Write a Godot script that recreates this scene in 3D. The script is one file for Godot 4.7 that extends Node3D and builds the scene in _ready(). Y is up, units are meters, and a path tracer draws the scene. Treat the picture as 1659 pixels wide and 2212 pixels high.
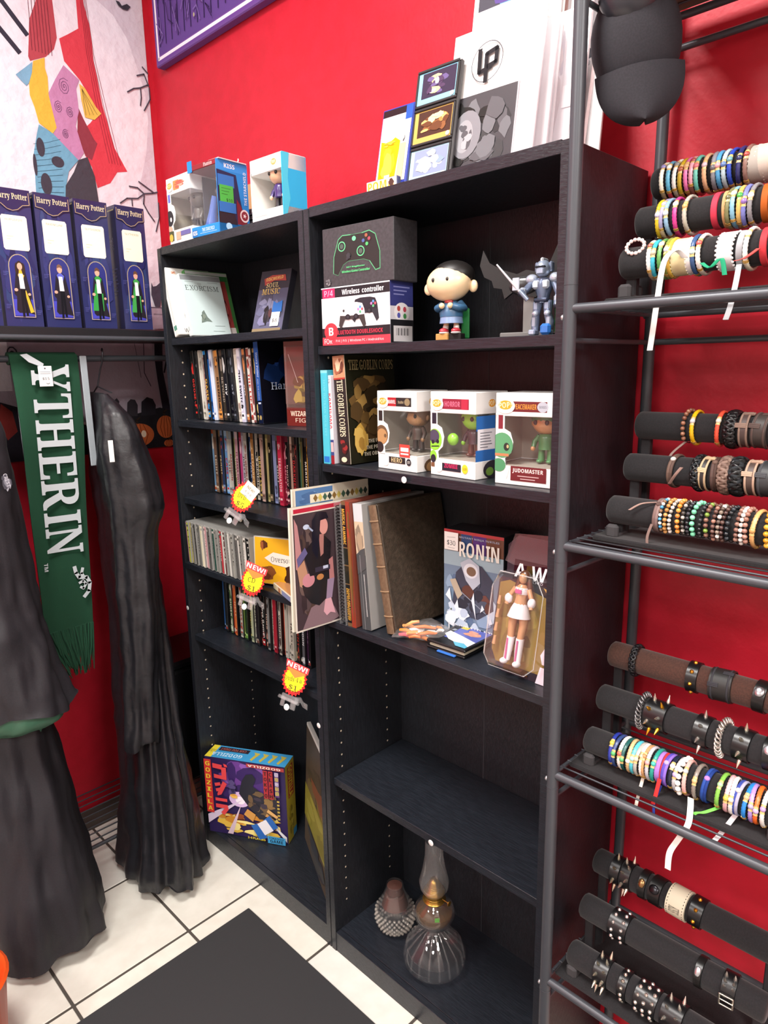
extends Node3D
# A shop corner: two black bookcases against a red wall, a metal rack of bracelets, a rail of robes.

var used := {}
var mats := {}
var glyphs := {}
var rng := RandomNumberGenerator.new()
const ORD = ["first", "second", "third", "fourth", "fifth", "sixth", "seventh", "eighth", "ninth", "tenth", "eleventh", "twelfth", "thirteenth", "fourteenth", "fifteenth", "sixteenth", "seventeenth", "eighteenth", "nineteenth", "twentieth", "twenty-first", "twenty-second", "twenty-third", "twenty-fourth", "twenty-fifth", "twenty-sixth", "twenty-seventh", "twenty-eighth", "twenty-ninth", "thirtieth"]

# ---------- mesh builder ----------
class B:
	var st := SurfaceTool.new()
	var x := Transform3D.IDENTITY
	var col := Color.WHITE
	func _init():
		st.begin(Mesh.PRIMITIVE_TRIANGLES)
	func hue(h: String) -> B:
		col = Color(h).srgb_to_linear()
		return self
	func vtx(p: Vector3, n: Vector3):
		st.set_color(col)
		st.set_normal(n)
		st.add_vertex(p)
	func tri(a: Vector3, b: Vector3, c: Vector3, na: Vector3, nb: Vector3, nc: Vector3):
		a = x * a; b = x * b; c = x * c
		na = (x.basis * na).normalized(); nb = (x.basis * nb).normalized(); nc = (x.basis * nc).normalized()
		if (b - a).cross(c - a).dot(na + nb + nc) > 0.0:
			vtx(a, na); vtx(c, nc); vtx(b, nb)
		else:
			vtx(a, na); vtx(b, nb); vtx(c, nc)
	func quad(a: Vector3, b: Vector3, c: Vector3, d: Vector3, n: Vector3):
		tri(a, b, c, n, n, n)
		tri(a, c, d, n, n, n)
	func box(ctr: Vector3, size: Vector3, bv := 0.0) -> B:
		var h := size * 0.5
		bv = minf(bv, minf(h.x, minf(h.y, h.z)) * 0.9)
		for ax in 3:
			var u := (ax + 1) % 3
			var v := (ax + 2) % 3
			for s in [-1.0, 1.0]:
				var n := Vector3.ZERO; n[ax] = s
				var q := []
				for k in [[-1, -1], [1, -1], [1, 1], [-1, 1]]:
					var p := Vector3.ZERO
					p[ax] = s * h[ax]; p[u] = k[0] * (h[u] - bv); p[v] = k[1] * (h[v] - bv)
					q.append(ctr + p)
				quad(q[0], q[1], q[2], q[3], n)
		if bv > 0.0:
			for ax in 3:
				var u := (ax + 1) % 3
				var v := (ax + 2) % 3
				for su in [-1.0, 1.0]:
					for sv in [-1.0, 1.0]:
						var n := Vector3.ZERO; n[u] = su; n[v] = sv; n = n.normalized()
						var q := []
						for k in [[0, -1], [0, 1], [1, 1], [1, -1]]:
							var p := Vector3.ZERO
							p[ax] = k[1] * (h[ax] - bv)
							p[u] = su * (h[u] - (bv if k[0] == 1 else 0.0)); p[v] = sv * (h[v] - (0.0 if k[0] == 1 else bv))
							q.append(ctr + p)
						quad(q[0], q[1], q[2], q[3], n)
			for sx in [-1.0, 1.0]:
				for sy in [-1.0, 1.0]:
					for sz in [-1.0, 1.0]:
						var s := Vector3(sx, sy, sz)
						var n := s.normalized()
						var i := h - Vector3(bv, bv, bv)
						tri(ctr + s * Vector3(h.x, i.y, i.z), ctr + s * Vector3(i.x, h.y, i.z), ctr + s * Vector3(i.x, i.y, h.z), n, n, n)
		return self
	# rings: Array of PackedVector3Array of equal size, closed round; smooth normals
	func loft(rings: Array, cap0 := true, cap1 := true, closed := true) -> B:
		var m: int = rings.size()
		var k: int = rings[0].size()
		var nor := []
		for i in m:
			var row := PackedVector3Array()
			var up: PackedVector3Array = rings[mini(i + 1, m - 1)]
			var dn: PackedVector3Array = rings[maxi(i - 1, 0)]
			var me: PackedVector3Array = rings[i]
			for j in k:
				var jn := (j + 1) % k if closed else mini(j + 1, k - 1)
				var jp := (j + k - 1) % k if closed else maxi(j - 1, 0)
				var n := (me[jn] - me[jp]).cross(up[j] - dn[j])
				row.append(n.normalized() if n.length() > 1e-12 else Vector3.UP)
			nor.append(row)
		if closed:   # make the normals point outward
			var c := Vector3.ZERO
			var mid: PackedVector3Array = rings[m / 2]
			for p in mid: c += p
			c /= k
			var s := 0.0
			for j in k: s += nor[m / 2][j].dot(mid[j] - c)
			if s < 0.0:
				for i in m:
					for j in k: nor[i][j] = -nor[i][j]
		for i in m - 1:
			for j in (k if closed else k - 1):
				var j2 := (j + 1) % k
				tri(rings[i][j], rings[i][j2], rings[i + 1][j2], nor[i][j], nor[i][j2], nor[i + 1][j2])
				tri(rings[i][j], rings[i + 1][j2], rings[i + 1][j], nor[i][j], nor[i + 1][j2], nor[i + 1][j])
		if closed:
			for e in [[cap0, 0, 1], [cap1, m - 1, m - 2]]:
				if e[0]:
					var r: PackedVector3Array = rings[e[1]]
					var c := Vector3.ZERO
					for p in r: c += p
					c /= k
					var c2 := Vector3.ZERO
					for p in rings[e[2]]: c2 += p
					c2 /= k
					var n := (r[1] - r[0]).cross(r[k / 2] - r[0]).normalized()
					if n.dot(c - c2) < 0.0: n = -n
					for j in k: tri(c, r[j], r[(j + 1) % k], n, n, n)
		return self
	# a round bar along points; r is one radius or one per point
	func tube(pts: Array, r, seg := 8, caps := true) -> B:
		var rings := []
		var ref := Vector3.ZERO
		for i in pts.size():
			var d: Vector3 = (pts[mini(i + 1, pts.size() - 1)] - pts[maxi(i - 1, 0)]).normalized()
			if ref == Vector3.ZERO:
				ref = d.cross(Vector3.UP if absf(d.y) < 0.9 else Vector3.RIGHT).normalized()
			ref = (ref - d * ref.dot(d)).normalized()
			var o := d.cross(ref)
			var ring := PackedVector3Array()
			var rr: float = r[i] if r is Array else r
			for j in seg:
				var a := TAU * j / seg
				ring.append(pts[i] + (ref * cos(a) + o * sin(a)) * rr)
			rings.append(ring)
		return loft(rings, caps, caps)
	func ring(ctr: Vector3, axis: Vector3, rad: float, r: float, seg := 20, sec := 6, squash := 1.0) -> B:
		var rings := []
		axis = axis.normalized()
		var u := axis.cross(Vector3.UP if absf(axis.y) < 0.9 else Vector3.RIGHT).normalized()
		var v := axis.cross(u)
		for i in seg + 1:
			var a := TAU * i / seg
			var d := u * cos(a) + v * sin(a)
			var row := PackedVector3Array()
			for j in sec:
				var b := TAU * j / sec
				row.append(ctr + d * (rad + r * squash * cos(b)) + axis * r * sin(b))
			rings.append(row)
		return loft(rings, false, false)
	# profile of (radius, height) turned round the y axis
	func lathe(prof: Array, seg := 20, at := Vector3.ZERO) -> B:
		var m := prof.size()
		var ns := []
		for i in m - 1:
			var d: Vector2 = prof[i + 1] - prof[i]
			ns.append(Vector2(d.y, -d.x).normalized())
		for i in m - 1:
			var n0: Vector2 = ns[i]
			var n1: Vector2 = ns[i]
			if i > 0 and ns[i].dot(ns[i - 1]) > 0.5: n0 = (ns[i] + ns[i - 1]).normalized()
			if i < m - 2 and ns[i].dot(ns[i + 1]) > 0.5: n1 = (ns[i] + ns[i + 1]).normalized()
			for j in seg:
				var a := TAU * j / seg
				var b := TAU * (j + 1) / seg
				var ca := Vector3(cos(a), 0, sin(a))
				var cb := Vector3(cos(b), 0, sin(b))
				var p: Vector2 = prof[i]
				var q: Vector2 = prof[i + 1]
				var A := at + ca * p.x + Vector3.UP * p.y
				var Bq := at + cb * p.x + Vector3.UP * p.y
				var C := at + cb * q.x + Vector3.UP * q.y
				var D := at + ca * q.x + Vector3.UP * q.y
				var na0 := ca * n0.x + Vector3.UP * n0.y
				var nb0 := cb * n0.x + Vector3.UP * n0.y
				var na1 := ca * n1.x + Vector3.UP * n1.y
				var nb1 := cb * n1.x + Vector3.UP * n1.y
				if p.x > 1e-6: tri(A, Bq, C, na0, nb0, nb1)
				if q.x > 1e-6: tri(A, C, D, na0, nb1, na1)
		return self
	func ball(ctr: Vector3, rad: Vector3, seg := 14, rows := 9) -> B:
		var rings := []
		for i in rows + 1:
			var t := PI * i / rows - PI / 2
			var row := PackedVector3Array()
			for j in seg:
				var a := TAU * j / seg
				row.append(Vector3(cos(t) * cos(a), sin(t), cos(t) * sin(a)))
			rings.append(row)
		for i in rows:
			for j in seg:
				var j2 := (j + 1) % seg
				var q := [rings[i][j], rings[i][j2], rings[i + 1][j2], rings[i + 1][j]]
				var n := []
				for p in q: n.append((p / rad).normalized())
				if i > 0: tri(ctr + q[0] * rad, ctr + q[1] * rad, ctr + q[2] * rad, n[0], n[1], n[2])
				if i < rows - 1: tri(ctr + q[0] * rad, ctr + q[2] * rad, ctr + q[3] * rad, n[0], n[2], n[3])
		return self
	# flat outline (x, y) pushed along z from z0 to z1
	func prism(pts: PackedVector2Array, z0: float, z1: float) -> B:
		var idx := Geometry2D.triangulate_polygon(pts)
		for i in range(0, idx.size(), 3):
			var a := pts[idx[i]]; var b := pts[idx[i + 1]]; var c := pts[idx[i + 2]]
			tri(Vector3(a.x, a.y, z1), Vector3(b.x, b.y, z1), Vector3(c.x, c.y, z1), Vector3.BACK, Vector3.BACK, Vector3.BACK)
			tri(Vector3(a.x, a.y, z0), Vector3(b.x, b.y, z0), Vector3(c.x, c.y, z0), Vector3.FORWARD, Vector3.FORWARD, Vector3.FORWARD)
		var sgn := -1.0 if Geometry2D.is_polygon_clockwise(pts) else 1.0
		for i in pts.size():
			var a := pts[i]; var b := pts[(i + 1) % pts.size()]
			var n := Vector3(b.y - a.y, a.x - b.x, 0).normalized() * sgn
			quad(Vector3(a.x, a.y, z0), Vector3(b.x, b.y, z0), Vector3(b.x, b.y, z1), Vector3(a.x, a.y, z1), n)
		return self
	# a strip of cloth or cord: points with a width direction
	func ribbon(pts: Array, wide: Vector3, thick := 0.0012) -> B:
		var rings := []
		for i in pts.size():
			var d: Vector3 = (pts[mini(i + 1, pts.size() - 1)] - pts[maxi(i - 1, 0)]).normalized()
			var n := d.cross(wide).normalized() * thick * 0.5
			var w := wide * 0.5
			rings.append(PackedVector3Array([pts[i] - w - n, pts[i] + w - n, pts[i] + w + n, pts[i] - w + n]))
		return loft(rings)
	func mesh() -> ArrayMesh:
		return st.commit()

# ---------- flat print on a face: x to the right and y down, both 0 to 1 over the face ----------
class P:
	var b: B = B.new()
	var o: Vector3
	var u: Vector3
	var v: Vector3
	var n: Vector3
	var w: float
	var h: float
	var lay := 1
	var host
	func at(p: Vector2) -> Vector3:
		return o + u * (p.x * w) + v * (p.y * h) + n * (lay * 0.00007 + 0.0001)
	func poly(pts: Array, c: String) -> P:
		b.hue(c)
		var q := PackedVector2Array(pts)
		for e in pts:
			if e.x < -0.001 or e.x > 1.001 or e.y < -0.001 or e.y > 1.001:   # keep the print on the face
				var cut := Geometry2D.intersect_polygons(q, PackedVector2Array([Vector2(0, 0), Vector2(1, 0), Vector2(1, 1), Vector2(0, 1)]))
				if cut.is_empty(): return self
				q = cut[0]
				break
		var s := PackedVector2Array()
		for p in q: s.append(p * Vector2(w, h))
		var idx := Geometry2D.triangulate_polygon(s)
		for i in range(0, idx.size(), 3):
			b.tri(at(q[idx[i]]), at(q[idx[i + 1]]), at(q[idx[i + 2]]), n, n, n)
		lay += 1
		return self
	func rect(x0: float, y0: float, x1: float, y1: float, c: String) -> P:
		return poly([Vector2(x0, y0), Vector2(x1, y0), Vector2(x1, y1), Vector2(x0, y1)], c)
	func oval(cx: float, cy: float, rx: float, ry: float, c: String, k := 20) -> P:
		var q := []
		for i in k: q.append(Vector2(cx + rx * cos(TAU * i / k), cy + ry * sin(TAU * i / k)))
		return poly(q, c)
	func star(cx: float, cy: float, r0: float, r1: float, k: int, c: String) -> P:   # radii in metres
		var q := []
		for i in k * 2:
			var r := r0 if i % 2 == 0 else r1
			q.append(Vector2(cx + r * cos(PI * i / k) / w, cy + r * sin(PI * i / k) / h))
		return poly(q, c)
	func line(pts: Array, t: float, c: String) -> P:   # t in metres
		b.hue(c)
		for i in pts.size() - 1:
			var a: Vector2 = pts[i] * Vector2(w, h)
			var e: Vector2 = pts[i + 1] * Vector2(w, h)
			var d := (e - a).normalized()
			var s := Vector2(-d.y, d.x) * t * 0.5
			a -= d * t * 0.25; e += d * t * 0.25
			var q := [a - s, e - s, e + s, a + s]
			for j in 4: q[j] = at(q[j] / Vector2(w, h))
			b.quad(q[0], q[1], q[2], q[3], n)
		lay += 1
		return self
	func frame(x0: float, y0: float, x1: float, y1: float, t: float, c: String) -> P:
		return line([Vector2(x0, y0), Vector2(x1, y0), Vector2(x1, y1), Vector2(x0, y1), Vector2(x0, y0)], t, c)
	# text centred at (cx, cy), hh high and at most ww wide (fractions), turned by deg clockwise
	func text(t: String, cx: float, cy: float, hh: float, ww: float, c: String, font := "Droid Sans", deg := 0.0, stretch := true) -> P:
		b.hue(c)
		var g = host.glyph_tris(t, font)
		var turned: bool = absf(absf(deg) - 90.0) < 45.0
		var th := hh * (w if turned else h)
		var tw := ww * (h if turned else w)
		var sy: float = th / g.h
		var sx: float = tw / g.w if stretch else minf(sy, tw / g.w)
		if not stretch: sy = sx
		var ca := cos(deg_to_rad(deg)); var sa := sin(deg_to_rad(deg))
		var c0 := o + u * (cx * w) + v * (cy * h) + n * (lay * 0.00007 + 0.0001)
		var pts: PackedVector2Array = g.p
		for i in range(0, pts.size(), 3):
			var q := []
			for j in 3:
				var p := pts[i + j]
				var px: float = (p.x - g.w * 0.5) * sx
				var py: float = -(p.y - g.h * 0.5) * sy
				q.append(c0 + u * (px * ca - py * sa) + v * (px * sa + py * ca))
			b.tri(q[0], q[1], q[2], n, n, n)
		lay += 1
		return self
	# a picture too small to read: many soft-edged patches of the given colours
	func patches(x0: float, y0: float, x1: float, y1: float, cs: Array, k: int, big := 0.25, seed_ := 1) -> P:
		var r := RandomNumberGenerator.new()
		r.seed = seed_
		for i in k:
			var rx := (x1 - x0) * big * r.randf_range(0.3, 1.0)
			var ry := (y1 - y0) * big * r.randf_range(0.3, 1.0)
			var cx := r.randf_range(x0 + rx, x1 - rx)
			var cy := r.randf_range(y0 + ry, y1 - ry)
			var q := []
			var m := 9
			for j in m:
				var f := r.randf_range(0.6, 1.0)
				q.append(Vector2(cx + rx * f * cos(TAU * j / m), cy + ry * f * sin(TAU * j / m)))
			poly(q, cs[r.randi() % cs.size()])
		return self
	func lines_of_print(x0: float, y0: float, x1: float, k: int, step: float, t: float, c: String) -> P:
		for i in k:
			var e := x1 - (x1 - x0) * (0.35 if i == k - 1 else 0.06 * ((i * 7) % 4))
			rect(x0, y0 + step * i, e, y0 + step * i + t, c)
		return self
	func done(parent, called := "print", m = null):
		return host.put(b, called, m if m else host.ink, parent)

func glyph_tris(t: String, font: String) -> Dictionary:
	var key := t + "|" + font
	if glyphs.has(key): return glyphs[key]
	var f := SystemFont.new()
	f.font_names = PackedStringArray([font])
	if font.ends_with("Bold"):
		f.font_names = PackedStringArray([font.trim_suffix(" Bold")])
		f.font_weight = 700
	var tm := TextMesh.new()
	tm.text = t; tm.font = f; tm.font_size = 24; tm.pixel_size = 0.01; tm.depth = 0.01; tm.curve_step = 3.0
	var a := tm.get_mesh_arrays()
	var vs: PackedVector3Array = a[Mesh.ARRAY_VERTEX]
	var nn: PackedVector3Array = a[Mesh.ARRAY_NORMAL]
	var ix = a[Mesh.ARRAY_INDEX]
	if ix == null or ix.size() == 0:
		ix = PackedInt32Array(range(vs.size()))
	var p := PackedVector2Array()
	var lo := Vector2(1e9, 1e9)
	var hi := Vector2(-1e9, -1e9)
	for i in range(0, ix.size(), 3):
		if nn[ix[i]].z > 0.5 and nn[ix[i + 1]].z > 0.5 and nn[ix[i + 2]].z > 0.5:
			for j in 3:
				var q := Vector2(vs[ix[i + j]].x, vs[ix[i + j]].y)
				p.append(q)
				lo = lo.min(q); hi = hi.max(q)
	for i in p.size(): p[i] -= lo
	glyphs[key] = {"p": p, "w": maxf(hi.x - lo.x, 0.001), "h": maxf(hi.y - lo.y, 0.001)}
	return glyphs[key]

# ---------- naming and grouping ----------
func numbered(called: String) -> String:
	var k: int = used.get(called, 0)
	used[called] = k + 1
	return called if k == 0 else "%s_%03d" % [called, k]

func tag(o, label: String, category: String, group := ""):
	o.set_meta("label", label)
	o.set_meta("category", category)
	if group != "": o.set_meta("group", group)
	return o

func thing(called: String, label: String, category: String, at := Vector3.ZERO, turn := Vector3.ZERO, group := "") -> Node3D:
	var o := Node3D.new()
	o.name = numbered(called)
	add_child(o)
	o.position = at
	o.rotation_degrees = turn
	tag(o, label, category, group)
	return o

func put(b: B, called: String, m, parent = null) -> MeshInstance3D:
	var o := MeshInstance3D.new()
	o.name = numbered(called) if parent == null else called
	o.mesh = b.mesh()
	o.material_override = m
	if parent == null: add_child(o)
	else: parent.add_child(o, true)
	return o

func stuff(o):
	o.set_meta("kind", "stuff")
	return o

func struct(o):
	o.set_meta("kind", "structure")
	return o

# face of a box w x h x d that stands on its parent's origin (front towards +z)
func face(side: String, w: float, h: float, d: float, lift := 0.0) -> P:
	var p := P.new()
	p.host = self
	p.v = Vector3.DOWN
	match side:
		"front": p.o = Vector3(-w / 2, h, d / 2); p.u = Vector3.RIGHT; p.n = Vector3.BACK; p.w = w; p.h = h
		"right": p.o = Vector3(w / 2, h, d / 2); p.u = Vector3.FORWARD; p.n = Vector3.RIGHT; p.w = d; p.h = h
		"left": p.o = Vector3(-w / 2, h, -d / 2); p.u = Vector3.BACK; p.n = Vector3.LEFT; p.w = d; p.h = h
		"top": p.o = Vector3(-w / 2, h, -d / 2); p.u = Vector3.RIGHT; p.v = Vector3.BACK; p.n = Vector3.UP; p.w = w; p.h = d
	p.o += p.n * lift
	return p

# ---------- materials ----------
func noise(seed_: int, freq: float, octaves := 4) -> FastNoiseLite:
	var f := FastNoiseLite.new()
	f.seed = seed_
	f.noise_type = FastNoiseLite.TYPE_SIMPLEX
	f.frequency = freq
	f.fractal_octaves = octaves
	return f

func tex(seed_: int, freq: float, lo: String, hi: String, size := 512, octaves := 4, wide := 1.0) -> NoiseTexture2D:
	var t := NoiseTexture2D.new()
	t.width = size; t.height = size; t.seamless = true
	t.generate_mipmaps = false
	t.noise = noise(seed_, freq, octaves)
	var g := Gradient.new()
	g.set_color(0, Color(lo)); g.set_color(1, Color(hi))
	t.color_ramp = g
	return t

func bump(seed_: int, freq: float, strength := 4.0, size := 512, octaves := 4) -> NoiseTexture2D:
	var t := NoiseTexture2D.new()
	t.width = size; t.height = size; t.seamless = true
	t.generate_mipmaps = false
	t.as_normal_map = true
	t.bump_strength = strength
	t.noise = noise(seed_, freq, octaves)
	return t

func plain(hex: String, rough := 0.6, metal := 0.0, spec := 0.5) -> StandardMaterial3D:
	var key := "%s %.2f %.2f %.2f" % [hex, rough, metal, spec]
	if not mats.has(key):
		var m := StandardMaterial3D.new()
		m.albedo_color = Color(hex); m.roughness = rough; m.metallic = metal; m.metallic_specular = spec
		mats[key] = m
	return mats[key]

func inked(rough := 0.5, spec := 0.5, metal := 0.0) -> StandardMaterial3D:
	var m := StandardMaterial3D.new()
	m.vertex_color_use_as_albedo = true
	m.roughness = rough; m.metallic_specular = spec; m.metallic = metal
	return m

func rough_mat(hex: String, rough: float, lo: String, hi: String, scale: Vector3, freq := 0.02, seed_ := 1, nstr := 0.0, nfreq := 0.05, nscale := 1.0) -> StandardMaterial3D:
	var m := StandardMaterial3D.new()
	m.albedo_color = Color(hex)
	m.roughness = rough
	m.uv1_triplanar = true
	m.uv1_scale = scale
	m.albedo_texture = tex(seed_, freq, lo, hi)
	if nstr > 0.0:
		m.normal_enabled = true
		m.normal_texture = bump(seed_ + 50, nfreq, nstr)
		m.normal_scale = nscale
	return m

func clear(alpha := 0.12, rough := 0.05, hex := "ffffff") -> StandardMaterial3D:
	var m := StandardMaterial3D.new()
	m.transparency = BaseMaterial3D.TRANSPARENCY_ALPHA
	m.albedo_color = Color(hex, alpha)
	m.roughness = rough
	m.metallic_specular = 0.6
	m.cull_mode = BaseMaterial3D.CULL_DISABLED
	return m

var ink: StandardMaterial3D
var gloss: StandardMaterial3D
var laminate: StandardMaterial3D
var shelf_edge: StandardMaterial3D
var laminate_flat: StandardMaterial3D
var laminate_edge: StandardMaterial3D
var red_paint: StandardMaterial3D
var steel: StandardMaterial3D
var velvet: StandardMaterial3D
var suede: StandardMaterial3D
var leather: StandardMaterial3D
var card: StandardMaterial3D
var film: StandardMaterial3D
var shiny: StandardMaterial3D

func _ready():
	rng.seed = 7
	# ----- camera -----
	var cam := Camera3D.new()
	cam.name = "camera"
	add_child(cam)
	cam.position = Vector3(1.1807, 1.4870, 0.9725)
	cam.rotation = Vector3(-0.2092, 0.7789, -0.0184)
	cam.fov = 73.53
	cam.near = 0.02
	cam.current = true
	# ----- air and exposure -----
	var env := Environment.new()
	env.background_mode = Environment.BG_COLOR
	env.background_color = Color(0.02, 0.02, 0.02)
	env.tonemap_mode = Environment.TONE_MAPPER_LINEAR
	env.tonemap_exposure = 1.0
	env.sdfgi_enabled = true; env.ssao_enabled = true; env.ssil_enabled = true
	var we := WorldEnvironment.new()
	we.name = "world"
	we.environment = env
	add_child(we)
	# ----- ceiling panels -----
	for c in [Vector3(0.25, 2.99, 0.95), Vector3(1.9, 2.99, 2.4), Vector3(-0.1, 2.99, 3.0), Vector3(2.6, 2.99, 0.9)]:
		ceiling_panel(c)
	make_materials()
	make_room()
	make_cases()
	make_racks()
	fill_left_case()
	fill_right_case()
	fill_tops()
	fill_left_rack()
	fill_bracelets()

func ceiling_panel(c: Vector3):
	var t := thing("ceiling_light", ["white square ceiling light panel over the aisle in front of the bookcases", "white square ceiling light panel in the far right of the shop", "white square ceiling light panel at the front of the shop", "white square ceiling light panel near the right wall"][used.get("ceiling_light", 0)], "light", c, Vector3.ZERO, "ceiling panel lights")
	var b := B.new()
	b.box(Vector3(0, -0.012, 0), Vector3(0.6, 0.008, 0.6))
	var dm := StandardMaterial3D.new()
	dm.albedo_color = Color("f4f4f2"); dm.emission_enabled = true; dm.emission = Color("fff8ee"); dm.emission_energy_multiplier = 3.0
	put(b, "diffuser", dm, t)
	b = B.new()
	for s in [-1, 1]:
		b.box(Vector3(s * 0.305, -0.012, 0), Vector3(0.02, 0.024, 0.63), 0.003)
		b.box(Vector3(0, -0.012, s * 0.305), Vector3(0.59, 0.024, 0.02), 0.003)
	put(b, "frame", plain("e8e8e6", 0.5), t)
	var l := AreaLight3D.new()
	l.name = "panel_glow"
	l.area_size = Vector2(0.56, 0.56)
	l.area_normalize_energy = false
	l.light_energy = 19.0
	l.light_color = Color("fffcf8")
	l.shadow_enabled = true
	l.area_range = 12.0
	l.area_attenuation = 2.0
	l.rotation_degrees = Vector3(-90, 0, 0)
	l.position = Vector3(0, -0.02, 0)
	t.add_child(l)

func make_materials():
	ink = inked(0.5)
	gloss = inked(0.18, 0.5)
	shiny = inked(0.3, 0.6)
	card = inked(0.62, 0.3)
	laminate = rough_mat("ffffff", 0.4, "17181c", "27292f", Vector3(22, 1.6, 22), 0.02, 3, 3.0, 0.05, 0.3)
	laminate_flat = rough_mat("ffffff", 0.36, "171a20", "262a32", Vector3(1.6, 22, 22), 0.02, 4, 3.0, 0.05, 0.3)
	laminate_edge = laminate_flat
	red_paint = rough_mat("ffffff", 0.5, "b81026", "c4162e", Vector3(2.5, 2.5, 2.5), 0.01, 8, 2.0, 0.05, 0.12)
	steel = plain("46494f", 0.4, 0.2, 0.5)
	velvet = rough_mat("ffffff", 0.95, "0f0e11", "201e21", Vector3(9, 9, 9), 0.05, 11)
	velvet.rim_enabled = true; velvet.rim = 0.25
	shelf_edge = laminate_flat
	suede = rough_mat("ffffff", 0.95, "38221b", "543429", Vector3(9, 9, 9), 0.05, 12)
	suede.rim_enabled = true; suede.rim = 0.3
	leather = plain("121214", 0.32)
	film = clear(0.02, 0.04)

# ---------- the room ----------
func make_room():
	var white := plain("cfccc6", 0.8)
	var slabs := {
		"wall_back": [Vector3(1.0, 1.5, -0.318), Vector3(4.3, 3.2, 0.1), red_paint],
		"wall_left": [Vector3(-1.1, 1.5, 1.9), Vector3(0.1, 3.2, 4.4), red_paint],
		"wall_right": [Vector3(3.1, 1.5, 1.9), Vector3(0.1, 3.2, 4.4), white],
		"wall_front": [Vector3(1.0, 1.5, 4.1), Vector3(4.3, 3.2, 0.1), white],
		"ceiling": [Vector3(1.0, 3.05, 1.9), Vector3(4.4, 0.1, 4.6), plain("d8d6d0", 0.9)],
	}
	for k in slabs:
		var b := B.new()
		b.box(slabs[k][0], slabs[k][1])
		struct(put(b, k, slabs[k][2]))
	# floor: grout bed with the tiles standing 2 mm proud of it
	var floor_ := Node3D.new()
	floor_.name = "floor"
	add_child(floor_)
	struct(floor_)
	var g := B.new()
	g.box(Vector3(1.0, -0.055, 1.9), Vector3(4.3, 0.106, 4.4))
	put(g, "grout_bed", plain("4a443e", 0.9), floor_)
	var tm := []
	for k in 3:
		tm.append(rough_mat(["ffffff", "faf9f6", "fdfcf8"][k], 0.42, "dcd9d0", "e6e4dc", Vector3(2.3, 2.3, 2.3), 0.012, 21 + k))
	var T := 0.3083
	var x0 := -0.3244
	var z0 := 0.231
	var tb := B.new()
	tb.box(Vector3(0, -0.005, 0), Vector3(T - 0.0075, 0.01, T - 0.0075), 0.0015)
	var mesh := tb.mesh()
	for i in range(-2, 7):
		for j in range(-2, 9):
			var m := MeshInstance3D.new()
			m.name = "tile"
			m.mesh = mesh
			m.material_override = tm[(i * 7 + j * 3 + 20) % 3]
			m.position = Vector3(x0 + (i + 0.5) * T, 0.0, z0 + (j + 0.5) * T)
			if m.position.x - T / 2 < -1.06: continue
			floor_.add_child(m, true)
	# rubber floor mat
	var mb := B.new()
	mb.box(Vector3(0.42, 0.004, 0.076 + 0.75), Vector3(1.375, 0.008, 1.5), 0.003)
	var mm := rough_mat("ffffff", 0.72, "29292b", "333335", Vector3(14, 14, 14), 0.08, 31, 3.0, 0.2, 0.5)
	tag(put(mb, "floor_mat", mm), "dark grey rubber mat on the cream floor tiles in front of the bookcases", "mat")

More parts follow.
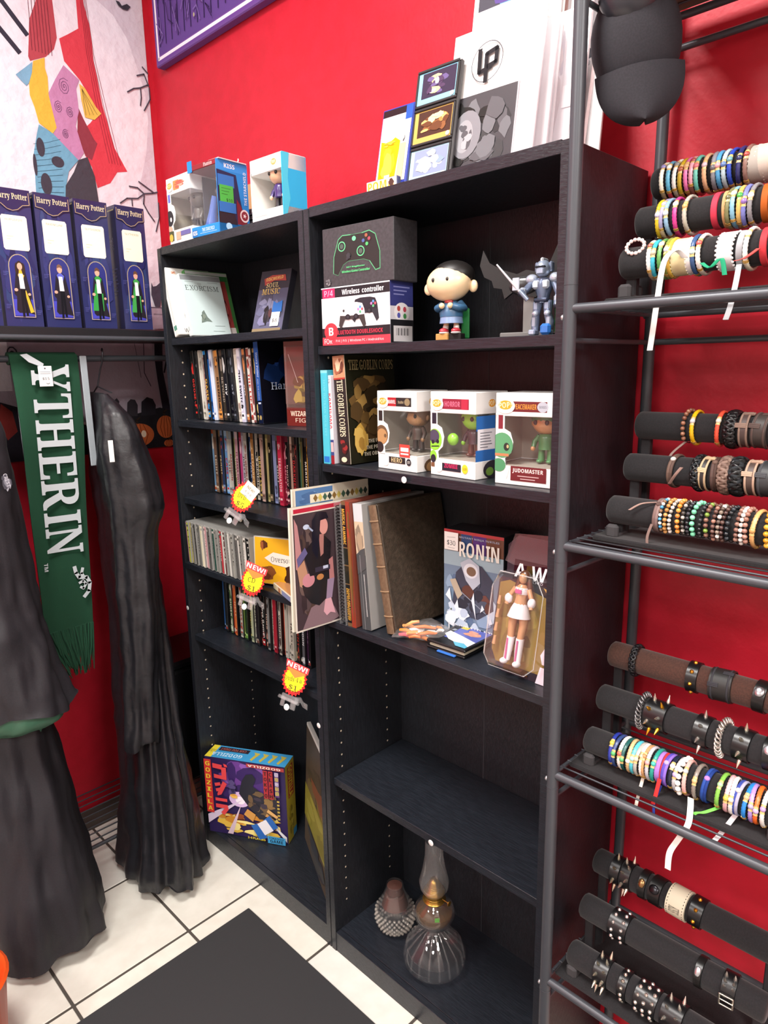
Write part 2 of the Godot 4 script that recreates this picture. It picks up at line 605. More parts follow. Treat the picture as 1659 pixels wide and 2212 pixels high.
# ---------- the two bookcases ----------
func bookcase(x0: float, x1: float, shelves: Array, label: String, holes: Array, caps: Array) -> Node3D:
	var H := 1.81
	var D := 0.262
	var w := x1 - x0
	var t := thing("bookcase", label, "bookcase", Vector3((x0 + x1) / 2, 0, 0), Vector3.ZERO, "black bookcases against the red wall")
	var th := 0.016
	for s in [-1, 1]:
		var b := B.new()
		b.box(Vector3(s * (w / 2 - th / 2), H / 2 - 0.001, -D / 2), Vector3(th, H - 0.002, D), 0.0008)
		put(b, "side_panel", laminate, t)
		b = B.new()
		b.box(Vector3(s * (w / 2 - th / 2), H / 2 - 0.001, 0.0002), Vector3(th - 0.0006, H - 0.004, 0.0008))
		put(b, "edge_band", laminate_edge, t)
	var bt := B.new()
	bt.box(Vector3(0, H - 0.010, -D / 2), Vector3(w - 2 * th, 0.02, D - 0.002), 0.0008)
	put(bt, "top_panel", laminate_edge, t)
	for s in shelves:
		var b := B.new()
		b.box(Vector3(0, s[0] - 0.009, -D / 2 + s[1]), Vector3(w - 2 * th - 0.002, 0.018, D - 0.016), 0.001)
		var sh := put(b, "shelf", laminate_flat, t)
		b = B.new()
		b.box(Vector3(0, s[0] - 0.009, s[1] - 0.008), Vector3(w - 2 * th - 0.003, 0.0165, 0.0008))
		put(b, "edge_band", shelf_edge, sh)
	var kb := B.new()
	kb.box(Vector3(0, 0.0285, -0.009), Vector3(w - 2 * th, 0.057, 0.016), 0.0008)
	put(kb, "kick_plate", laminate_edge, t)
	var fb := B.new()
	fb.box(Vector3(0, 0.048, -D / 2 - 0.008), Vector3(w - 2 * th, 0.018, D - 0.02), 0.0005)
	put(fb, "bottom_shelf", laminate_flat, t)
	var bb := B.new()
	bb.box(Vector3(0, H / 2, -D + 0.0015), Vector3(w - 0.006, H - 0.03, 0.003))
	# the seam where the folded back panel opens
	put(bb, "back_panel", laminate, t)
	var sb := B.new()
	sb.box(Vector3(-0.02, H / 2, -D + 0.0034), Vector3(0.0015, H - 0.05, 0.0008))
	put(sb, "back_seam", plain("3a3b40", 0.6), t)
	var hb := B.new()
	for hh in holes:
		for s in [-1, 1]:
			for k in range(int(hh[2])):
				var y: float = hh[1] - 0.032 * k
				var c := Vector3(s * (w / 2 - th - 0.0001), y, hh[0])
				var rr := 0.0026
				var q := []
				for j in 8: q.append(c + Vector3(-s * 0.0002, sin(TAU * j / 8) * rr, cos(TAU * j / 8) * rr))
				for j in 8: hb.tri(c + Vector3(-s * 0.0002, 0, 0), q[j], q[(j + 1) % 8], Vector3(-s, 0, 0), Vector3(-s, 0, 0), Vector3(-s, 0, 0))
	stuff(put(hb, "shelf_pin_holes", plain("c8b9a2", 0.9), t))
	for c in caps:
		var cb := B.new()
		var a: Vector3 = c
		cb.x = Transform3D(Basis(Vector3.RIGHT, PI / 2), a)
		cb.lathe([Vector2(0, -0.0), Vector2(0.0062, 0.0), Vector2(0.0068, -0.0004), Vector2(0.0068, -0.001)].map(func(p): return Vector2(p.x, 0.001 + p.y)), 16)
		cb.lathe([Vector2(0.0068, 0.0), Vector2(0, 0.0)], 16)
		put(cb, "screw_cap", plain("e6e6e4", 0.4), t).set_meta("label", "round white screw cap")
	return t

func make_cases():
	var hol := [[-0.041, 1.70, 50], [-0.203, 1.70, 50]]
	bookcase(-0.6208, -0.0015, [[1.573, -0.004], [1.349, -0.004], [1.127, -0.004], [0.935, 0.010], [0.7045, -0.004]], "narrow black bookcase on the left, packed with discs and board games", hol, [Vector3(0.294, 0.63, 0.0), Vector3(-0.302, 0.79, 0.0)])
	bookcase(0.0015, 0.6173, [[1.532, -0.004], [1.278, -0.004], [0.912, -0.004], [0.498, -0.004]], "black bookcase on the right, beside the metal rack, with a glass lamp at bottom", hol, [Vector3(-0.0355, 1.268, -0.004), Vector3(0.03, 0.489, -0.004)])

# ---------- racks ----------
func make_racks():
	# metal rack standing right of the bookcases
	var r := thing("metal_rack", "black tubular metal rack with wire shelves holding bracelet stands", "rack")
	var xl := 0.636
	var xr := 1.55
	for q in [[xl, 0.017], [xl + 0.012, -0.238], [xr, 0.017], [xr, -0.238]]:
		var b := B.new()
		var rr := 0.0103 if q[1] > 0 else 0.0095
		b.tube([Vector3(q[0], 0.0, q[1]), Vector3(q[0], 2.2, q[1])], rr, 16)
		for y in [0.35, 0.77, 1.175, 1.60, 2.0]:
			b.tube([Vector3(q[0], y, q[1]), Vector3(q[0], y + 0.0012, q[1])], rr + 0.0005, 16)
		put(b, "post", steel, r)
	for y in [0.371, 0.794, 1.201, 1.566, 2.021]:
		for z in [0.017, -0.238]:
			var b := B.new()
			b.tube([Vector3(xl, y, z), Vector3(xr, y, z)], 0.0075 if z > 0 else 0.006, 12)
			put(b, "shelf_rod", steel, r)
			b = B.new()
			if z < 0:
				b.tube([Vector3(xl + 0.012, y - 0.046, z), Vector3(xr, y - 0.046, z)], 0.0055, 10)
				put(b, "brace_rod", steel, r)
		for x in [xl, xr]:
			var b := B.new()
			b.tube([Vector3(x, y, 0.017), Vector3(x + (0.012 if x == xl else 0.0), y, -0.238)], 0.0038, 10)
			put(b, "side_rod", steel, r)
			b = B.new()
			b.tube([Vector3(x, y - 0.046, 0.017), Vector3(x + (0.012 if x == xl else 0.0), y - 0.046, -0.238)], 0.0042, 10)
			put(b, "brace_rod", steel, r)
			b = B.new()
			b.ball(Vector3(x - 0.0105, y - 0.012, 0.019), Vector3(0.0035, 0.0045, 0.0045), 8, 6)
			put(b, "bolt", plain("c9c9cc", 0.3, 0.8), r)
		for k in 9:
			var z := -0.008 - 0.0245 * k
			var b := B.new()
			b.tube([Vector3(xl, y + 0.003, z), Vector3(xr, y + 0.003, z)], 0.0016, 6)
			put(b, "shelf_wire", steel, r)
	# brown board on the top wires
	var bb := B.new()
	bb.box(Vector3(1.1, 2.0325, -0.12), Vector3(0.88, 0.012, 0.23), 0.002)
	tag(put(bb, "shelf_board", rough_mat("ffffff", 0.7, "5d4a42", "75604f", Vector3(2, 2, 2), 0.02, 41)), "brown board lying across the top wires of the metal rack", "board")
	# rack of robes by the left wall
	var l := thing("clothes_rack", "black rack along the left wall, boxes on top and robes on its rail", "rack")
	var b2 := B.new()
	b2.box(Vector3(-0.865, 1.5885, 0.45), Vector3(0.33, 0.026, 1.38), 0.003)
	put(b2, "shelf", plain("19191d", 0.4), l)
	b2 = B.new()
	b2.tube([Vector3(-0.701, 1.575, -0.24), Vector3(-0.701, 1.575, 1.14)], 0.007, 12)
	put(b2, "shelf_rod", steel, l)
	b2 = B.new()
	b2.tube([Vector3(-0.77, 1.523, -0.24), Vector3(-0.77, 1.523, 1.14)], 0.0085, 12)
	put(b2, "hanging_rail", steel, l)
	for z in [-0.245, 1.14]:
		for x in [-0.70, -1.02]:
			b2 = B.new()
			b2.tube([Vector3(x, 0, z), Vector3(x, 1.62, z)], 0.01, 12)
			put(b2, "post", steel, l)
		b2 = B.new()
		b2.tube([Vector3(-0.70, 1.523, z), Vector3(-1.02, 1.523, z)], 0.006, 10)
		put(b2, "side_rod", steel, l)
		b2 = B.new()
		b2.tube([Vector3(-0.70, 0.09, z), Vector3(-1.02, 0.09, z)], 0.006, 10)
		put(b2, "side_rod", steel, l)
	for k in 10:
		b2 = B.new()
		var x := -0.72 - 0.032 * k
		b2.tube([Vector3(x, 0.092, -0.245), Vector3(x, 0.092, 1.14)], 0.0022 if k > 0 else 0.006, 6)
		put(b2, "shelf_wire", steel, l)
	# black storage box in the corner behind the robes
	var sb := thing("storage_box", "black lidded storage box in the corner behind the robes and bookcase", "box", Vector3(-0.90, 0.098, -0.125))
	var b3 := B.new()
	b3.box(Vector3(0, 0.21, 0), Vector3(0.22, 0.42, 0.22), 0.012)
	put(b3, "body", plain("141417", 0.4), sb)
	b3 = B.new()
	b3.box(Vector3(0, 0.435, 0), Vector3(0.235, 0.03, 0.235), 0.01)
	put(b3, "lid", plain("17171a", 0.25), sb)

# ---------- discs, books and boxes ----------
func pane(o: Vector3, u: Vector3, v: Vector3, w: float, h: float) -> P:
	var p := P.new()
	p.host = self
	p.o = o; p.u = u.normalized(); p.v = v.normalized(); p.w = w; p.h = h
	p.n = p.v.cross(p.u).normalized()
	return p

# e: [look, case colour, spine colour, second colour, letter colour, lettering, thickness in mm]
func disc_case(kind: String, e: Array, at: Vector3, lean: float, yaw: float, label: String, group: String, seed_: int):
	var h := 0.19 if kind == "dvd_case" else 0.124
	var d := 0.136 if kind == "dvd_case" else 0.142
	var w: float = e[6] * 0.001
	var t := thing(kind, label, "disc case", at, Vector3(0, yaw, lean), group)
	var b := B.new()
	b.box(Vector3(0, h / 2, -d / 2), Vector3(w - 0.0006, h, d), 0.0012)
	put(b, "case", plain(e[1], 0.32), t)
	var p := pane(Vector3(-w * 0.43, h - 0.003, 0), Vector3.RIGHT, Vector3.DOWN, w * 0.86, h - 0.006)
	p.rect(0, 0, 1, 1, e[2])
	if kind == "dvd_case":
		var r := RandomNumberGenerator.new()
		r.seed = seed_ * 31 + 5
		var a := r.randf_range(0.05, 0.13)
		p.rect(0, 0, 1, a, e[3])
		p.rect(0, r.randf_range(0.86, 0.93), 1, 0.97, e[3])
		if r.randf() < 0.6: p.patches(0, a, 1, r.randf_range(0.25, 0.4), [e[3], e[2], e[4]], 5, 0.5, seed_)
		if r.randf() < 0.5: p.patches(0, 0.72, 1, 0.88, [e[3], e[4]], 4, 0.5, seed_ + 9)
		if e[5] != "": p.text(e[5], 0.5, 0.56, 0.62, minf(0.5, 0.05 * e[5].length() + 0.06), e[4], "Droid Sans Bold", 90)
		p.rect(0.2, 0.9, 0.8, 0.93, e[4])
	else:
		p.rect(0, 0.05, 1, 0.1, e[3])
		if e[5] != "": p.text(e[5], 0.5, 0.45, 0.55, 0.55, e[4], "Droid Sans", 90)
	p.done(t, "spine_print", gloss)
	return t

func price_sticker(p: P, x0: float, y0: float, x1: float, y1: float, words: String):
	p.rect(x0, y0, x1, y1, "f4f3ee")
	p.line([Vector2(lerpf(x0, x1, 0.2), lerpf(y0, y1, 0.3)), Vector2(lerpf(x0, x1, 0.8), lerpf(y0, y1, 0.26))], 0.0006, "55555c")
	p.text(words, (x0 + x1) / 2, lerpf(y0, y1, 0.6), (y1 - y0) * 0.3, (x1 - x0) * 0.6, "26262c")
	p.line([Vector2(lerpf(x0, x1, 0.25), lerpf(y0, y1, 0.86)), Vector2(lerpf(x0, x1, 0.75), lerpf(y0, y1, 0.88))], 0.0006, "55555c")

# a plain closed box that stands on its origin
func carton(t, w: float, h: float, d: float, m, called := "box", bv := 0.0012):
	var b := B.new()
	b.box(Vector3(0, h / 2, 0), Vector3(w, h, d), bv)
	return put(b, called, m, t)

# a thin thing placed by three corners of its front face
func slab(called: String, label: String, cat: String, bl: Vector3, br: Vector3, tl: Vector3, group := "") -> Node3D:
	var ux := (br - bl).normalized()
	var uy := (tl - bl)
	uy = (uy - ux * uy.dot(ux)).normalized()
	var t := thing(called, label, cat, Vector3.ZERO, Vector3.ZERO, group)
	t.transform = Transform3D(Basis(ux, uy, ux.cross(uy)), (bl + br) * 0.5)
	return t

func row(kind: String, list: Array, x: float, y: float, z: float, zs: Array, lean: float, yaw: float, where: String, group: String, fat := 1.0) -> float:
	var n := list.size()
	for i in n:
		var e: Array = list[i].duplicate()
		e[6] *= fat
		var w: float = e[6] * 0.001
		x += w * 0.5 / cos(deg_to_rad(lean))
		var zz: float = z + (zs[i % zs.size()] if zs.size() > 0 else 0.0)
		var noun := "DVD case" if kind == "dvd_case" else "CD jewel case"
		disc_case(kind, e, Vector3(x, y + w * 0.5 * absf(sin(deg_to_rad(lean))) + 0.0003, zz), lean, yaw, "%s %s, %s from left %s" % [e[0], noun, ORD[i] if i < 30 else "thirty-" + ORD[i - 30], where], group, i + int(y * 100))
		x += w * 0.5 / cos(deg_to_rad(lean)) + 0.0003
	return x

func fill_left_case():
	var bk := "17171a"
	var s2 := [
		["black, red-titled", bk, "1b1a1c", "1b1a1c", "c52f2b", "GOOSE", 14], ["dark grey", bk, "33363a", "24262a", "6a6d70", "", 9], ["slim black", bk, "18191b", "222326", "55575a", "", 8],
		["white-spined", "e4e2da", "dcd8cc", "cfcabc", "8a867c", "", 8], ["grey-white", "bdbab2", "c9c5bb", "aaa59a", "77736a", "", 8], ["rusty red", bk, "a5574a", "d8d3c8", "efe8dc", "DAYS", 10],
		["blue, gold-lettered", bk, "1f2430", "2c7fc0", "d9a441", "OASIS", 11], ["bright blue", bk, "2a66b0", "16335e", "d8e2ee", "", 9], ["pale blue-white", "c9d2e4", "cdd6ea", "e8ecf6", "7c86a8", "", 12],
		["tan picture", bk, "9b7a5e", "b9936c", "4e3a2c", "", 13], ["amber brown", bk, "8a6546", "d69048", "3a2a20", "RISING", 13], ["dark brown", bk, "3a322e", "57493f", "8d8278", "BEYOND", 13],
		["black, white-scripted", bk, "1a1b1d", "2a2b2e", "d6d6d6", "my", 14], ["plain black", bk, "151517", "1d1d20", "3d3d40", "", 15], ["charcoal", bk, "222327", "2e3036", "6b707c", "of", 14],
		["cream white", "dcd8cc", "e2ddd0", "b9b0a4", "9c8a80", "", 13], ["lavender, black-lettered", "c9c8dc", "c8c6dd", "eae8f2", "22222a", "THE SWITCH", 12], ["dark picture", bk, "2f3442", "55627a", "d2d2d6", "xx", 10],
		["orange and brown", bk, "6a4a3a", "c8804e", "e8d8c0", "", 10], ["white, red-lettered", "d2d0cc", "d9d6d0", "8f4a3e", "b23a34", "THE LIFE", 11], ["maroon", bk, "7b4a4a", "c9bfb8", "e6dcd4", "", 9], ["black and gold", bk, "221f1c", "8d7a4c", "c9b06a", "", 8],
	]
	var x := row("dvd_case", s2, -0.578, 1.3495, -0.055, [0.0, -0.004, 0.002, -0.002], 3.5, 0, "on the second shelf", "DVD cases on the second shelf", 1.22)
	# thick blue boxed set with its dark cover turned to the aisle
	var t := thing("boxed_set", "thick dark blue boxed film set at the right end of the second DVD row", "boxed set", Vector3(x + 0.0165, 1.3495, -0.05), Vector3(0, 0, 2.5))
	carton(t, 0.019, 0.205, 0.14, plain("12141c", 0.4)).position.z = -0.07
	var p := pane(Vector3(-0.009, 0.203, 0.0), Vector3.RIGHT, Vector3.DOWN, 0.018, 0.2)
	p.rect(0, 0, 1, 0.72, "2a4f95").rect(0, 0.72, 1, 1, "141c34").text("Harry Potter", 0.5, 0.28, 0.5, 0.3, "c8d2e8", "Droid Serif", 90).text("AND THE ORDER", 0.45, 0.58, 0.3, 0.26, "9aa6c4", "Droid Sans", 90).rect(0.2, 0.74, 0.8, 0.76, "c8d2e8").oval(0.5, 0.93, 0.25, 0.03, "a8925c").done(t, "spine_print", gloss)
	p = pane(Vector3(0.0096, 0.203, 0.0), Vector3.FORWARD, Vector3.DOWN, 0.138, 0.2)
	p.rect(0, 0, 1, 1, "10121a").patches(0, 0.02, 1, 0.6, ["1c2c58", "223e7c", "152042", "0e1018"], 14, 0.35, 5).text("Harry", 0.5, 0.56, 0.12, 0.55, "b9c4d8", "Droid Serif").done(t, "cover_print", gloss)
	# figure box
	t = thing("figure_box", "tall brown clear-fronted figure box at the right end of the second shelf", "toy box", Vector3(-0.105, 1.3495, -0.105), Vector3(0, 10, 0))
	carton(t, 0.15, 0.2, 0.05, plain("5d4038", 0.5))
	p = face("front", 0.15, 0.2, 0.05)
	p.rect(0, 0, 1, 0.74, "6a4c46").patches(0.05, 0.35, 0.95, 0.78, ["8d7440", "a88c4e", "6b5a34", "5a4634"], 16, 0.3, 3).oval(0.62, 0.52, 0.16, 0.17, "b09558").text("HO", 0.72, 0.22, 0.13, 0.3, "cfc4c0", "Droid Serif").line([Vector2(0.1, 0.15), Vector2(0.28, 0.48)], 0.0012, "cfc4c0").rect(0.02, 0.78, 0.98, 1, "6e2a22").text("WIZARD", 0.3, 0.85, 0.06, 0.4, "e0cdb8", "Droid Sans Bold").text("FIGURE", 0.45, 0.93, 0.05, 0.5, "e0cdb8").done(t, "box_print", gloss)
	var b := B.new()
	b.box(Vector3(0, 0.115, 0.028), Vector3(0.142, 0.15, 0.006), 0.003)
	put(b, "clear_window", film, t)
	var s3 := [
		["blue, orange-topped", bk, "7fa9d0", "c8603e", "f0e6d8", "", 14], ["brown city-picture", bk, "7d5f4c", "a58468", "e8d8c0", "LIGHT", 15], ["brown, cream-lettered", bk, "5a4638", "9a7a5a", "e8d4a4", "PENNY", 15], ["navy", bk, "2c3e66", "7d93b8", "c05048", "", 12],
		["sky blue, red-lettered", bk, "6d9fd6", "a8c8e8", "d03a3a", "CARS", 15], ["white-spined", "c8c6c0", "cfccc2", "a8a49a", "6a665e", "SHE", 15], ["white, red-lettered", bk, "b9b5ac", "8fa0a8", "a03a34", "MADISON", 13], ["olive green", bk, "8a9058", "6d7a88", "e6e2c8", "GREEN", 11],
		["pale pink", bk, "c99aa6", "d8c0c4", "7a3a4a", "IT TAKES TWO", 14], ["magenta", bk, "c04a80", "a03038", "f0d0dc", "", 13], ["lavender white", bk, "b9b4c4", "8a8694", "55505e", "JUST MY", 14], ["white, maroon-lettered", bk, "cdc9c0", "a8a49c", "8a3038", "THE WEDDING DATE", 15],
		["navy blue", bk, "1f3c6a", "b4b0a8", "9ab0d0", "TALK", 12], ["orange-tan", bk, "b98850", "8a5a34", "e8c898", "ELIZABETH", 14], ["white, black-lettered", bk, "c9c4b8", "a8a298", "26221e", "A PRAIRIE", 13], ["black, yellow-lettered", bk, "1c1b1a", "4a4438", "c8b060", "GREEN ST", 14],
		["beige pink", bk, "c4a498", "8a7468", "6a4840", "", 15], ["pale yellow", bk, "b8ac78", "8a8458", "5a5434", "", 15], ["black picture", bk, "26221f", "6a5a48", "b8a888", "", 14], ["lavender blue", bk, "8c98c4", "6a7498", "4a4a5c", "", 15], ["grey-black", bk, "3c3a3c", "6e6a68", "c8c4be", "SHUT", 11],
		["hot red", "a8203a", "d23656", "b02444", "f4c8d0", "TERMINATOR", 16], ["dark crimson", bk, "8a2840", "5c1c2c", "d88a98", "LOST", 12], ["black, pink-lettered", bk, "211d1e", "6a2c3a", "e0b8b4", "honey", 12], ["cream and pink", bk, "b89888", "d8c4b4", "6a4a40", "", 10],
		["black, red-lettered", bk, "251f20", "5a4a40", "b83034", "DARKNESS", 14], ["dark red", bk, "4a2a28", "24201f", "a84a44", "", 10], ["moss green", bk, "3f6a54", "7a8470", "b8ccb8", "", 10], ["olive brown", bk, "6a6238", "3c3824", "b8a868", "", 8], ["black, white-lettered", bk, "221f1d", "4a4440", "e4e0d4", "MERIDIAN", 11],
		["amber yellow", bk, "c8922e", "8a6020", "4a3414", "", 7], ["black, horror-titled", bk, "1c1a1a", "8a2a24", "d8d4c8", "HORROR", 11],
	]
	row("dvd_case", s3, -0.6025, 1.1275, -0.115, [0.0, 0.004, -0.003, 0.002, -0.002], 0.4, 0, "on the third shelf", "DVD cases on the third shelf", 1.1)
	# the CD row
	var greys := ["6d6c68", "7c7b76", "5a5957", "8a8983", "4a4a48", "787672", "94928c"]
	var odd := {0: ["pink", "c48a98"], 1: ["yellow-green", "b6bf4c"], 2: ["yellow", "c2b24a"], 8: ["cream", "d8cfae"], 9: ["cream-white", "e0d8c0"], 10: ["pale pink", "dcc0bc"], 11: ["rose", "b88a8e"], 15: ["dark green", "2c4a40"], 18: ["dark brown", "4a3a34"], 19: ["red", "b03a40"], 20: ["white", "d8d6ce"], 21: ["brown", "5a4440"], 23: ["silver-white", "c8c6c0"], 28: ["white", "d4d2cc"], 31: ["white", "d4d2cc"], 32: ["plain black", "1c1a1c"], 33: ["glossy black", "201e20"]}
	var s4 := []
	for i in 34:
		var g: String = greys[(i * 5) % 7]
		var look := "grey-spined"
		if i % 7 == 3: look = "dark grey"
		if odd.has(i):
			look = odd[i][0]; g = odd[i][1]
		s4.append([look, "8b8a86", g, ["a8a69e", "55534f", g][i % 3], "302e2c" if i % 3 else "d0cec6", ["", "LIVE", "SONGS", ""][i % 4], 8.6])
	var cx := row("cd_case", s4, -0.588, 0.9355, -0.004, [0.0, 0.003, -0.002, 0.001], 3.0, 0, "on the fourth shelf", "CD cases on the fourth shelf", 1.06)
	# yellow case turned with its cover out, and one lying flat
	t = slab("yellow_disc_case", "yellow disc case with its cover facing out beside the CD row, behind the magazine", "disc case", Vector3(-0.265, 0.9405, -0.012), Vector3(-0.145, 0.9405, -0.055), Vector3(-0.272, 1.066, -0.018))
	b = B.new()
	b.box(Vector3(0.0, 0.062, -0.006), Vector3(0.142, 0.124, 0.01), 0.001)
	put(b, "case", plain("b9b6ac", 0.3), t)
	p = pane(Vector3(-0.066, 0.122, 0), Vector3.RIGHT, Vector3.DOWN, 0.136, 0.12)
	p.rect(0, 0, 1, 1, "d8a526").patches(0.05, 0.55, 0.5, 1.0, ["3a2218", "5a3220", "7a4a2a"], 7, 0.4, 4).patches(0.1, 0.02, 0.36, 0.32, ["4a2c1c", "8a5230"], 4, 0.5, 8).patches(0.62, 0.5, 1, 1, ["3a2218", "a86a34", "5a3220"], 6, 0.4, 2).poly([Vector2(0.22, 0.44), Vector2(0.42, 0.3), Vector2(0.9, 0.36), Vector2(0.98, 0.46), Vector2(0.7, 0.6), Vector2(0.4, 0.56)], "ddd8cc").text("Oversoul", 0.62, 0.45, 0.12, 0.5, "3a3634", "Droid Serif").done(t, "cover_print", gloss)
	t = thing("flat_disc_case", "orange disc case lying flat on the fourth shelf under the yellow one", "disc case", Vector3(-0.118, 0.9355, -0.078), Vector3(0, -18, 0))
	b = B.new()
	b.box(Vector3(0, 0.0075, 0), Vector3(0.13, 0.015, 0.16), 0.001)
	put(b, "case", plain("c8c0b0", 0.35), t)
	p = face("front", 0.13, 0.015, 0.16)
	p.rect(0.02, 0.08, 0.98, 0.92, "d9cba4").rect(0.3, 0.08, 0.42, 0.92, "b07a58").rect(0.5, 0.08, 0.98, 0.92, "8a94b8").done(t, "spine_print", gloss)
	p = face("top", 0.13, 0.015, 0.16)
	p.rect(0.02, 0.02, 0.98, 0.98, "b98458").patches(0.05, 0.05, 0.95, 0.95, ["c8a070", "7a5a4a", "d8c8a0"], 8, 0.3, 4).done(t, "cover_print", gloss)
	var s5 := [
		["bright blue low", bk, "3468b0", "16243c", "a8c4e8", "", 14], ["black, red-flecked", bk, "24282c", "a04038", "8a9098", "", 13], ["black and green", bk, "26302a", "7a9a60", "c8d0c0", "BOX", 13], ["green and white", bk, "4f6a44", "c8ccb8", "e8ecd8", "SHREK", 13], ["red and white", bk, "c04a34", "d8d4c8", "f0e8dc", "", 12], ["orange", bk, "d2703c", "b04a2c", "e8b894", "HELL", 12],
		["black", bk, "1c1d1e", "55524c", "d8d4c8", "WHITE", 13], ["white, red-lettered", bk, "c8c6ba", "8a8a80", "a83a30", "SUGAR", 14], ["lime green", bk, "6f8a44", "3a4a28", "c0d090", "", 13], ["dark green", bk, "2c4028", "6a9a48", "b0d080", "", 13], ["black, yellow-lettered", bk, "1e2220", "4a5a48", "d4b83c", "LATE NIGHT", 14],
		["pale green-white", bk, "b4bc9c", "8a9478", "4a5a44", "", 14], ["grey-white, lettered FALL", bk, "b4b4a4", "8a8a80", "4a4a44", "FALL", 13], ["dark picture", bk, "2a2628", "6a4a40", "a89888", "", 14], ["maroon picture", bk, "3a2628", "8a3a34", "c8a898", "SAW", 13], ["black, white-scripted", bk, "161618", "9a2428", "e8e8e4", "Love Game", 14],
		["brown", bk, "3a2c28", "a0685a", "d8b8a8", "TOMB", 13], ["silver grey", bk, "8a8c8c", "3a3a3c", "26262a", "", 12], ["white, faint-lettered", bk, "bdb9b0", "8a8680", "8a5a5a", "ADVENTURE", 13], ["crimson red", "80202c", "b02c3c", "8a1c2c", "e0a0a8", "", 15], ["black-edged navy", bk, "20222c", "14151a", "6a6c7c", "", 12],
		["white, vampire-lettered", bk, "c4c0b4", "5a5650", "4a3a38", "VAMPIRE", 12], ["vermilion", bk, "c84a30", "8a2c20", "f0c8b0", "", 12], ["light grey", "b8b8b0", "bcbcb2", "c8c8c0", "6a6a64", "", 13], ["white", "c8c8c0", "d0d0c6", "b8b8ae", "6a6a64", "", 13], ["bone white", "c0bcb0", "c8c4b8", "a8a498", "54504a", "TALES", 13],
		["black, gold-based", bk, "1c1a1c", "a8946a", "5a3a34", "", 12], ["dark brown", bk, "2c201e", "4a342c", "9a3a30", "SILENT", 12], ["near-black", bk, "1a1a1c", "c8c4b8", "8a8a88", "", 12], ["grey, white-topped", bk, "55585c", "b8bcc0", "d8dce0", "MOON", 11], ["plum", bk, "6a3a6a", "3a2a48", "d8c0d8", "ABC", 10], ["black, red-dotted", bk, "1e1c20", "8a3a34", "c8c8c4", "", 10],
	]
	row("dvd_case", s5, -0.568, 0.705, -0.094, [0.0, 0.005, -0.004, 0.003], -0.6, 0, "on the fifth shelf", "DVD cases on the fifth shelf")
	# top shelf: three cases leaning left and a paperback leaning right
	# shelved spine out, leaning against the left side: covers face the aisle on the right
	var lean_ := [["white_game_case", "thick white game case with a disc on its cover, leftmost of the leaning cases", 0.026, "e6e5e0", -0.5635, -0.008, 0.186, 0.136],
		["green_game_case", "green-rimmed game case with red cover, leaning behind the pale one", 0.014, "4b8a4a", -0.5415, -0.055, 0.186, 0.136],
		["pale_disc_case", "pale blue-white disc case titled EXORCISM, front of the leaning cases on the top shelf", 0.011, "d4dada", -0.5245, -0.026, 0.172, 0.128]]
	for k in 3:
		var L: Array = lean_[k]
		t = thing(L[0], L[1], "disc case", Vector3(L[4], 1.5745 + L[2] * 0.5 * sin(0.283), L[5]), Vector3(0, 0, 16.2))
		b = B.new()
		b.box(Vector3(0, L[6] / 2, -L[7] / 2), Vector3(L[2], L[6], L[7]), 0.0015)
		put(b, "case", plain(L[3], 0.28), t)
		p = pane(Vector3(-L[2] * 0.45, L[6] - 0.003, 0), Vector3.RIGHT, Vector3.DOWN, L[2] * 0.9, L[6] - 0.006)
		p.rect(0, 0, 1, 1, ["ecebe6", "4b8a4a", "d8dcdc"][k]).rect(0.2, 0.86, 0.8, 0.93, ["3c8c74", "b04a48", "a8b4b4"][k])
		if k == 0: p.rect(0.47, 0.0, 0.53, 1, "b8b6b0")
		p.done(t, "spine_print", gloss)
		p = pane(Vector3(L[2] * 0.5, L[6] - 0.003, -0.002), Vector3.FORWARD, Vector3.DOWN, L[7] - 0.004, L[6] - 0.006)
		if k == 0: p.rect(0.0, 0.0, 1, 1, "efeeea").oval(0.56, 0.72, 0.36, 0.26, "55565a", 28).rect(0.42, 0.66, 0.66, 0.78, "a33d40").rect(0.1, 0.04, 0.2, 0.08, "e0b8a0").line([Vector2(0.12, 0.07), Vector2(0.18, 0.045)], 0.0015, "b04a3c").text("WiiU", 0.24, 0.95, 0.06, 0.24, "3c3c40")
		elif k == 1: p.rect(0.0, 0.0, 1, 0.05, "c9cfcc").rect(0.02, 0.05, 0.98, 0.13, "3f7f47").rect(0.02, 0.13, 0.92, 0.985, "b04a48").patches(0.4, 0.2, 0.92, 0.95, ["a83f40", "c4605a", "3a2a2c", "8a3034"], 14, 0.25, 6).oval(0.74, 0.74, 0.1, 0.07, "c86a66").rect(0.78, 0.88, 0.94, 0.97, "e4d8d4")
		else: p.rect(0.0, 0.0, 1, 0.085, "8f9598").rect(0.02, 0.085, 0.98, 1, "cfe0e0").text("THE", 0.45, 0.14, 0.025, 0.1, "7a8484", "Droid Serif").text("EXORCISM", 0.5, 0.21, 0.085, 0.84, "56605f", "Droid Serif").rect(0.1, 0.105, 0.3, 0.112, "98a4a4").rect(0.66, 0.105, 0.92, 0.112, "98a4a4").poly([Vector2(0.3, 0.8), Vector2(0.36, 0.62), Vector2(0.42, 0.58), Vector2(0.48, 0.7), Vector2(0.58, 0.78), Vector2(0.44, 0.77)], "77867e").patches(0.28, 0.62, 0.48, 0.79, ["8a968a", "5f6e66"], 5, 0.3, 3).rect(0.62, 0.84, 0.88, 0.846, "98a4a4").rect(0.55, 0.93, 0.85, 0.936, "98a4a4")
		p.done(t, "cover_print", gloss)
	t = slab("leaning_paperback", "blue-grey paperback titled SOUL MUSIC leaning back on the top left shelf", "book", Vector3(-0.335, 1.575, -0.09), Vector3(-0.231, 1.575, -0.105), Vector3(-0.331, 1.735, -0.142))
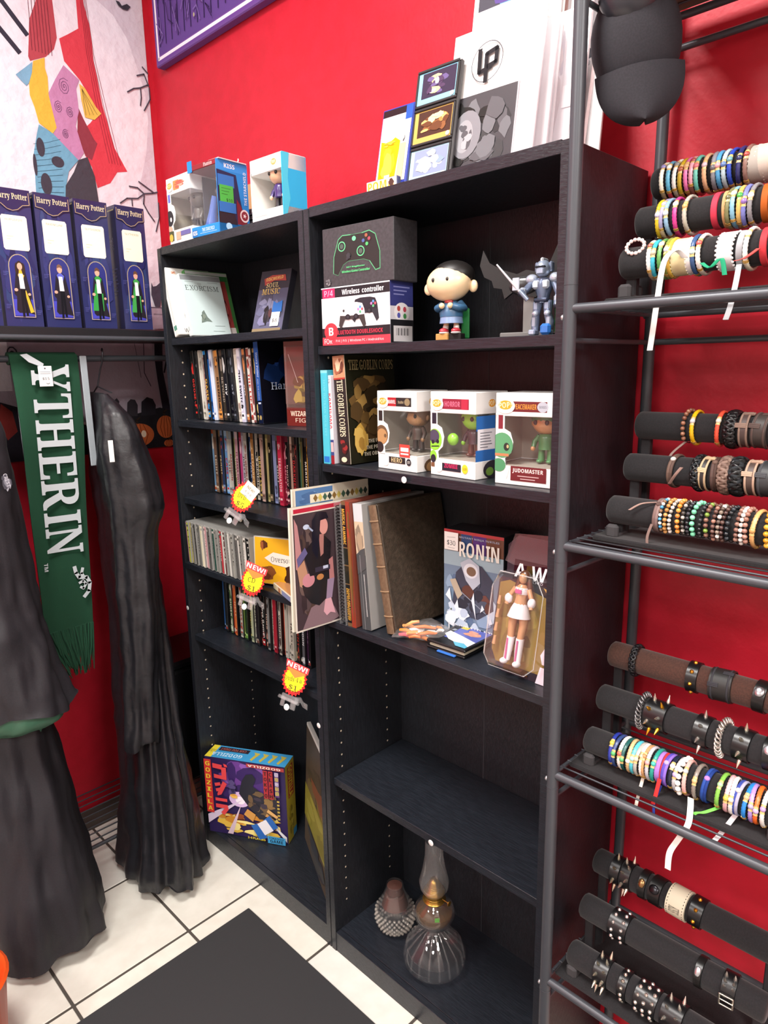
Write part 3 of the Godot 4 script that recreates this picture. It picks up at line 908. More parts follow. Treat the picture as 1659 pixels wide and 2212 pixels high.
	carton(t, 0.105, 0.164, 0.022, plain("3c3c48", 0.5)).position.z = -0.011
	p = pane(Vector3(-0.0525, 0.164, 0), Vector3.RIGHT, Vector3.DOWN, 0.105, 0.164)
	p.rect(0, 0, 1, 1, "5a5c78").rect(0, 0, 1, 0.3, "3c3a44").patches(0, 0.3, 1, 0.95, ["6a6c8c", "7c7ca0", "4a4a60", "8486a4"], 16, 0.25, 2).poly([Vector2(0.14, 0.13), Vector2(0.4, 0.08), Vector2(0.84, 0.09), Vector2(0.9, 0.19), Vector2(0.5, 0.17), Vector2(0.2, 0.24)], "b04a44").text("DISCWORLD", 0.5, 0.135, 0.05, 0.56, "e8c070", "Droid Sans Bold", -4).text("SOUL", 0.46, 0.24, 0.075, 0.42, "d8c48c", "Droid Serif Bold").text("MUSIC", 0.44, 0.34, 0.09, 0.6, "dcbf72", "Droid Serif Bold").patches(0.3, 0.46, 0.62, 0.9, ["26242c", "34303a", "5a3a3c", "1c1a20"], 12, 0.3, 5)
	p.poly([Vector2(0.6, 0.5), Vector2(0.72, 0.54), Vector2(0.9, 0.5), Vector2(0.92, 0.68), Vector2(0.6, 0.68)], "2d6fc0")
	price_sticker(p, 0.6, 0.68, 0.88, 0.9, "$8")
	p.rect(0.02, 0.93, 0.98, 0.99, "8a7a5c").done(t, "cover_print")
	# board game at the bottom
	t = thing("board_game", "square board game box marked GODZILLA at the bottom of the left bookcase", "board game", Vector3(-0.470, 0.0585, -0.086), Vector3(0, 29, 0))
	carton(t, 0.268, 0.262, 0.066, plain("2c2030", 0.5), "box", 0.002)
	p = face("front", 0.268, 0.262, 0.066)
	p.rect(0, 0, 1, 1, "2c2150").patches(0.1, 0.0, 0.9, 0.6, ["6a3f8e", "4a2c74", "8a5ab0", "b48ccc", "382460"], 20, 0.3, 7).patches(0.02, 0.66, 0.98, 0.98, ["c8862c", "e0b84a", "8a4420", "d8c878", "5a2a18", "eedc8c"], 26, 0.2, 8)
	p.oval(0.42, 0.5, 0.13, 0.1, "d8b8e4").oval(0.43, 0.51, 0.06, 0.05, "f6ecfa").poly([Vector2(0.46, 0.5), Vector2(0.0, 0.76), Vector2(0.0, 0.88)], "d8c8e0").poly([Vector2(0.44, 0.56), Vector2(0.24, 0.98), Vector2(0.31, 0.98)], "d8c0d0").poly([Vector2(0.78, 0.72), Vector2(0.99, 0.9), Vector2(0.99, 0.97)], "dcdce0")
	# a plain hill-like beast shape with a long sloping back, no known creature
	p.poly([Vector2(0.42, 0.42), Vector2(0.46, 0.26), Vector2(0.52, 0.16), Vector2(0.6, 0.14), Vector2(0.64, 0.2), Vector2(0.6, 0.3), Vector2(0.7, 0.36), Vector2(0.86, 0.42), Vector2(0.93, 0.55), Vector2(0.86, 0.7), Vector2(0.66, 0.72), Vector2(0.55, 0.6)], "262430").patches(0.5, 0.34, 0.9, 0.7, ["3c3440", "4a3a34", "6a543c", "2a2630", "8a6c40"], 18, 0.22, 9).patches(0.27, 0.22, 0.42, 0.5, ["3c3658", "55487a", "2c2648"], 8, 0.4, 3).patches(0.3, 0.42, 0.42, 0.5, ["d89a40", "e8b858"], 4, 0.5, 4)
	p.poly([Vector2(0.47, 0.68), Vector2(0.52, 0.6), Vector2(0.62, 0.66), Vector2(0.58, 0.76)], "c89048").poly([Vector2(0.78, 0.56), Vector2(0.9, 0.64), Vector2(0.88, 0.67), Vector2(0.76, 0.6)], "d8a868").poly([Vector2(0.76, 0.62), Vector2(0.86, 0.7), Vector2(0.74, 0.66)], "c89458")
	p.rect(0.0, 0.02, 0.09, 0.72, "cf3a34")
	for i in 8: p.text("GODZILLA"[i], 0.045, 0.075 + i * 0.084, 0.055, 0.055, "e8d23c", "Droid Sans Bold")
	# three angular red signs stacked down the left side
	p.poly([Vector2(0.11, 0.06), Vector2(0.23, 0.07), Vector2(0.23, 0.1), Vector2(0.28, 0.1), Vector2(0.28, 0.26), Vector2(0.12, 0.25), Vector2(0.12, 0.2), Vector2(0.22, 0.21), Vector2(0.22, 0.13), Vector2(0.11, 0.12)], "e0484c").poly([Vector2(0.25, 0.05), Vector2(0.29, 0.06), Vector2(0.3, 0.09), Vector2(0.26, 0.09)], "e0484c")
	p.poly([Vector2(0.12, 0.32), Vector2(0.19, 0.3), Vector2(0.2, 0.34), Vector2(0.13, 0.36)], "e0484c").poly([Vector2(0.13, 0.39), Vector2(0.19, 0.37), Vector2(0.2, 0.41), Vector2(0.14, 0.43)], "e0484c").poly([Vector2(0.23, 0.28), Vector2(0.28, 0.31), Vector2(0.2, 0.46), Vector2(0.15, 0.48), Vector2(0.15, 0.45)], "e0484c")
	p.rect(0.12, 0.51, 0.27, 0.55, "e0484c").poly([Vector2(0.12, 0.59), Vector2(0.27, 0.59), Vector2(0.28, 0.65), Vector2(0.22, 0.73), Vector2(0.18, 0.7), Vector2(0.23, 0.64), Vector2(0.12, 0.64)], "e0484c")
	p.rect(0.74, 0.06, 0.795, 0.42, "a82c34").rect(0.805, 0.06, 0.86, 0.42, "a82c34").rect(0.54, 0.0, 1.0, 0.045, "a83a3c")
	for i in 5:
		p.text("TOKYO"[i], 0.767, 0.1 + i * 0.07, 0.045, 0.035, "26181c", "Droid Sans Bold")
		p.text("CLASH"[i], 0.832, 0.1 + i * 0.07, 0.045, 0.035, "26181c", "Droid Sans Bold")
	p.text("GODZILLA", 0.76, 0.023, 0.028, 0.4, "f0e4d8", "Droid Sans Bold", 180)
	p.rect(0.88, 0.06, 0.935, 0.38, "5a3a7a")
	for k in [[0.09, "f0ecf8"], [0.15, "e8d860"], [0.21, "f0ecf8"], [0.27, "e8d860"], [0.33, "e8d860"]]:
		p.frame(0.89, k[0] - 0.02, 0.925, k[0] + 0.02, 0.0016, k[1]).line([Vector2(0.89, k[0]), Vector2(0.925, k[0])], 0.0016, k[1]).line([Vector2(0.907, k[0] - 0.02), Vector2(0.907, k[0] + 0.022)], 0.0016, k[1])
	for k in 6: p.rect(0.9, 0.42 + k * 0.045, 0.93, 0.445 + k * 0.045, "b8a048")
	p.text("AGES 10+", 0.66, 0.925, 0.025, 0.16, "e8d23c", "Droid Sans Bold").text("2-4 PLAYERS", 0.62, 0.965, 0.028, 0.22, "e8d23c", "Droid Sans Bold").rect(0.76, 0.9, 0.98, 0.995, "3f96c8").text("STRATEGY", 0.87, 0.925, 0.022, 0.18, "1c2430", "Droid Sans Bold").text("GAME", 0.87, 0.963, 0.04, 0.16, "14181f", "Droid Sans Bold")
	p.poly([Vector2(0.56, 0.8), Vector2(0.66, 0.75), Vector2(0.76, 0.93), Vector2(0.66, 0.97)], "2a63b0").poly([Vector2(0.72, 0.7), Vector2(0.8, 0.63), Vector2(0.9, 0.77), Vector2(0.83, 0.82)], "2a63b0").poly([Vector2(0.64, 0.765), Vector2(0.75, 0.69), Vector2(0.84, 0.82), Vector2(0.73, 0.9)], "e4e2e8").done(t, "cover_print")
	p = face("top", 0.268, 0.262, 0.066)
	p.rect(0, 0, 1, 1, "3f96c8").rect(0.0, 0.0, 0.08, 1, "e2cf3c").text("Toho", 0.04, 0.5, 0.3, 0.07, "3a3020", "Droid Serif", 180).rect(0.1, 0.1, 0.48, 0.4, "2a2430").text("CAN YOU FIGHT", 0.28, 0.25, 0.18, 0.32, "a85a50", "Droid Sans Bold", 180).text("GODZILLA", 0.25, 0.7, 0.26, 0.38, "c8e0f0", "Droid Sans Bold", 180)
	for k in 4: p.poly([Vector2(0.54 + k * 0.11, 0.2), Vector2(0.62 + k * 0.11, 0.25), Vector2(0.61 + k * 0.11, 0.45), Vector2(0.58 + k * 0.11, 0.9), Vector2(0.55 + k * 0.11, 0.8), Vector2(0.57 + k * 0.11, 0.4)], "b8a848")
	p.done(t, "lid_print")
	p = face("right", 0.268, 0.262, 0.066)
	p.rect(0, 0, 1, 1, "b8a83a").rect(0.25, 0.05, 0.85, 0.45, "a83a34").text("GODZILLA", 0.55, 0.25, 0.4, 0.38, "e2cf3c", "Droid Sans Bold", 90).patches(0.1, 0.5, 0.95, 0.98, ["a89830", "8a7a28", "c8b84a"], 9, 0.3, 3).rect(0.6, 0.9, 0.98, 0.99, "3f96c8").done(t, "side_print")
	# boards leaning in the right corner
	for k in 2:
		var lb := [Vector3(-0.325, 0.0588, -0.176), Vector3(-0.21, 0.0588, -0.178)][k] as Vector3
		var rb := [Vector3(-0.045, 0.0588, -0.034), Vector3(-0.036, 0.0588, -0.07)][k] as Vector3
		t = slab("leaning_board", ["thin printed board with white edge leaning at the bottom right of the left bookcase", "second thin board with a maroon face, behind the yellowish leaning one"][k], "board", lb, rb, lb + Vector3(0.012, 0.4, -0.02), "leaning boards")
		var bw := lb.distance_to(rb)
		b = B.new()
		b.box(Vector3(0, 0.195, -0.006), Vector3(bw, 0.39, 0.012), 0.001)
		put(b, "board", plain(["d8d5d0", "b7a4a4"][k], 0.5), t)
		p = pane(Vector3(-bw / 2 + 0.001, 0.389, 0), Vector3.RIGHT, Vector3.DOWN, bw - 0.002, 0.388)
		if k == 0: p.rect(0, 0, 1, 1, "e2dfda").rect(0.0, 0.02, 0.93, 1, "54473c").patches(0, 0.2, 0.93, 0.6, ["6a5a3c", "7a6a30", "7a4a34", "4a4034"], 16, 0.3, 5).rect(0, 0.5, 0.93, 0.78, "8a8232").patches(0, 0.5, 0.93, 0.8, ["9a9240", "7a7230"], 8, 0.3, 7).patches(0, 0.78, 0.93, 1, ["3a3c40", "4a4a48"], 8, 0.4, 6)
		else: p.rect(0, 0, 1, 1, "6a3f44")
		p.done(t, "face_print")
	# price bursts clipped to the shelf edges
	burst(Vector3(-0.262, 1.172, 0.014), Vector3(-20, 20, -24), "$5", "DVD", "yellow starburst price card with smudged writing, clipped under the third shelf", true)
	burst(Vector3(-0.218, 0.966, 0.03), Vector3(-18, 18, -10), "$1", "CD", "yellow starburst price card reading CD $1, clipped to the fourth shelf", false)
	burst(Vector3(-0.085, 0.735, 0.016), Vector3(-18, 18, -8), "$1", "Dvds 4 a", "yellow starburst price card reading Dvds $1, clipped to the fifth shelf", false)

func burst(at: Vector3, turn: Vector3, price: String, what: String, label: String, pale: bool):
	var t := thing("price_card", label, "price card", at, turn, "starburst price cards")
	var q := PackedVector2Array()
	for i in 44:
		var r := 0.037 if i % 2 == 0 else 0.032
		q.append(Vector2(r * cos(TAU * i / 44), r * 1.12 * sin(TAU * i / 44)))
	var b := B.new()
	b.hue("d83030").prism(q, -0.0006, 0.0)
	put(b, "card", card, t)
	var p := pane(Vector3(-0.04, 0.045, 0), Vector3.RIGHT, Vector3.DOWN, 0.08, 0.09)
	p.star(0.5, 0.5, 0.031, 0.0275, 24, "f2cf1c").star(0.5, 0.5, 0.0285, 0.026, 24, "f7e21f")
	if pale:
		p.poly([Vector2(0.36, 0.02), Vector2(0.95, 0.1), Vector2(0.86, 0.5), Vector2(0.3, 0.42)], "e9e3d8").text("NEW!", 0.62, 0.2, 0.08, 0.34, "7a6a40", "Droid Sans Bold", 8).text("8 8 8", 0.6, 0.33, 0.07, 0.3, "57513a", "Droid Sans", 8)
	else:
		p.poly([Vector2(0.14, 0.03), Vector2(0.84, 0.1), Vector2(0.84, 0.3), Vector2(0.5, 0.46), Vector2(0.16, 0.26)], "d9853c").poly([Vector2(0.06, 0.02), Vector2(0.94, 0.08), Vector2(0.93, 0.26), Vector2(0.1, 0.22)], "d83c40").text("NEW!", 0.5, 0.145, 0.13, 0.76, "fbe4dc", "Droid Sans Bold", 3)
	p.text(what, 0.45, 0.5, 0.13, 0.16 + 0.06 * what.length(), "26241a", "Droid Serif", -6).text(price, 0.52, 0.72, 0.15, 0.3, "26241a", "Droid Serif", -4).line([Vector2(0.36, 0.82), Vector2(0.78, 0.8)], 0.0012, "26241a").done(t, "print")
	# clear spring clip with two jaws
	b = B.new()
	b.box(Vector3(0, -0.048, -0.001), Vector3(0.05, 0.016, 0.006), 0.002)
	b.box(Vector3(-0.014, -0.058, 0.006), Vector3(0.012, 0.024, 0.004), 0.0015)
	b.box(Vector3(0.016, -0.060, 0.004), Vector3(0.016, 0.022, 0.004), 0.0015)
	b.tube([Vector3(-0.03, -0.05, 0.003), Vector3(0.03, -0.052, 0.003)], 0.0045, 8)
	b.ribbon([Vector3(0.016, -0.046, 0.0), Vector3(0.034, -0.040, 0.004), Vector3(0.046, -0.046, 0.01), Vector3(0.058, -0.05, 0.006)], Vector3(0, 0.014, 0.006), 0.002)
	var cm := clear(0.09, 0.08, "f0f2f4")
	var clip := put(b, "clear_clip", cm, t)
	b = B.new()
	b.x = Transform3D(Basis(Vector3.RIGHT, PI / 2), Vector3(0.002, -0.068, 0.008))
	b.lathe([Vector2(0, 0.0015), Vector2(0.007, 0.0015), Vector2(0.008, 0), Vector2(0, 0)], 14)
	put(b, "clip_pad", plain("ececec", 0.4), clip)

# ---------- right bookcase ----------
func pop_box(at: Vector3, yaw: float, label: String, art: Callable, d := 0.09):
	var w := 0.116
	var h := 0.16
	var t := thing("figure_box", label, "toy box", at, Vector3(0, yaw, 0), "windowed figure boxes on the right bookcase")
	var wm := plain("f2f1ee", 0.4)
	# carton with an open window in the front and the right side
	var b := B.new()
	b.box(Vector3(0, h - 0.02, 0), Vector3(w, 0.04, d), 0.001)
	b.box(Vector3(0, 0.0165, 0), Vector3(w, 0.033, d), 0.001)
	b.box(Vector3(-w / 2 + 0.001, h / 2, 0), Vector3(0.002, h - 0.07, d))
	b.box(Vector3(0, h / 2, -d / 2 + 0.001), Vector3(w - 0.002, h - 0.07, 0.002))
	b.box(Vector3(w / 2 - 0.002, h / 2, -d / 2 + 0.006), Vector3(0.003, h - 0.07, 0.011))
	put(b, "box", wm, t)
	b = B.new()
	b.box(Vector3(0.001, 0.034, 0), Vector3(w - 0.006, 0.0012, d - 0.006))
	b.box(Vector3(-w / 2 + 0.0026, h / 2, 0), Vector3(0.0008, h - 0.075, d - 0.004))
	b.box(Vector3(0, h / 2, -d / 2 + 0.0028), Vector3(w - 0.006, h - 0.075, 0.0008))
	put(b, "tray", plain("a19a8e", 0.7), t)
	# card left of the window, cut along a wavy outline
	b = B.new()
	var q := PackedVector2Array([Vector2(-w / 2, 0.03), Vector2(-w / 2 + 0.022, 0.03), Vector2(-w / 2 + 0.02, 0.046), Vector2(-w / 2 + 0.032, 0.056), Vector2(-w / 2 + 0.036, 0.075), Vector2(-w / 2 + 0.03, 0.092), Vector2(-w / 2 + 0.018, 0.098), Vector2(-w / 2 + 0.018, 0.122), Vector2(-w / 2, 0.122)])
	b.prism(q, d / 2 - 0.0012, d / 2)
	put(b, "front_card", wm, t)
	b = B.new()
	b.quad(Vector3(-w / 2 + 0.01, 0.03, d / 2 - 0.0016), Vector3(w / 2 - 0.0006, 0.03, d / 2 - 0.0016), Vector3(w / 2 - 0.0006, 0.124, d / 2 - 0.0016), Vector3(-w / 2 + 0.01, 0.124, d / 2 - 0.0016), Vector3.BACK)
	b.quad(Vector3(w / 2 - 0.0006, 0.03, d / 2 - 0.0016), Vector3(w / 2 - 0.0006, 0.03, -d / 2 + 0.01), Vector3(w / 2 - 0.0006, 0.124, -d / 2 + 0.01), Vector3(w / 2 - 0.0006, 0.124, d / 2 - 0.0016), Vector3.RIGHT)
	put(b, "clear_window", film, t)
	art.call(t, w, h, d)
	return t

func pop_logo(p: P, cx: float, cy: float, k := 1.0):
	p.oval(cx, cy, 0.15 * k, 0.075 * k, "f4f2ee").oval(cx, cy - 0.01, 0.11 * k, 0.045 * k, "e39a2a").text("POP!", cx, cy - 0.01, 0.055 * k, 0.2 * k, "f7e6b8", "Droid Sans Bold", -4)

# big-headed figure standing on its origin
func big_head(t, at: Vector3, head: Array, skin: String, dress: String, legs: String, extra := {}):
	var b := B.new()
	b.x = Transform3D(Basis.IDENTITY, at)
	b.hue(legs)
	for s in [-1, 1]:
		b.tube([Vector3(s * 0.009, 0.003, 0), Vector3(s * 0.0085, 0.022, 0), Vector3(s * 0.007, 0.03, 0)], [0.0065, 0.0055, 0.006], 10)
		b.ball(Vector3(s * 0.0095, 0.004, 0.003), Vector3(0.0065, 0.004, 0.009), 10, 6)
	b.hue(dress)
	b.lathe([Vector2(0, 0.024), Vector2(0.014, 0.025), Vector2(0.013, 0.036), Vector2(0.015, 0.046), Vector2(0.011, 0.052), Vector2(0.0, 0.054)], 14)
	for s in [-1, 1]:
		b.tube([Vector3(s * 0.013, 0.048, 0), Vector3(s * 0.021, 0.038, 0.003), Vector3(s * 0.021, 0.028, 0.008)], [0.005, 0.0048, 0.004], 8)
		b.hue(skin); b.ball(Vector3(s * 0.021, 0.026, 0.009), Vector3(0.0045, 0.0048, 0.0045), 8, 6); b.hue(dress)
	put(b, "figure_body", shiny, t)
	b = B.new()
	b.x = Transform3D(Basis.IDENTITY, at + Vector3(0, 0.073, 0))
	b.hue(skin).ball(Vector3.ZERO, Vector3(0.026, 0.0225, 0.0225), 18, 12)
	for s in [-1, 1]:
		b.ball(Vector3(s * 0.026, -0.003, 0), Vector3(0.004, 0.006, 0.004), 8, 6)
		b.hue("1b1718").ball(Vector3(s * 0.011, 0.0, 0.0205), Vector3(0.004, 0.0045, 0.003), 10, 6)
		b.hue(skin)
	for e in head:   # caps, hoods and hair as extra rounded shells
		b.hue(e[0]).ball(e[1], e[2], 16, 10)
	put(b, "figure_head", shiny, t)

func fill_right_case():
	var t
	var p: P
	var b: B
	# top shelf: two controller boxes
	t = thing("controller_box", "white, red and black box with two game controllers, under the plain black box", "box", Vector3(0.131, 1.5325, -0.05), Vector3(0, 3, 0))
	carton(t, 0.19, 0.116, 0.07, plain("dedce0", 0.45))
	p = face("front", 0.19, 0.116, 0.07)
	p.rect(0, 0, 1, 1, "eceaee").rect(0, 0.02, 1, 0.18, "1c1b1f").rect(0.02, 0.015, 0.21, 0.18, "d4285a").text("P/4", 0.115, 0.1, 0.1, 0.13, "f0b8d8").text("Wireless  controller", 0.62, 0.1, 0.09, 0.6, "f0eef2", "Droid Sans Bold").rect(0, 0.7, 1, 0.87, "1c1b1f").rect(0, 0.86, 1, 1, "d23a48").text("FOR", 0.09, 0.93, 0.085, 0.12, "fbe9ea").text("P/4 | P/3 | Windows PC / Android/ios", 0.56, 0.935, 0.055, 0.7, "f6d8dc").text("BLUETOOTH DOUBLESHOCK", 0.56, 0.785, 0.07, 0.68, "c83048", "Droid Sans Bold").oval(0.14, 0.76, 0.105, 0.15, "c8343e").text("B", 0.14, 0.76, 0.14, 0.07, "f4ecec", "Droid Sans Bold")
	controller_art(p, 0.66, 0.42, 0.34, "24262c", "2a2c33")
	controller_art(p, 0.47, 0.5, 0.36, "f6f5f8", "3a3234")
	p.done(t, "box_print")
	p = face("right", 0.19, 0.116, 0.07)
	p.rect(0, 0, 1, 1, "3a3f80").lines_of_print(0.15, 0.08, 0.85, 3, 0.06, 0.02, "8c90c8").rect(0, 0.4, 1, 1, "d8d8e0").oval(0.5, 0.5, 0.34, 0.16, "f2f1f4").oval(0.36, 0.44, 0.07, 0.045, "c05048").oval(0.62, 0.45, 0.07, 0.045, "c8485c").oval(0.36, 0.55, 0.07, 0.045, "5a60b8").oval(0.62, 0.56, 0.07, 0.045, "4a9a58").rect(0, 0.62, 1, 1, "1f1e26").rect(0.12, 0.72, 0.95, 0.98, "dcdadc")
	for k in 9: p.rect(0.24 + k * 0.065, 0.76, 0.255 + k * 0.065 + 0.02 * (k % 2), 0.88, "3a383c")
	p.done(t, "side_print")
	t = thing("controller_box", "black box with a green-outlined game controller, on top of the white one", "box", Vector3(0.139, 1.6492, -0.052), Vector3(0, 2, -0.6))
	carton(t, 0.197, 0.114, 0.07, rough_mat("ffffff", 0.55, "343236", "454347", Vector3(6, 6, 6), 0.03, 61))
	p = face("front", 0.197, 0.114, 0.07)
	var o := [Vector2(0.16, 0.78), Vector2(0.17, 0.5), Vector2(0.24, 0.22), Vector2(0.3, 0.16), Vector2(0.42, 0.17), Vector2(0.58, 0.17), Vector2(0.68, 0.15), Vector2(0.76, 0.22), Vector2(0.82, 0.5), Vector2(0.82, 0.78), Vector2(0.76, 0.8), Vector2(0.68, 0.64), Vector2(0.6, 0.6), Vector2(0.38, 0.6), Vector2(0.31, 0.65), Vector2(0.23, 0.82), Vector2(0.16, 0.78)]
	p.poly(o.slice(0, 16), "232225").line(o.slice(0, 5), 0.0016, "59b07c").line(o.slice(5, 12), 0.0016, "59b07c").line(o.slice(11, 17), 0.0009, "4a8a66").line(o.slice(4, 6), 0.0009, "4a8a66")
	for k in [[0.29, 0.34], [0.56, 0.46]]: p.oval(k[0], k[1], 0.055, 0.085, "63c088").oval(k[0], k[1], 0.043, 0.067, "26262a").oval(k[0], k[1], 0.026, 0.042, "4a5a52")
	p.oval(0.47, 0.24, 0.028, 0.04, "6fd09a").oval(0.64, 0.22, 0.02, 0.03, "9a5a44").oval(0.6, 0.3, 0.02, 0.03, "4a5c98").oval(0.68, 0.28, 0.02, 0.03, "9c4454").oval(0.65, 0.36, 0.02, 0.03, "4fae6a").patches(0.34, 0.44, 0.44, 0.6, ["343338", "3c3a40"], 5, 0.4, 3)
	p.text("NOT RingMaster", 0.49, 0.705, 0.035, 0.26, "5bd284", "Droid Sans Bold").text("Wireless Game Controller", 0.49, 0.77, 0.04, 0.4, "5bd284", "Droid Sans Bold").patches(0.02, 0.84, 0.14, 0.99, ["6a686c", "4c4a4e", "807e82"], 6, 0.4, 9).done(t, "box_print")
	# round-headed toy boy, a plain stand-in
	t = thing("bobble_figure", "toy boy with a large round head, blue jacket and shorts, on wooden blocks", "figurine", Vector3(0.349, 1.5325, -0.062), Vector3(0, 14, 0))
	b = B.new()
	b.hue("b98a52").box(Vector3(-0.013, 0.006, 0.012), Vector3(0.025, 0.012, 0.02), 0.0012)
	b.hue("22211f").box(Vector3(0.012, 0.006, 0.008), Vector3(0.024, 0.012, 0.02), 0.0012)
	put(b, "blocks", card, t)
	b = B.new()
	for s in [-1, 1]:
		b.hue("c23c48").ball(Vector3(s * 0.012, 0.017, 0.013), Vector3(0.0085, 0.0055, 0.012), 12, 7)
		b.hue("efe9e4").ball(Vector3(s * 0.012, 0.0135, 0.013), Vector3(0.009, 0.003, 0.0125), 12, 6)
		b.hue("f0e8e0").tube([Vector3(s * 0.011, 0.018, 0.009), Vector3(s * 0.0105, 0.026, 0.008)], 0.0055, 10)
		b.hue("e8c49a").tube([Vector3(s * 0.0105, 0.024, 0.008), Vector3(s * 0.010, 0.033, 0.007)], 0.005, 10)
	put(b, "legs", shiny, t)
	b = B.new()
	b.hue("7d93b8")
	b.lathe([Vector2(0, 0.043), Vector2(0.0205, 0.043), Vector2(0.022, 0.03), Vector2(0.0185, 0.0295), Vector2(0, 0.034)], 18, Vector3(0, 0, 0.007))
	put(b, "shorts", shiny, t)
	b = B.new()
	b.hue("3b6488")
	b.lathe([Vector2(0, 0.041), Vector2(0.0215, 0.0415), Vector2(0.0225, 0.05), Vector2(0.019, 0.062), Vector2(0.0105, 0.071), Vector2(0, 0.073)], 18, Vector3(0, 0, 0.007))
	for s in [-1, 1]:
		b.tube([Vector3(s * 0.017, 0.066, 0.007), Vector3(s * 0.027, 0.056, 0.011), Vector3(s * 0.021, 0.057, 0.023), Vector3(s * 0.012, 0.06, 0.027)], [0.0065, 0.007, 0.0065, 0.006], 10)
	put(b, "jacket", shiny, t)
	b = B.new()
	b.hue("b03a3c").ball(Vector3(0, 0.068, 0.018), Vector3(0.009, 0.0045, 0.006), 10, 6)
	put(b, "neckerchief", shiny, t)
	b = B.new()
	b.hue("efd0a4")
	for s in [-1, 1]: b.ball(Vector3(s * 0.0085, 0.0605, 0.030), Vector3(0.0055, 0.0055, 0.0055), 10, 7)
	b.hue("f1d3aa").ball(Vector3(-0.003, 0.101, 0.012), Vector3(0.0425, 0.032, 0.033), 26, 16)
	for s in [-1, 1]: b.ball(Vector3(s * 0.045 - 0.003, 0.094, 0.004), Vector3(0.009, 0.011, 0.006), 12, 8)
	var hd := put(b, "head", shiny, t)
	b = B.new()
	b.hue("1a1716").ball(Vector3(0.002, 0.114, 0.003), Vector3(0.0405, 0.0275, 0.0335), 22, 14)
	put(b, "hair", plain("1a1716", 0.45), hd)
	b = B.new()
	for s in [-1, 1]:
		b.hue("17130f").ball(Vector3(s * 0.014 - 0.006, 0.105, 0.0425), Vector3(0.003, 0.004, 0.002), 10, 6)
	put(b, "eyes", shiny, hd)
	b = B.new()
	b.box(Vector3(0.02, 0.03, -0.012), Vector3(0.016, 0.055, 0.006), 0.002)
	put(b, "prop_card", plain("1f7a3c", 0.5), t)
	# black wing ornament on a grey post
	t = thing("wing_ornament", "black scalloped wing ornament on a grey square post and foot", "ornament", Vector3(0.497, 1.5325, -0.085), Vector3(0, 16, 0))
	b = B.new()
	b.box(Vector3(0.0, 0.004, 0.0), Vector3(0.085, 0.008, 0.05), 0.0015)
	put(b, "foot", plain("6f6d6c", 0.6), t)
	b = B.new()
	b.box(Vector3(0.0, 0.042, -0.008), Vector3(0.02, 0.07, 0.012), 0.0012)
	put(b, "post", plain("7b7977", 0.6), t)
	b = B.new()
	var wing := PackedVector2Array([Vector2(-0.082, 0.15), Vector2(-0.088, 0.125), Vector2(-0.08, 0.105), Vector2(-0.066, 0.098), Vector2(-0.062, 0.086), Vector2(-0.047, 0.083), Vector2(-0.042, 0.066), Vector2(-0.028, 0.076), Vector2(-0.008, 0.07), Vector2(0.014, 0.066), Vector2(0.022, 0.076), Vector2(0.046, 0.084), Vector2(0.05, 0.11), Vector2(0.05, 0.152), Vector2(0.036, 0.12), Vector2(0.012, 0.108), Vector2(-0.004, 0.112), Vector2(-0.02, 0.106), Vector2(-0.05, 0.116), Vector2(-0.07, 0.128)])
	b.prism(wing, -0.004, 0.004)
	put(b, "wings", plain("101012", 0.4), t)
	b = B.new()
	b.ball(Vector3(-0.008, 0.086, 0.002), Vector3(0.028, 0.016, 0.008), 14, 8)
	put(b, "boss", plain("1d1c1f", 0.3), t)
	# armoured figure
	armour(Vector3(0.548, 1.5325, -0.05))
	# ---- second shelf: books and three windowed boxes ----
	t = thing("book", "tall cyan book standing at the left end of the second shelf, right bookcase", "book", Vector3(0.032, 1.2785, -0.015), Vector3(0, 0, 0.4))
	carton(t, 0.022, 0.203, 0.15, plain("3f9fb4", 0.5)).position.z = -0.075
	p = pane(Vector3(-0.0108, 0.203, 0), Vector3.RIGHT, Vector3.DOWN, 0.0216, 0.203)
	p.rect(0, 0, 1, 1, "49b4c8").rect(0, 0, 1, 0.03, "80d4de").text("HOW TO TRAIN YOUR PET", 0.5, 0.4, 0.3, 0.6, "78cad6", "Droid Serif", 90).rect(0.1, 0.92, 0.9, 0.985, "2a6fc0").done(t, "spine_print")
	t = thing("book", "thin white-spined book with red lettering between the cyan and thick black books", "book", Vector3(0.0485, 1.2785, -0.018), Vector3(0, 0, 1.5))
	carton(t, 0.011, 0.192, 0.14, plain("c9c6d0", 0.5)).position.z = -0.07
	p = pane(Vector3(-0.0054, 0.192, 0), Vector3.RIGHT, Vector3.DOWN, 0.0108, 0.192)
	p.rect(0, 0, 1, 0.72, "eeecee").rect(0, 0.72, 1, 0.9, "3a4278").rect(0.1, 0.75, 0.9, 0.86, "c8a8a8").rect(0, 0.9, 1, 1, "8a1c24").text("KAMISAMA", 0.5, 0.4, 0.6, 0.4, "c03040", "Droid Sans Bold", 90).text("19", 0.5, 0.06, 0.5, 0.05, "3a3a44", "Droid Sans", 90).done(t, "spine_print")
	t = thing("book", "thick dark fantasy paperback lettered THE GOBLIN CORPS", "book", Vector3(0.079, 1.2785 + 0.0012, -0.026), Vector3(0, 0, 3.2))
	carton(t, 0.036, 0.232, 0.152, plain("d8cdb4", 0.6)).position.z = -0.076
	p = pane(Vector3(-0.018, 0.232, 0.0002), Vector3.RIGHT, Vector3.DOWN, 0.036, 0.232)
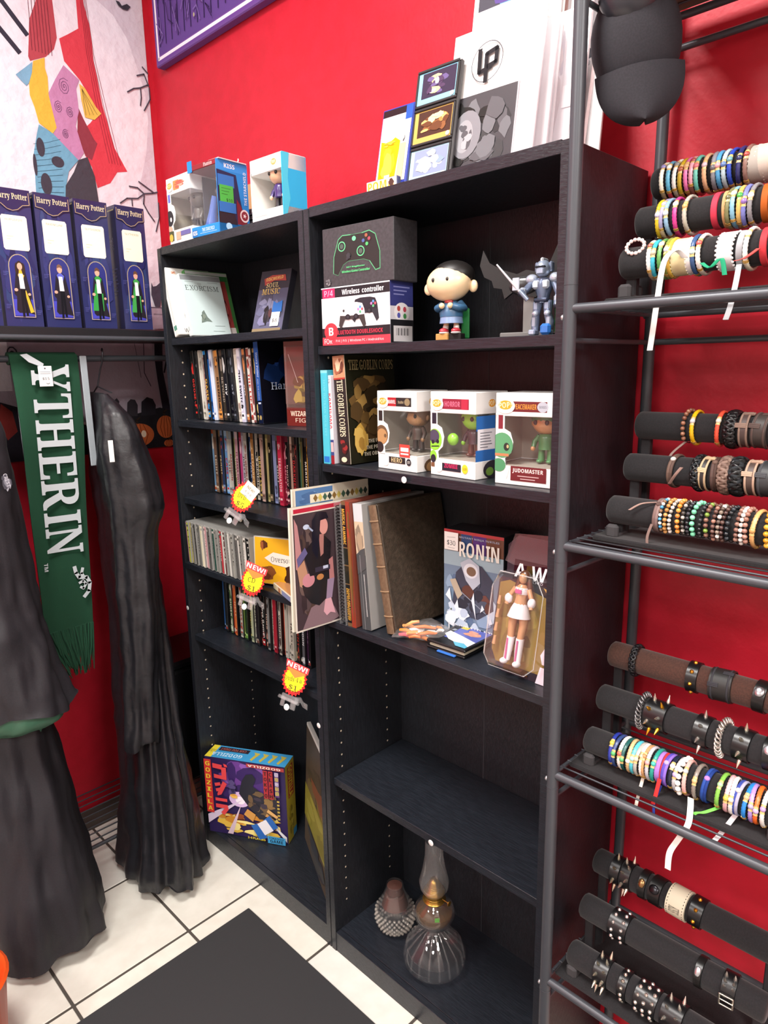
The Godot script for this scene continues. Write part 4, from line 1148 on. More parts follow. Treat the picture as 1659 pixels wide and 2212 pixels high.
	p.rect(0, 0, 1, 1, "24211f").rect(0, 0, 1, 0.2, "c08a68").patches(0, 0, 1, 0.2, ["d8a888", "9a5a44", "e0bc9c", "6a3c30"], 9, 0.4, 4).rect(0, 0.2, 1, 0.215, "a83a30").text("THE GOBLIN CORPS", 0.52, 0.48, 0.5, 0.52, "d8cdb0", "Droid Serif Bold", 90).patches(0.1, 0.76, 0.95, 0.92, ["5a1c1c", "8a2a28", "3a1a18"], 7, 0.4, 6).oval(0.5, 0.955, 0.25, 0.025, "d8cdb0").done(t, "spine_print")
	p = pane(Vector3(0.0182, 0.232, -0.001), Vector3.FORWARD, Vector3.DOWN, 0.15, 0.232)
	p.rect(0, 0, 1, 1, "26221c").patches(0, 0.15, 1, 0.85, ["6a5230", "8a6c3c", "3c3020", "a8864a", "54422a", "2c2418"], 40, 0.22, 11).patches(0.05, 0.55, 0.4, 0.95, ["c8a04c", "d8b460", "a8803c"], 8, 0.4, 5).text("THE GOBLIN CORPS", 0.5, 0.09, 0.09, 0.9, "8a7c58", "Droid Serif Bold").text("THE FEW", 0.5, 0.8, 0.035, 0.3, "d8d0b8", "Droid Sans Bold").text("THE PROUD", 0.5, 0.86, 0.035, 0.4, "d8d0b8", "Droid Sans Bold").text("THE OBSCENE", 0.5, 0.92, 0.035, 0.5, "d8d0b8", "Droid Sans Bold").done(t, "cover_print", gloss)
	pop_box(Vector3(0.226, 1.2785, -0.083), -4, "windowed toy box with a bronze-masked figure, left one of three beside the books", func(r, w, h, d):
		big_head(r, Vector3(0.018, 0.036, 0), [["6b5138", Vector3(0, 0.003, -0.001), Vector3(0.028, 0.025, 0.0235)], ["b0875a", Vector3(0, -0.003, 0.006), Vector3(0.0225, 0.017, 0.019)]], "8a6a48", "4a4038", "3a3430")
		var f := face("front", w, h, d)
		f.rect(0.28, 0.08, 0.5, 0.19, "a8262e").text("MARVEL", 0.39, 0.135, 0.045, 0.19, "f2dede", "Droid Sans Bold").rect(0.5, 0.08, 0.88, 0.19, "2a2624").oval(0.78, 0.135, 0.07, 0.045, "8a7a5c").text("Studios", 0.62, 0.135, 0.035, 0.14, "c8b890").rect(0.04, 0.25, 0.14, 0.38, "2c2622")
		f.oval(0.11, 0.56, 0.17, 0.125, "6b5138", 22).oval(0.12, 0.58, 0.14, 0.1, "b0875a", 22).oval(0.21, 0.57, 0.035, 0.025, "6b5138").oval(0.06, 0.72, 0.1, 0.07, "2c2622")
		f.oval(0.2, 0.91, 0.09, 0.05, "f4f2ee").rect(0.3, 0.83, 0.72, 0.91, "2a2624").text("HERO", 0.5, 0.87, 0.06, 0.28, "cbb487", "Droid Sans Bold").oval(0.81, 0.88, 0.06, 0.045, "2c2c34").text("01", 0.81, 0.88, 0.035, 0.06, "e8e4da").rect(0.58, 0.66, 0.84, 0.82, "c8463f").rect(0.61, 0.7, 0.81, 0.75, "f4dcd8").rect(0.61, 0.77, 0.81, 0.79, "f4dcd8")
		pop_logo(f, 0.16, 0.14)
		f.done(r, "front_print")
		f = face("right", w, h, d)
		pop_logo(f, 0.5, 0.14)
		f.oval(0.55, 0.93, 0.32, 0.1, "6b5138").oval(0.5, 0.94, 0.2, 0.07, "b0875a")
		f.done(r, "side_print"))
	pop_box(Vector3(0.371, 1.2785, -0.083), -5, "windowed toy box with a green and black skull-faced figure, middle of three", func(r, w, h, d):
		big_head(r, Vector3(0.016, 0.036, 0), [["26222a", Vector3(0, 0.004, -0.003), Vector3(0.028, 0.0245, 0.0235)]], "8cc83c", "3a3038", "5a3a30")
		var g := B.new()
		g.hue("8cc83c").ball(Vector3(-0.012, 0.07, 0.03), Vector3(0.012, 0.012, 0.01), 12, 8)
		for s in [-1, 1]: g.ball(Vector3(0.016 + s * 0.014, 0.112, 0.014), Vector3(0.006, 0.007, 0.006), 8, 6)
		put(g, "figure_prop", shiny, r)
		var f := face("front", w, h, d)
		f.rect(0.28, 0.08, 0.86, 0.2, "8c2238").text("HORROR", 0.5, 0.14, 0.06, 0.34, "e0708a", "Droid Sans Bold").rect(0.7, 0.08, 0.84, 0.2, "b02c44").rect(0.04, 0.25, 0.14, 0.38, "2a2230")
		f.oval(0.1, 0.57, 0.165, 0.13, "8cc83c", 22).oval(0.09, 0.53, 0.12, 0.08, "4c4458").oval(0.06, 0.6, 0.035, 0.025, "2a2630").oval(0.17, 0.59, 0.035, 0.025, "2a2630").line([Vector2(0.03, 0.655), Vector2(0.2, 0.645)], 0.002, "2a2630").oval(0.07, 0.77, 0.08, 0.07, "8cc83c").oval(0.07, 0.8, 0.06, 0.05, "2a2630").rect(0.02, 0.85, 0.1, 0.9, "7a5238").oval(0.2, 0.91, 0.08, 0.05, "f4f2ee").rect(0.28, 0.84, 0.7, 0.93, "2a2230").text("ZOMBIE", 0.48, 0.87, 0.05, 0.3, "d02c60", "Droid Sans Bold").oval(0.79, 0.885, 0.065, 0.055, "d8c832").text("GLOW", 0.79, 0.885, 0.03, 0.08, "5a5220")
		pop_logo(f, 0.16, 0.145)
		f.done(r, "front_print")
		f = face("right", w, h, d)
		pop_logo(f, 0.5, 0.14)
		f.oval(0.55, 0.9, 0.3, 0.11, "2a2630").oval(0.45, 0.92, 0.12, 0.05, "6f9a3c").oval(0.75, 0.88, 0.08, 0.05, "8cc83c")
		f.rect(0.02, 0.27, 0.6, 0.44, "2467b4").rect(0.06, 0.42, 0.6, 0.68, "ecebf0").lines_of_print(0.14, 0.46, 0.5, 6, 0.033, 0.008, "4a4a58").rect(0.0, 0.66, 0.7, 0.79, "2467b4").done(r, "side_print"))
	pop_box(Vector3(0.5235, 1.2785, -0.083), 3, "windowed toy box with a green-hooded figure, right one of three", func(r, w, h, d):
		big_head(r, Vector3(0.018, 0.036, 0), [["3f7a4c", Vector3(0, 0.006, -0.002), Vector3(0.0285, 0.0215, 0.0245)], ["3f7a4c", Vector3(0, -0.004, -0.008), Vector3(0.0275, 0.021, 0.018)]], "c08a5c", "3f7a4c", "4c8a58")
		var f := face("front", w, h, d)
		f.rect(0.28, 0.09, 0.86, 0.2, "6a2026").text("PEACEMAKER", 0.5, 0.145, 0.055, 0.38, "d89038", "Droid Sans Bold").oval(0.79, 0.145, 0.09, 0.055, "b4b8c4").text("SERIES", 0.79, 0.145, 0.025, 0.12, "3c3c48").rect(0.05, 0.24, 0.13, 0.39, "7a2630")
		f.oval(0.12, 0.57, 0.19, 0.14, "57966a", 24).oval(0.2, 0.585, 0.05, 0.045, "2a2c28").oval(0.22, 0.58, 0.02, 0.02, "b8a878").rect(0.0, 0.66, 0.24, 0.69, "b87a54").oval(0.07, 0.79, 0.12, 0.075, "4a8a60").rect(0.28, 0.79, 0.88, 0.95, "6a2026").text("JUDOMASTER", 0.57, 0.84, 0.055, 0.52, "f0dcd8", "Droid Sans Bold").rect(0.4, 0.89, 0.76, 0.9, "c8a8a8").rect(0.45, 0.92, 0.7, 0.93, "c8a8a8").line([Vector2(0.2, 0.93), Vector2(0.26, 0.8)], 0.0022, "f4f2ee")
		pop_logo(f, 0.17, 0.14, 1.1)
		f.done(r, "front_print")
		f = face("right", w, h, d)
		pop_logo(f, 0.5, 0.14)
		f.rect(0.1, 0.27, 0.6, 0.4, "2467b4").rect(0.12, 0.38, 0.62, 0.66, "ecebf0").rect(0.1, 0.64, 0.6, 0.76, "2467b4").done(r, "side_print"))
	third_shelf()
	bottom_shelf()

func controller_art(p: P, cx: float, cy: float, s: float, body: String, dark: String):
	var a := [Vector2(-0.5, -0.2), Vector2(-0.42, -0.42), Vector2(-0.2, -0.48), Vector2(0.2, -0.48), Vector2(0.42, -0.42), Vector2(0.5, -0.2), Vector2(0.56, 0.4), Vector2(0.46, 0.52), Vector2(0.3, 0.16), Vector2(-0.3, 0.16), Vector2(-0.46, 0.52), Vector2(-0.56, 0.4)]
	var q := []
	for v in a: q.append(Vector2(cx + v.x * s, cy + v.y * s * 1.2))
	p.poly(q, body)
	var g := []
	for v in [Vector2(-0.5, 0.0), Vector2(-0.24, 0.02), Vector2(0.24, 0.02), Vector2(0.5, 0.0), Vector2(0.56, 0.4), Vector2(0.46, 0.52), Vector2(0.3, 0.16), Vector2(-0.3, 0.16), Vector2(-0.46, 0.52), Vector2(-0.56, 0.4)]: g.append(Vector2(cx + v.x * s, cy + v.y * s * 1.2))
	p.poly(g, dark)
	p.rect(cx - 0.16 * s, cy - 0.44 * s, cx + 0.16 * s, cy - 0.12 * s, body)
	for k in [[-0.34, -0.22, dark], [0.34, -0.34, "5a8ac0"], [0.42, -0.24, "c05060"], [0.26, -0.24, "b878b0"], [0.34, -0.12, "58a878"]]: p.oval(cx + k[0] * s, cy + k[1] * s, 0.045 * s, 0.07 * s, k[2], 10)
	for e in [-1, 1]: p.oval(cx + e * 0.17 * s, cy + 0.08 * s, 0.1 * s, 0.13 * s, "1c1a1e").oval(cx + e * 0.17 * s, cy + 0.08 * s, 0.06 * s, 0.08 * s, "34323a")

func armour(at: Vector3):
	var t := thing("armoured_figure", "silver-blue armoured warrior figurine holding a blade, right end of the top shelf", "figurine", at, Vector3(0, 10, 0))
	var am := inked(0.3, 0.6, 0.45)
	var b := B.new()
	for s in [-1, 1]:
		b.hue("7f8ea8").tube([Vector3(s * 0.011, 0.006, 0.004), Vector3(s * 0.013, 0.022, 0.0), Vector3(s * 0.010, 0.034, 0.004), Vector3(s * 0.008, 0.054, 0.0)], [0.0055, 0.0075, 0.006, 0.0085], 10)
		b.hue("b4c1d6").box(Vector3(s * 0.012, 0.005, 0.008), Vector3(0.012, 0.009, 0.022), 0.002)
		b.hue("a9b5c8").box(Vector3(s * 0.0125, 0.022, 0.006), Vector3(0.009, 0.018, 0.006), 0.002)
		b.hue("bcc8da").ball(Vector3(s * 0.0105, 0.035, 0.008), Vector3(0.006, 0.005, 0.005), 8, 6)
		b.hue("94a3bc").box(Vector3(s * 0.0095, 0.047, 0.005), Vector3(0.010, 0.014, 0.010), 0.002)
	put(b, "legs", am, t)
	b = B.new()
	b.hue("6c7a94").tube([Vector3(0, 0.052, 0), Vector3(0, 0.062, 0), Vector3(0, 0.078, 0.001), Vector3(0, 0.09, 0)], [0.012, 0.010, 0.016, 0.011], 12)
	b.hue("ccd6e2").box(Vector3(-0.008, 0.08, 0.012), Vector3(0.013, 0.014, 0.008), 0.003)
	b.box(Vector3(0.008, 0.08, 0.012), Vector3(0.013, 0.014, 0.008), 0.003)
	b.hue("3c4458").box(Vector3(0, 0.056, 0.006), Vector3(0.024, 0.006, 0.016), 0.002)
	var tor := put(b, "torso", am, t)
	b = B.new()
	b.hue("2f6fc0").box(Vector3(0.014, 0.009, 0.022), Vector3(0.018, 0.018, 0.01), 0.004)
	put(b, "crystal", shiny, t)
	for s in [-1, 1]:
		b = B.new()
		var elbow := Vector3(-0.026, 0.072, 0.014) if s < 0 else Vector3(0.027, 0.066, 0.004)
		var hand := Vector3(-0.026, 0.066, 0.034) if s < 0 else Vector3(0.027, 0.046, 0.012)
		b.hue("7c8aa4").tube([Vector3(s * 0.016, 0.088, 0), elbow, hand], [0.006, 0.0055, 0.005], 10)
		b.hue("c2ccdb").ball(Vector3(s * 0.02, 0.09, 0.001), Vector3(0.0105, 0.0085, 0.0105), 12, 8)
		b.hue("c2cddc").box((elbow + hand) * 0.5, Vector3(0.010, 0.014, 0.012), 0.003)
		b.hue("343a48").ball(hand, Vector3(0.005, 0.005, 0.005), 8, 6)
		put(b, "arm", am, t)
	b = B.new()
	b.hue("a4b2c8").ball(Vector3(0, 0.105, 0.004), Vector3(0.0125, 0.014, 0.0145), 14, 9)
	b.hue("dde4ec").box(Vector3(0, 0.117, 0.0), Vector3(0.006, 0.010, 0.024), 0.002)
	b.hue("a2b0c6").box(Vector3(0, 0.1, 0.016), Vector3(0.014, 0.010, 0.007), 0.002)
	b.hue("1e222c").box(Vector3(0, 0.107, 0.0165), Vector3(0.017, 0.003, 0.005), 0.001)
	for s in [-1, 1]: b.hue("8d9ab4").box(Vector3(s * 0.012, 0.108, -0.002), Vector3(0.005, 0.016, 0.014), 0.002)
	put(b, "helmet", am, t)
	b = B.new()
	b.hue("d4dae2").tube([Vector3(-0.02, 0.064, 0.04), Vector3(-0.06, 0.112, 0.052)], [0.003, 0.0016], 6)
	b.hue("8896ae").tube([Vector3(-0.012, 0.055, 0.037), Vector3(-0.024, 0.069, 0.041)], 0.0036, 8)
	b.hue("b8c2d0").box(Vector3(-0.03, 0.08, 0.043), Vector3(0.012, 0.02, 0.003), 0.001)
	put(b, "blade", am, tor)
	b = B.new()
	b.box(Vector3(0.02, 0.03, -0.012), Vector3(0.008, 0.05, 0.004), 0.001)
	put(b, "prop_card", plain("1f8a44", 0.5), t)

func third_shelf():
	var y := 0.9125
	var t
	var p: P
	var b: B
	# magazine standing out past the shelf edge, and the books behind it
	for k in 2:
		var o: Vector3 = Vector3(0.0365, y, 0.097) if k == 0 else Vector3(0.0215, y, 0.075)
		t = thing("magazine", ["magazine with a dark-haired woman in black on its cover, sticking out past the shelf", "large blue-topped children's magazine with a diamond border, behind the woman's magazine"][k], "magazine", o, Vector3(0, 86, 0.0))
		var hh: float = [0.282, 0.318][k]
		b = B.new()
		var rings := []
		for i in 9:
			var u := i / 8.0
			var bend: float = -0.010 * pow(1.0 - u, 2.0)
			rings.append(PackedVector3Array([Vector3(u * 0.21, 0, bend), Vector3(u * 0.21, hh, bend * 0.6), Vector3(u * 0.21, hh, bend * 0.6 - 0.005), Vector3(u * 0.21, 0, bend - 0.005)]))
		b.loft(rings)
		put(b, "pages", plain("e2dccb", 0.7), t)
		p = pane(Vector3(0, hh, 0.0006), Vector3.RIGHT, Vector3.DOWN, 0.21, hh)
		if k == 0:
			p.rect(0, 0, 1, 1, "e6ddd2").rect(0.03, 0.012, 1, 0.045, "c02c44").rect(0.6, 0.055, 1, 0.985, "3c3034")
			p.w = 0.21 * 0.66
			p.rect(0.0, 0.0, 0.001, 0.001, "e6ddd2").rect(0.03, 0.055, 1, 0.985, "4a3c40").patches(0.03, 0.055, 0.7, 0.98, ["5a4a4c", "3c3034", "6a5854", "54403c"], 26, 0.22, 3)
			p.poly([Vector2(0.04, 0.08), Vector2(0.1, 0.14), Vector2(0.16, 0.38), Vector2(0.1, 0.5), Vector2(0.04, 0.48)], "c08a8c")
			# rock and skirt, then a plainly drawn sitting woman
			p.poly([Vector2(0.12, 0.98), Vector2(0.3, 0.82), Vector2(0.56, 0.78), Vector2(0.76, 0.86), Vector2(0.86, 0.96), Vector2(0.7, 0.985)], "8a7078").poly([Vector2(0.06, 0.48), Vector2(0.2, 0.42), Vector2(0.28, 0.58), Vector2(0.2, 0.66), Vector2(0.1, 0.62)], "c09074").poly([Vector2(0.14, 0.62), Vector2(0.5, 0.55), Vector2(0.7, 0.56), Vector2(0.66, 0.76), Vector2(0.46, 0.82), Vector2(0.3, 0.78), Vector2(0.18, 0.7)], "26222a").oval(0.27, 0.59, 0.12, 0.055, "cc8a94").oval(0.5, 0.585, 0.07, 0.025, "c08450")
			p.poly([Vector2(0.2, 0.36), Vector2(0.38, 0.28), Vector2(0.62, 0.26), Vector2(0.74, 0.32), Vector2(0.7, 0.5), Vector2(0.66, 0.56), Vector2(0.3, 0.56), Vector2(0.24, 0.46)], "221e26").poly([Vector2(0.5, 0.24), Vector2(0.6, 0.24), Vector2(0.58, 0.4), Vector2(0.52, 0.42)], "b07a74").oval(0.6, 0.18, 0.085, 0.065, "d89a92").poly([Vector2(0.36, 0.36), Vector2(0.38, 0.12), Vector2(0.48, 0.06), Vector2(0.66, 0.07), Vector2(0.7, 0.12), Vector2(0.54, 0.13), Vector2(0.5, 0.3), Vector2(0.46, 0.44)], "1c1828").poly([Vector2(0.06, 0.4), Vector2(0.22, 0.32), Vector2(0.27, 0.37), Vector2(0.08, 0.47)], "6a6290").poly([Vector2(0.68, 0.46), Vector2(0.76, 0.44), Vector2(0.78, 0.62), Vector2(0.68, 0.62)], "b87c7c").poly([Vector2(0.64, 0.62), Vector2(0.78, 0.62), Vector2(0.72, 0.78), Vector2(0.6, 0.78)], "9c86a0").poly([Vector2(0.58, 0.78), Vector2(0.7, 0.78), Vector2(0.78, 0.92), Vector2(0.68, 0.9), Vector2(0.6, 0.92), Vector2(0.54, 0.88)], "dca8b4").rect(0.4, 0.5, 0.7, 0.54, "3a3444").rect(0.56, 0.5, 0.66, 0.525, "c8d0e8").oval(0.26, 0.16, 0.06, 0.02, "c8d4ec").line([Vector2(0.3, 0.165), Vector2(0.38, 0.2)], 0.004, "a8b4d0")
			p.done(t, "cover_print", gloss)
		else:
			p.rect(0, 0, 1, 1, "e4dcc8").rect(0.02, 0.01, 0.5, 0.3, "5a80b0").patches(0.02, 0.01, 0.45, 0.2, ["6a90c0", "4a6c9c", "7fa4cc"], 8, 0.4, 3).rect(0.2, 0.05, 1, 0.11, "ece4cc")
			for i in 12: p.poly([Vector2(0.24 + i * 0.062, 0.08), Vector2(0.27 + i * 0.062, 0.052), Vector2(0.3 + i * 0.062, 0.08), Vector2(0.27 + i * 0.062, 0.108)], ["8a6a3c", "d8c468", "4a6a58", "3c4840"][i % 4])
			p.done(t, "cover_print", gloss)
	# comb-bound book in clear covers
	t = thing("coil_book", "coil-bound book with clear covers beside the magazine on the third shelf", "book", Vector3(0.0735, y, -0.012), Vector3(0, -2, 1.8))
	b = B.new()
	b.box(Vector3(0, 0.14, -0.11), Vector3(0.016, 0.276, 0.2), 0.002)
	put(b, "pages", plain("55524e", 0.6), t)
	b = B.new()
	for s in [-1, 1]: b.box(Vector3(s * 0.010, 0.141, -0.1), Vector3(0.001, 0.282, 0.205))
	put(b, "clear_cover", clear(0.08, 0.08), t)
	b = B.new()
	for i in 36:
		b.ring(Vector3(0, 0.01 + i * 0.0075, -0.006), Vector3(0.12, 1, 0), 0.0095, 0.0011, 12, 5)
	put(b, "coil", plain("1d1c1e", 0.3), t)
	t = thing("book", "thick book with black spine panels and gold lettering, beside the coil-bound one", "book", Vector3(0.100, y, -0.014), Vector3(0, 0, 2.5))
	carton(t, 0.028, 0.288, 0.2, plain("7a3a2c", 0.5)).position.z = -0.1
	p = pane(Vector3(-0.014, 0.288, 0), Vector3.RIGHT, Vector3.DOWN, 0.028, 0.288)
	p.rect(0, 0, 1, 1, "6a5238").rect(0.0, 0.03, 0.5, 0.36, "1e1c1c").rect(0.0, 0.37, 0.5, 0.5, "24221f").rect(0.0, 0.51, 0.5, 0.65, "24221f").rect(0.0, 0.66, 0.5, 0.97, "201e1d").text("MUSICAL ALMANAC", 0.22, 0.2, 0.3, 0.28, "d8a444", "Droid Sans Bold", 90).text("ENCYCLOPEDIA OF", 0.16, 0.82, 0.2, 0.26, "c8963c", "Droid Sans Bold", 90).text("SONGS AND STORIES", 0.34, 0.82, 0.2, 0.26, "c8963c", "Droid Sans Bold", 90).rect(0.52, 0, 1, 1, "8e3a2c").patches(0.52, 0, 1, 1, ["a8442f", "6a4a2c", "b04a34", "7a5a34"], 12, 0.4, 8).done(t, "spine_print", gloss)
	t = thing("book", "slim grey slipcase book with a white and tan top, leaning between thick books", "book", Vector3(0.1395, y + 0.001, -0.022), Vector3(0, 0, 4.5))
	carton(t, 0.028, 0.285, 0.205, plain("9c9a98", 0.4)).position.z = -0.1025
	p = pane(Vector3(-0.014, 0.285, 0), Vector3.RIGHT, Vector3.DOWN, 0.028, 0.285)
	p.rect(0, 0, 1, 1, "4b4c4f").rect(0, 0, 1, 0.14, "c4c8cc").rect(0, 0.14, 1, 0.4, "c8b49a").patches(0, 0.1, 1, 0.42, ["e0d4c0", "a8927a", "dcdce0", "8a7a6a"], 9, 0.4, 5).poly([Vector2(0, 0.4), Vector2(0.5, 0.36), Vector2(1, 0.34), Vector2(1, 0.5), Vector2(0, 0.56)], "4b4c4f").rect(0.35, 0.4, 0.42, 1, "77787a").text("RITUAL", 0.7, 0.72, 0.34, 0.1, "d8d8d8", "Droid Sans Bold").done(t, "spine_print", gloss)
	t = thing("book", "large worn brown leather book leaning left, its dark cover facing the aisle", "book", Vector3(0.200, y + 0.003, -0.038), Vector3(0, 0, 10.5))
	var hide := rough_mat("ffffff", 0.55, "33291f", "4c3f33", Vector3(5, 5, 5), 0.02, 71, 3.0, 0.06, 0.4)
	b = B.new()
	b.box(Vector3(0, 0.143, -0.108), Vector3(0.026, 0.286, 0.216), 0.004)
	var cv := put(b, "cover", hide, t)
	b = B.new()
	var sp := []
	for i in 7:
		var a := PI * i / 6.0
		sp.append(Vector3(-0.013 * cos(a), 0, 0.004 * sin(a)))
	var r0 := PackedVector3Array(); var r1 := PackedVector3Array()
	for q in sp:
		r0.append(q + Vector3(0, 0.001, 0)); r1.append(q + Vector3(0, 0.285, 0))
	b.loft([r0, r1])
	put(b, "spine", rough_mat("ffffff", 0.5, "5c4836", "77604a", Vector3(5, 5, 5), 0.03, 72), t)
	for hgt in [0.04, 0.095, 0.15, 0.2, 0.25]:
		b = B.new()
		b.tube([Vector3(-0.013, hgt, 0.001), Vector3(-0.006, hgt, 0.004), Vector3(0.006, hgt, 0.004), Vector3(0.013, hgt, 0.001)], 0.002, 6)
		put(b, "raised_band", plain("8a7054", 0.5), cv)
	# bag of orange and white plastic pieces
	t = thing("plastic_bag", "clear plastic bag of orange and white toy pieces lying on the third shelf", "bag", Vector3(0.268, y, -0.075), Vector3(0, 22, 0))
	var r := RandomNumberGenerator.new()
	r.seed = 12
	for i in 16:
		b = B.new()
		var c := Vector3(r.randf_range(-0.045, 0.03), r.randf_range(0.007, 0.022), r.randf_range(-0.028, 0.028))
		var dirv := Vector3(r.randf_range(-1, 1), r.randf_range(-0.12, 0.12), r.randf_range(-0.5, 0.5)).normalized() * r.randf_range(0.012, 0.024)
		b.tube([c - dirv, c + Vector3(0, 0.003, 0), c + dirv], [0.003, 0.0045, 0.0035], 8)
		put(b, "toy_piece", plain(["e88a3c", "f0ece6", "e8a062", "dcd8d4", "e47a34"][i % 5] if i != 3 else "d04a5a", 0.4), t)
	b = B.new()
	var rings := []
	for i in 9:
		var u := i / 8.0
		var ring := PackedVector3Array()
		var wd: float = 0.042 * (1.0 - 0.35 * absf(u - 0.45) * 2.0) * (1.0 if i < 8 else 0.8)
		var ht: float = 0.005 + 0.03 * sin(PI * clampf(u * 1.05, 0.04, 1.0)) + r.randf_range(0, 0.004)
		for j in 14:
			var a := TAU * j / 14
			var wob := 1.0 + r.randf_range(-0.12, 0.12)
			ring.append(Vector3(-0.068 + u * 0.14, 0.001 + maxf(0.0, (0.5 + 0.5 * sin(a)) * ht * wob), cos(a) * wd * wob))
		rings.append(ring)
	b.loft(rings)
	put(b, "clear_film", clear(0.07, 0.12), t)
	# black wallet with a picture card
	t = thing("wallet", "black folded wallet with a picture panel, lying by the plastic bag", "wallet", Vector3(0.346, y, -0.095), Vector3(0, 1, 0))
	b = B.new()
	b.box(Vector3(0, 0.003, 0), Vector3(0.098, 0.005, 0.108), 0.0015)
	b.box(Vector3(0.0005, 0.0165, -0.001), Vector3(0.1, 0.006, 0.11), 0.002)
	b.box(Vector3(-0.0445, 0.010, -0.001), Vector3(0.01, 0.014, 0.108), 0.004)
	put(b, "cover", leather, t)
	b = B.new()
	b.box(Vector3(0.002, 0.0095, 0), Vector3(0.09, 0.006, 0.102), 0.001)
	put(b, "lining", plain("a8a08c", 0.7), t)
	b = B.new()
	b.box(Vector3(0.006, 0.0025, 0.05), Vector3(0.046, 0.003, 0.02), 0.0006)
	put(b, "blue_tag", plain("2f6fc8", 0.5), t)
	p = pane(Vector3(-0.036, 0.0196, -0.05), Vector3.RIGHT, Vector3.BACK, 0.08, 0.096)
	p.rect(0.1, 0.0, 1, 0.75, "5a66b4").rect(0.1, 0.0, 0.32, 0.14, "d8bc3c").patches(0.3, 0.1, 0.9, 0.42, ["d89a80", "e0ac90", "c88068"], 5, 0.4, 2).poly([Vector2(0.0, 0.4), Vector2(0.5, 0.5), Vector2(1.0, 0.62), Vector2(1.0, 0.95), Vector2(0.3, 0.8), Vector2(0.0, 0.6)], "eeeef2").poly([Vector2(0.5, 0.85), Vector2(0.8, 0.8), Vector2(1, 0.9), Vector2(1, 1.0), Vector2(0.7, 1.0)], "5ab0cc").oval(0.04, 0.3, 0.08, 0.06, "8a94a0").done(t, "picture", gloss)
	# tall comic-style box
	t = slab("comic_box", "tall illustrated figure box titled RONIN with a hooded fur-clad wanderer", "toy box", Vector3(0.262, y, -0.142), Vector3(0.385, y, -0.152), Vector3(0.262, 1.14, -0.142))
	b = B.new()
	b.box(Vector3(0.012, 0.1155, -0.035), Vector3(0.149, 0.231, 0.07), 0.0015)
	put(b, "box", plain("1c1b1e", 0.4), t)
	p = pane(Vector3(-0.0615, 0.231, 0), Vector3.RIGHT, Vector3.DOWN, 0.147, 0.23)
	p.rect(0, 0, 1, 1, "7288a0").rect(0, 0, 1, 0.028, "b03a3c").rect(0, 0.028, 1, 0.22, "6a4434").rect(0.3, 0.028, 0.48, 0.2, "2c4a78").rect(0.5, 0.028, 0.72, 0.2, "54347a").rect(0.0, 0.2, 1, 0.34, "9cb4c0").patches(0, 0.3, 1, 1, ["b4c6dc", "8aa2bc", "c4d4e4", "5a7090"], 24, 0.2, 3)
	p.poly([Vector2(0.16, 0.7), Vector2(0.22, 0.4), Vector2(0.4, 0.28), Vector2(0.66, 0.3), Vector2(0.84, 0.42), Vector2(0.86, 0.7), Vector2(0.6, 0.82), Vector2(0.3, 0.8)], "3c4252").patches(0.2, 0.42, 0.84, 0.8, ["4a5264", "5c3830", "333846", "6a4238", "2a2e3a"], 22, 0.22, 5).poly([Vector2(0.3, 0.3), Vector2(0.46, 0.24), Vector2(0.62, 0.3), Vector2(0.64, 0.46), Vector2(0.52, 0.54), Vector2(0.4, 0.46)], "b4bcca").oval(0.48, 0.36, 0.12, 0.07, "d8dce4").oval(0.49, 0.365, 0.08, 0.045, "77604c").poly([Vector2(0.12, 0.48), Vector2(0.22, 0.46), Vector2(0.34, 0.6), Vector2(0.26, 0.66)], "b0a490").line([Vector2(0.32, 0.58), Vector2(0.74, 0.74)], 0.002, "8a94a4")
	p.patches(0.0, 0.72, 0.5, 1, ["dce6f2", "b8c8dc", "4a5a44", "e4ecf4"], 12, 0.3, 8)
	for i in 6: p.poly([Vector2(0.05 + i * 0.15, 0.64 + (i % 3) * 0.1), Vector2(0.12 + i * 0.14, 0.56 + (i % 3) * 0.1), Vector2(0.16 + i * 0.14, 0.7 + (i % 2) * 0.12)], "dfe8f2")
	p.text("MUTANT NINJA TURTLES", 0.62, 0.055, 0.022, 0.66, "98a4b8", "Droid Sans Bold").text("RONIN", 0.62, 0.165, 0.14, 0.66, "e8e6dc", "Droid Sans Bold").text("LOST YEARS", 0.52, 0.94, 0.07, 0.86, "dfe3ea", "Droid Serif Bold")
	price_sticker(p, 0.03, 0.02, 0.27, 0.19, "$30")
	p.done(t, "box_print")
	# carded action figure in a clear blister
	t = slab("carded_figure", "action figure of a wrestler in white under a clear blister on a dark card", "toy box", Vector3(0.449, y, -0.052), Vector3(0.573, y, -0.05), Vector3(0.453, 1.15, -0.098))
	var W := 0.15
	var H := 0.262
	var x0 := -0.064
	b = B.new()
	var q := PackedVector2Array([Vector2(x0, 0.012), Vector2(x0 + 0.03, 0.0), Vector2(x0 + W, 0.0), Vector2(x0 + W, H), Vector2(x0 + 0.03, H), Vector2(x0 + 0.01, H - 0.02), Vector2(x0 + 0.014, H - 0.07), Vector2(x0, H - 0.09)])
	b.prism(q, -0.003, 0.0)
	put(b, "card", plain("26242e", 0.4), t)
	p = pane(Vector3(x0, H, 0), Vector3.RIGHT, Vector3.DOWN, W, H)
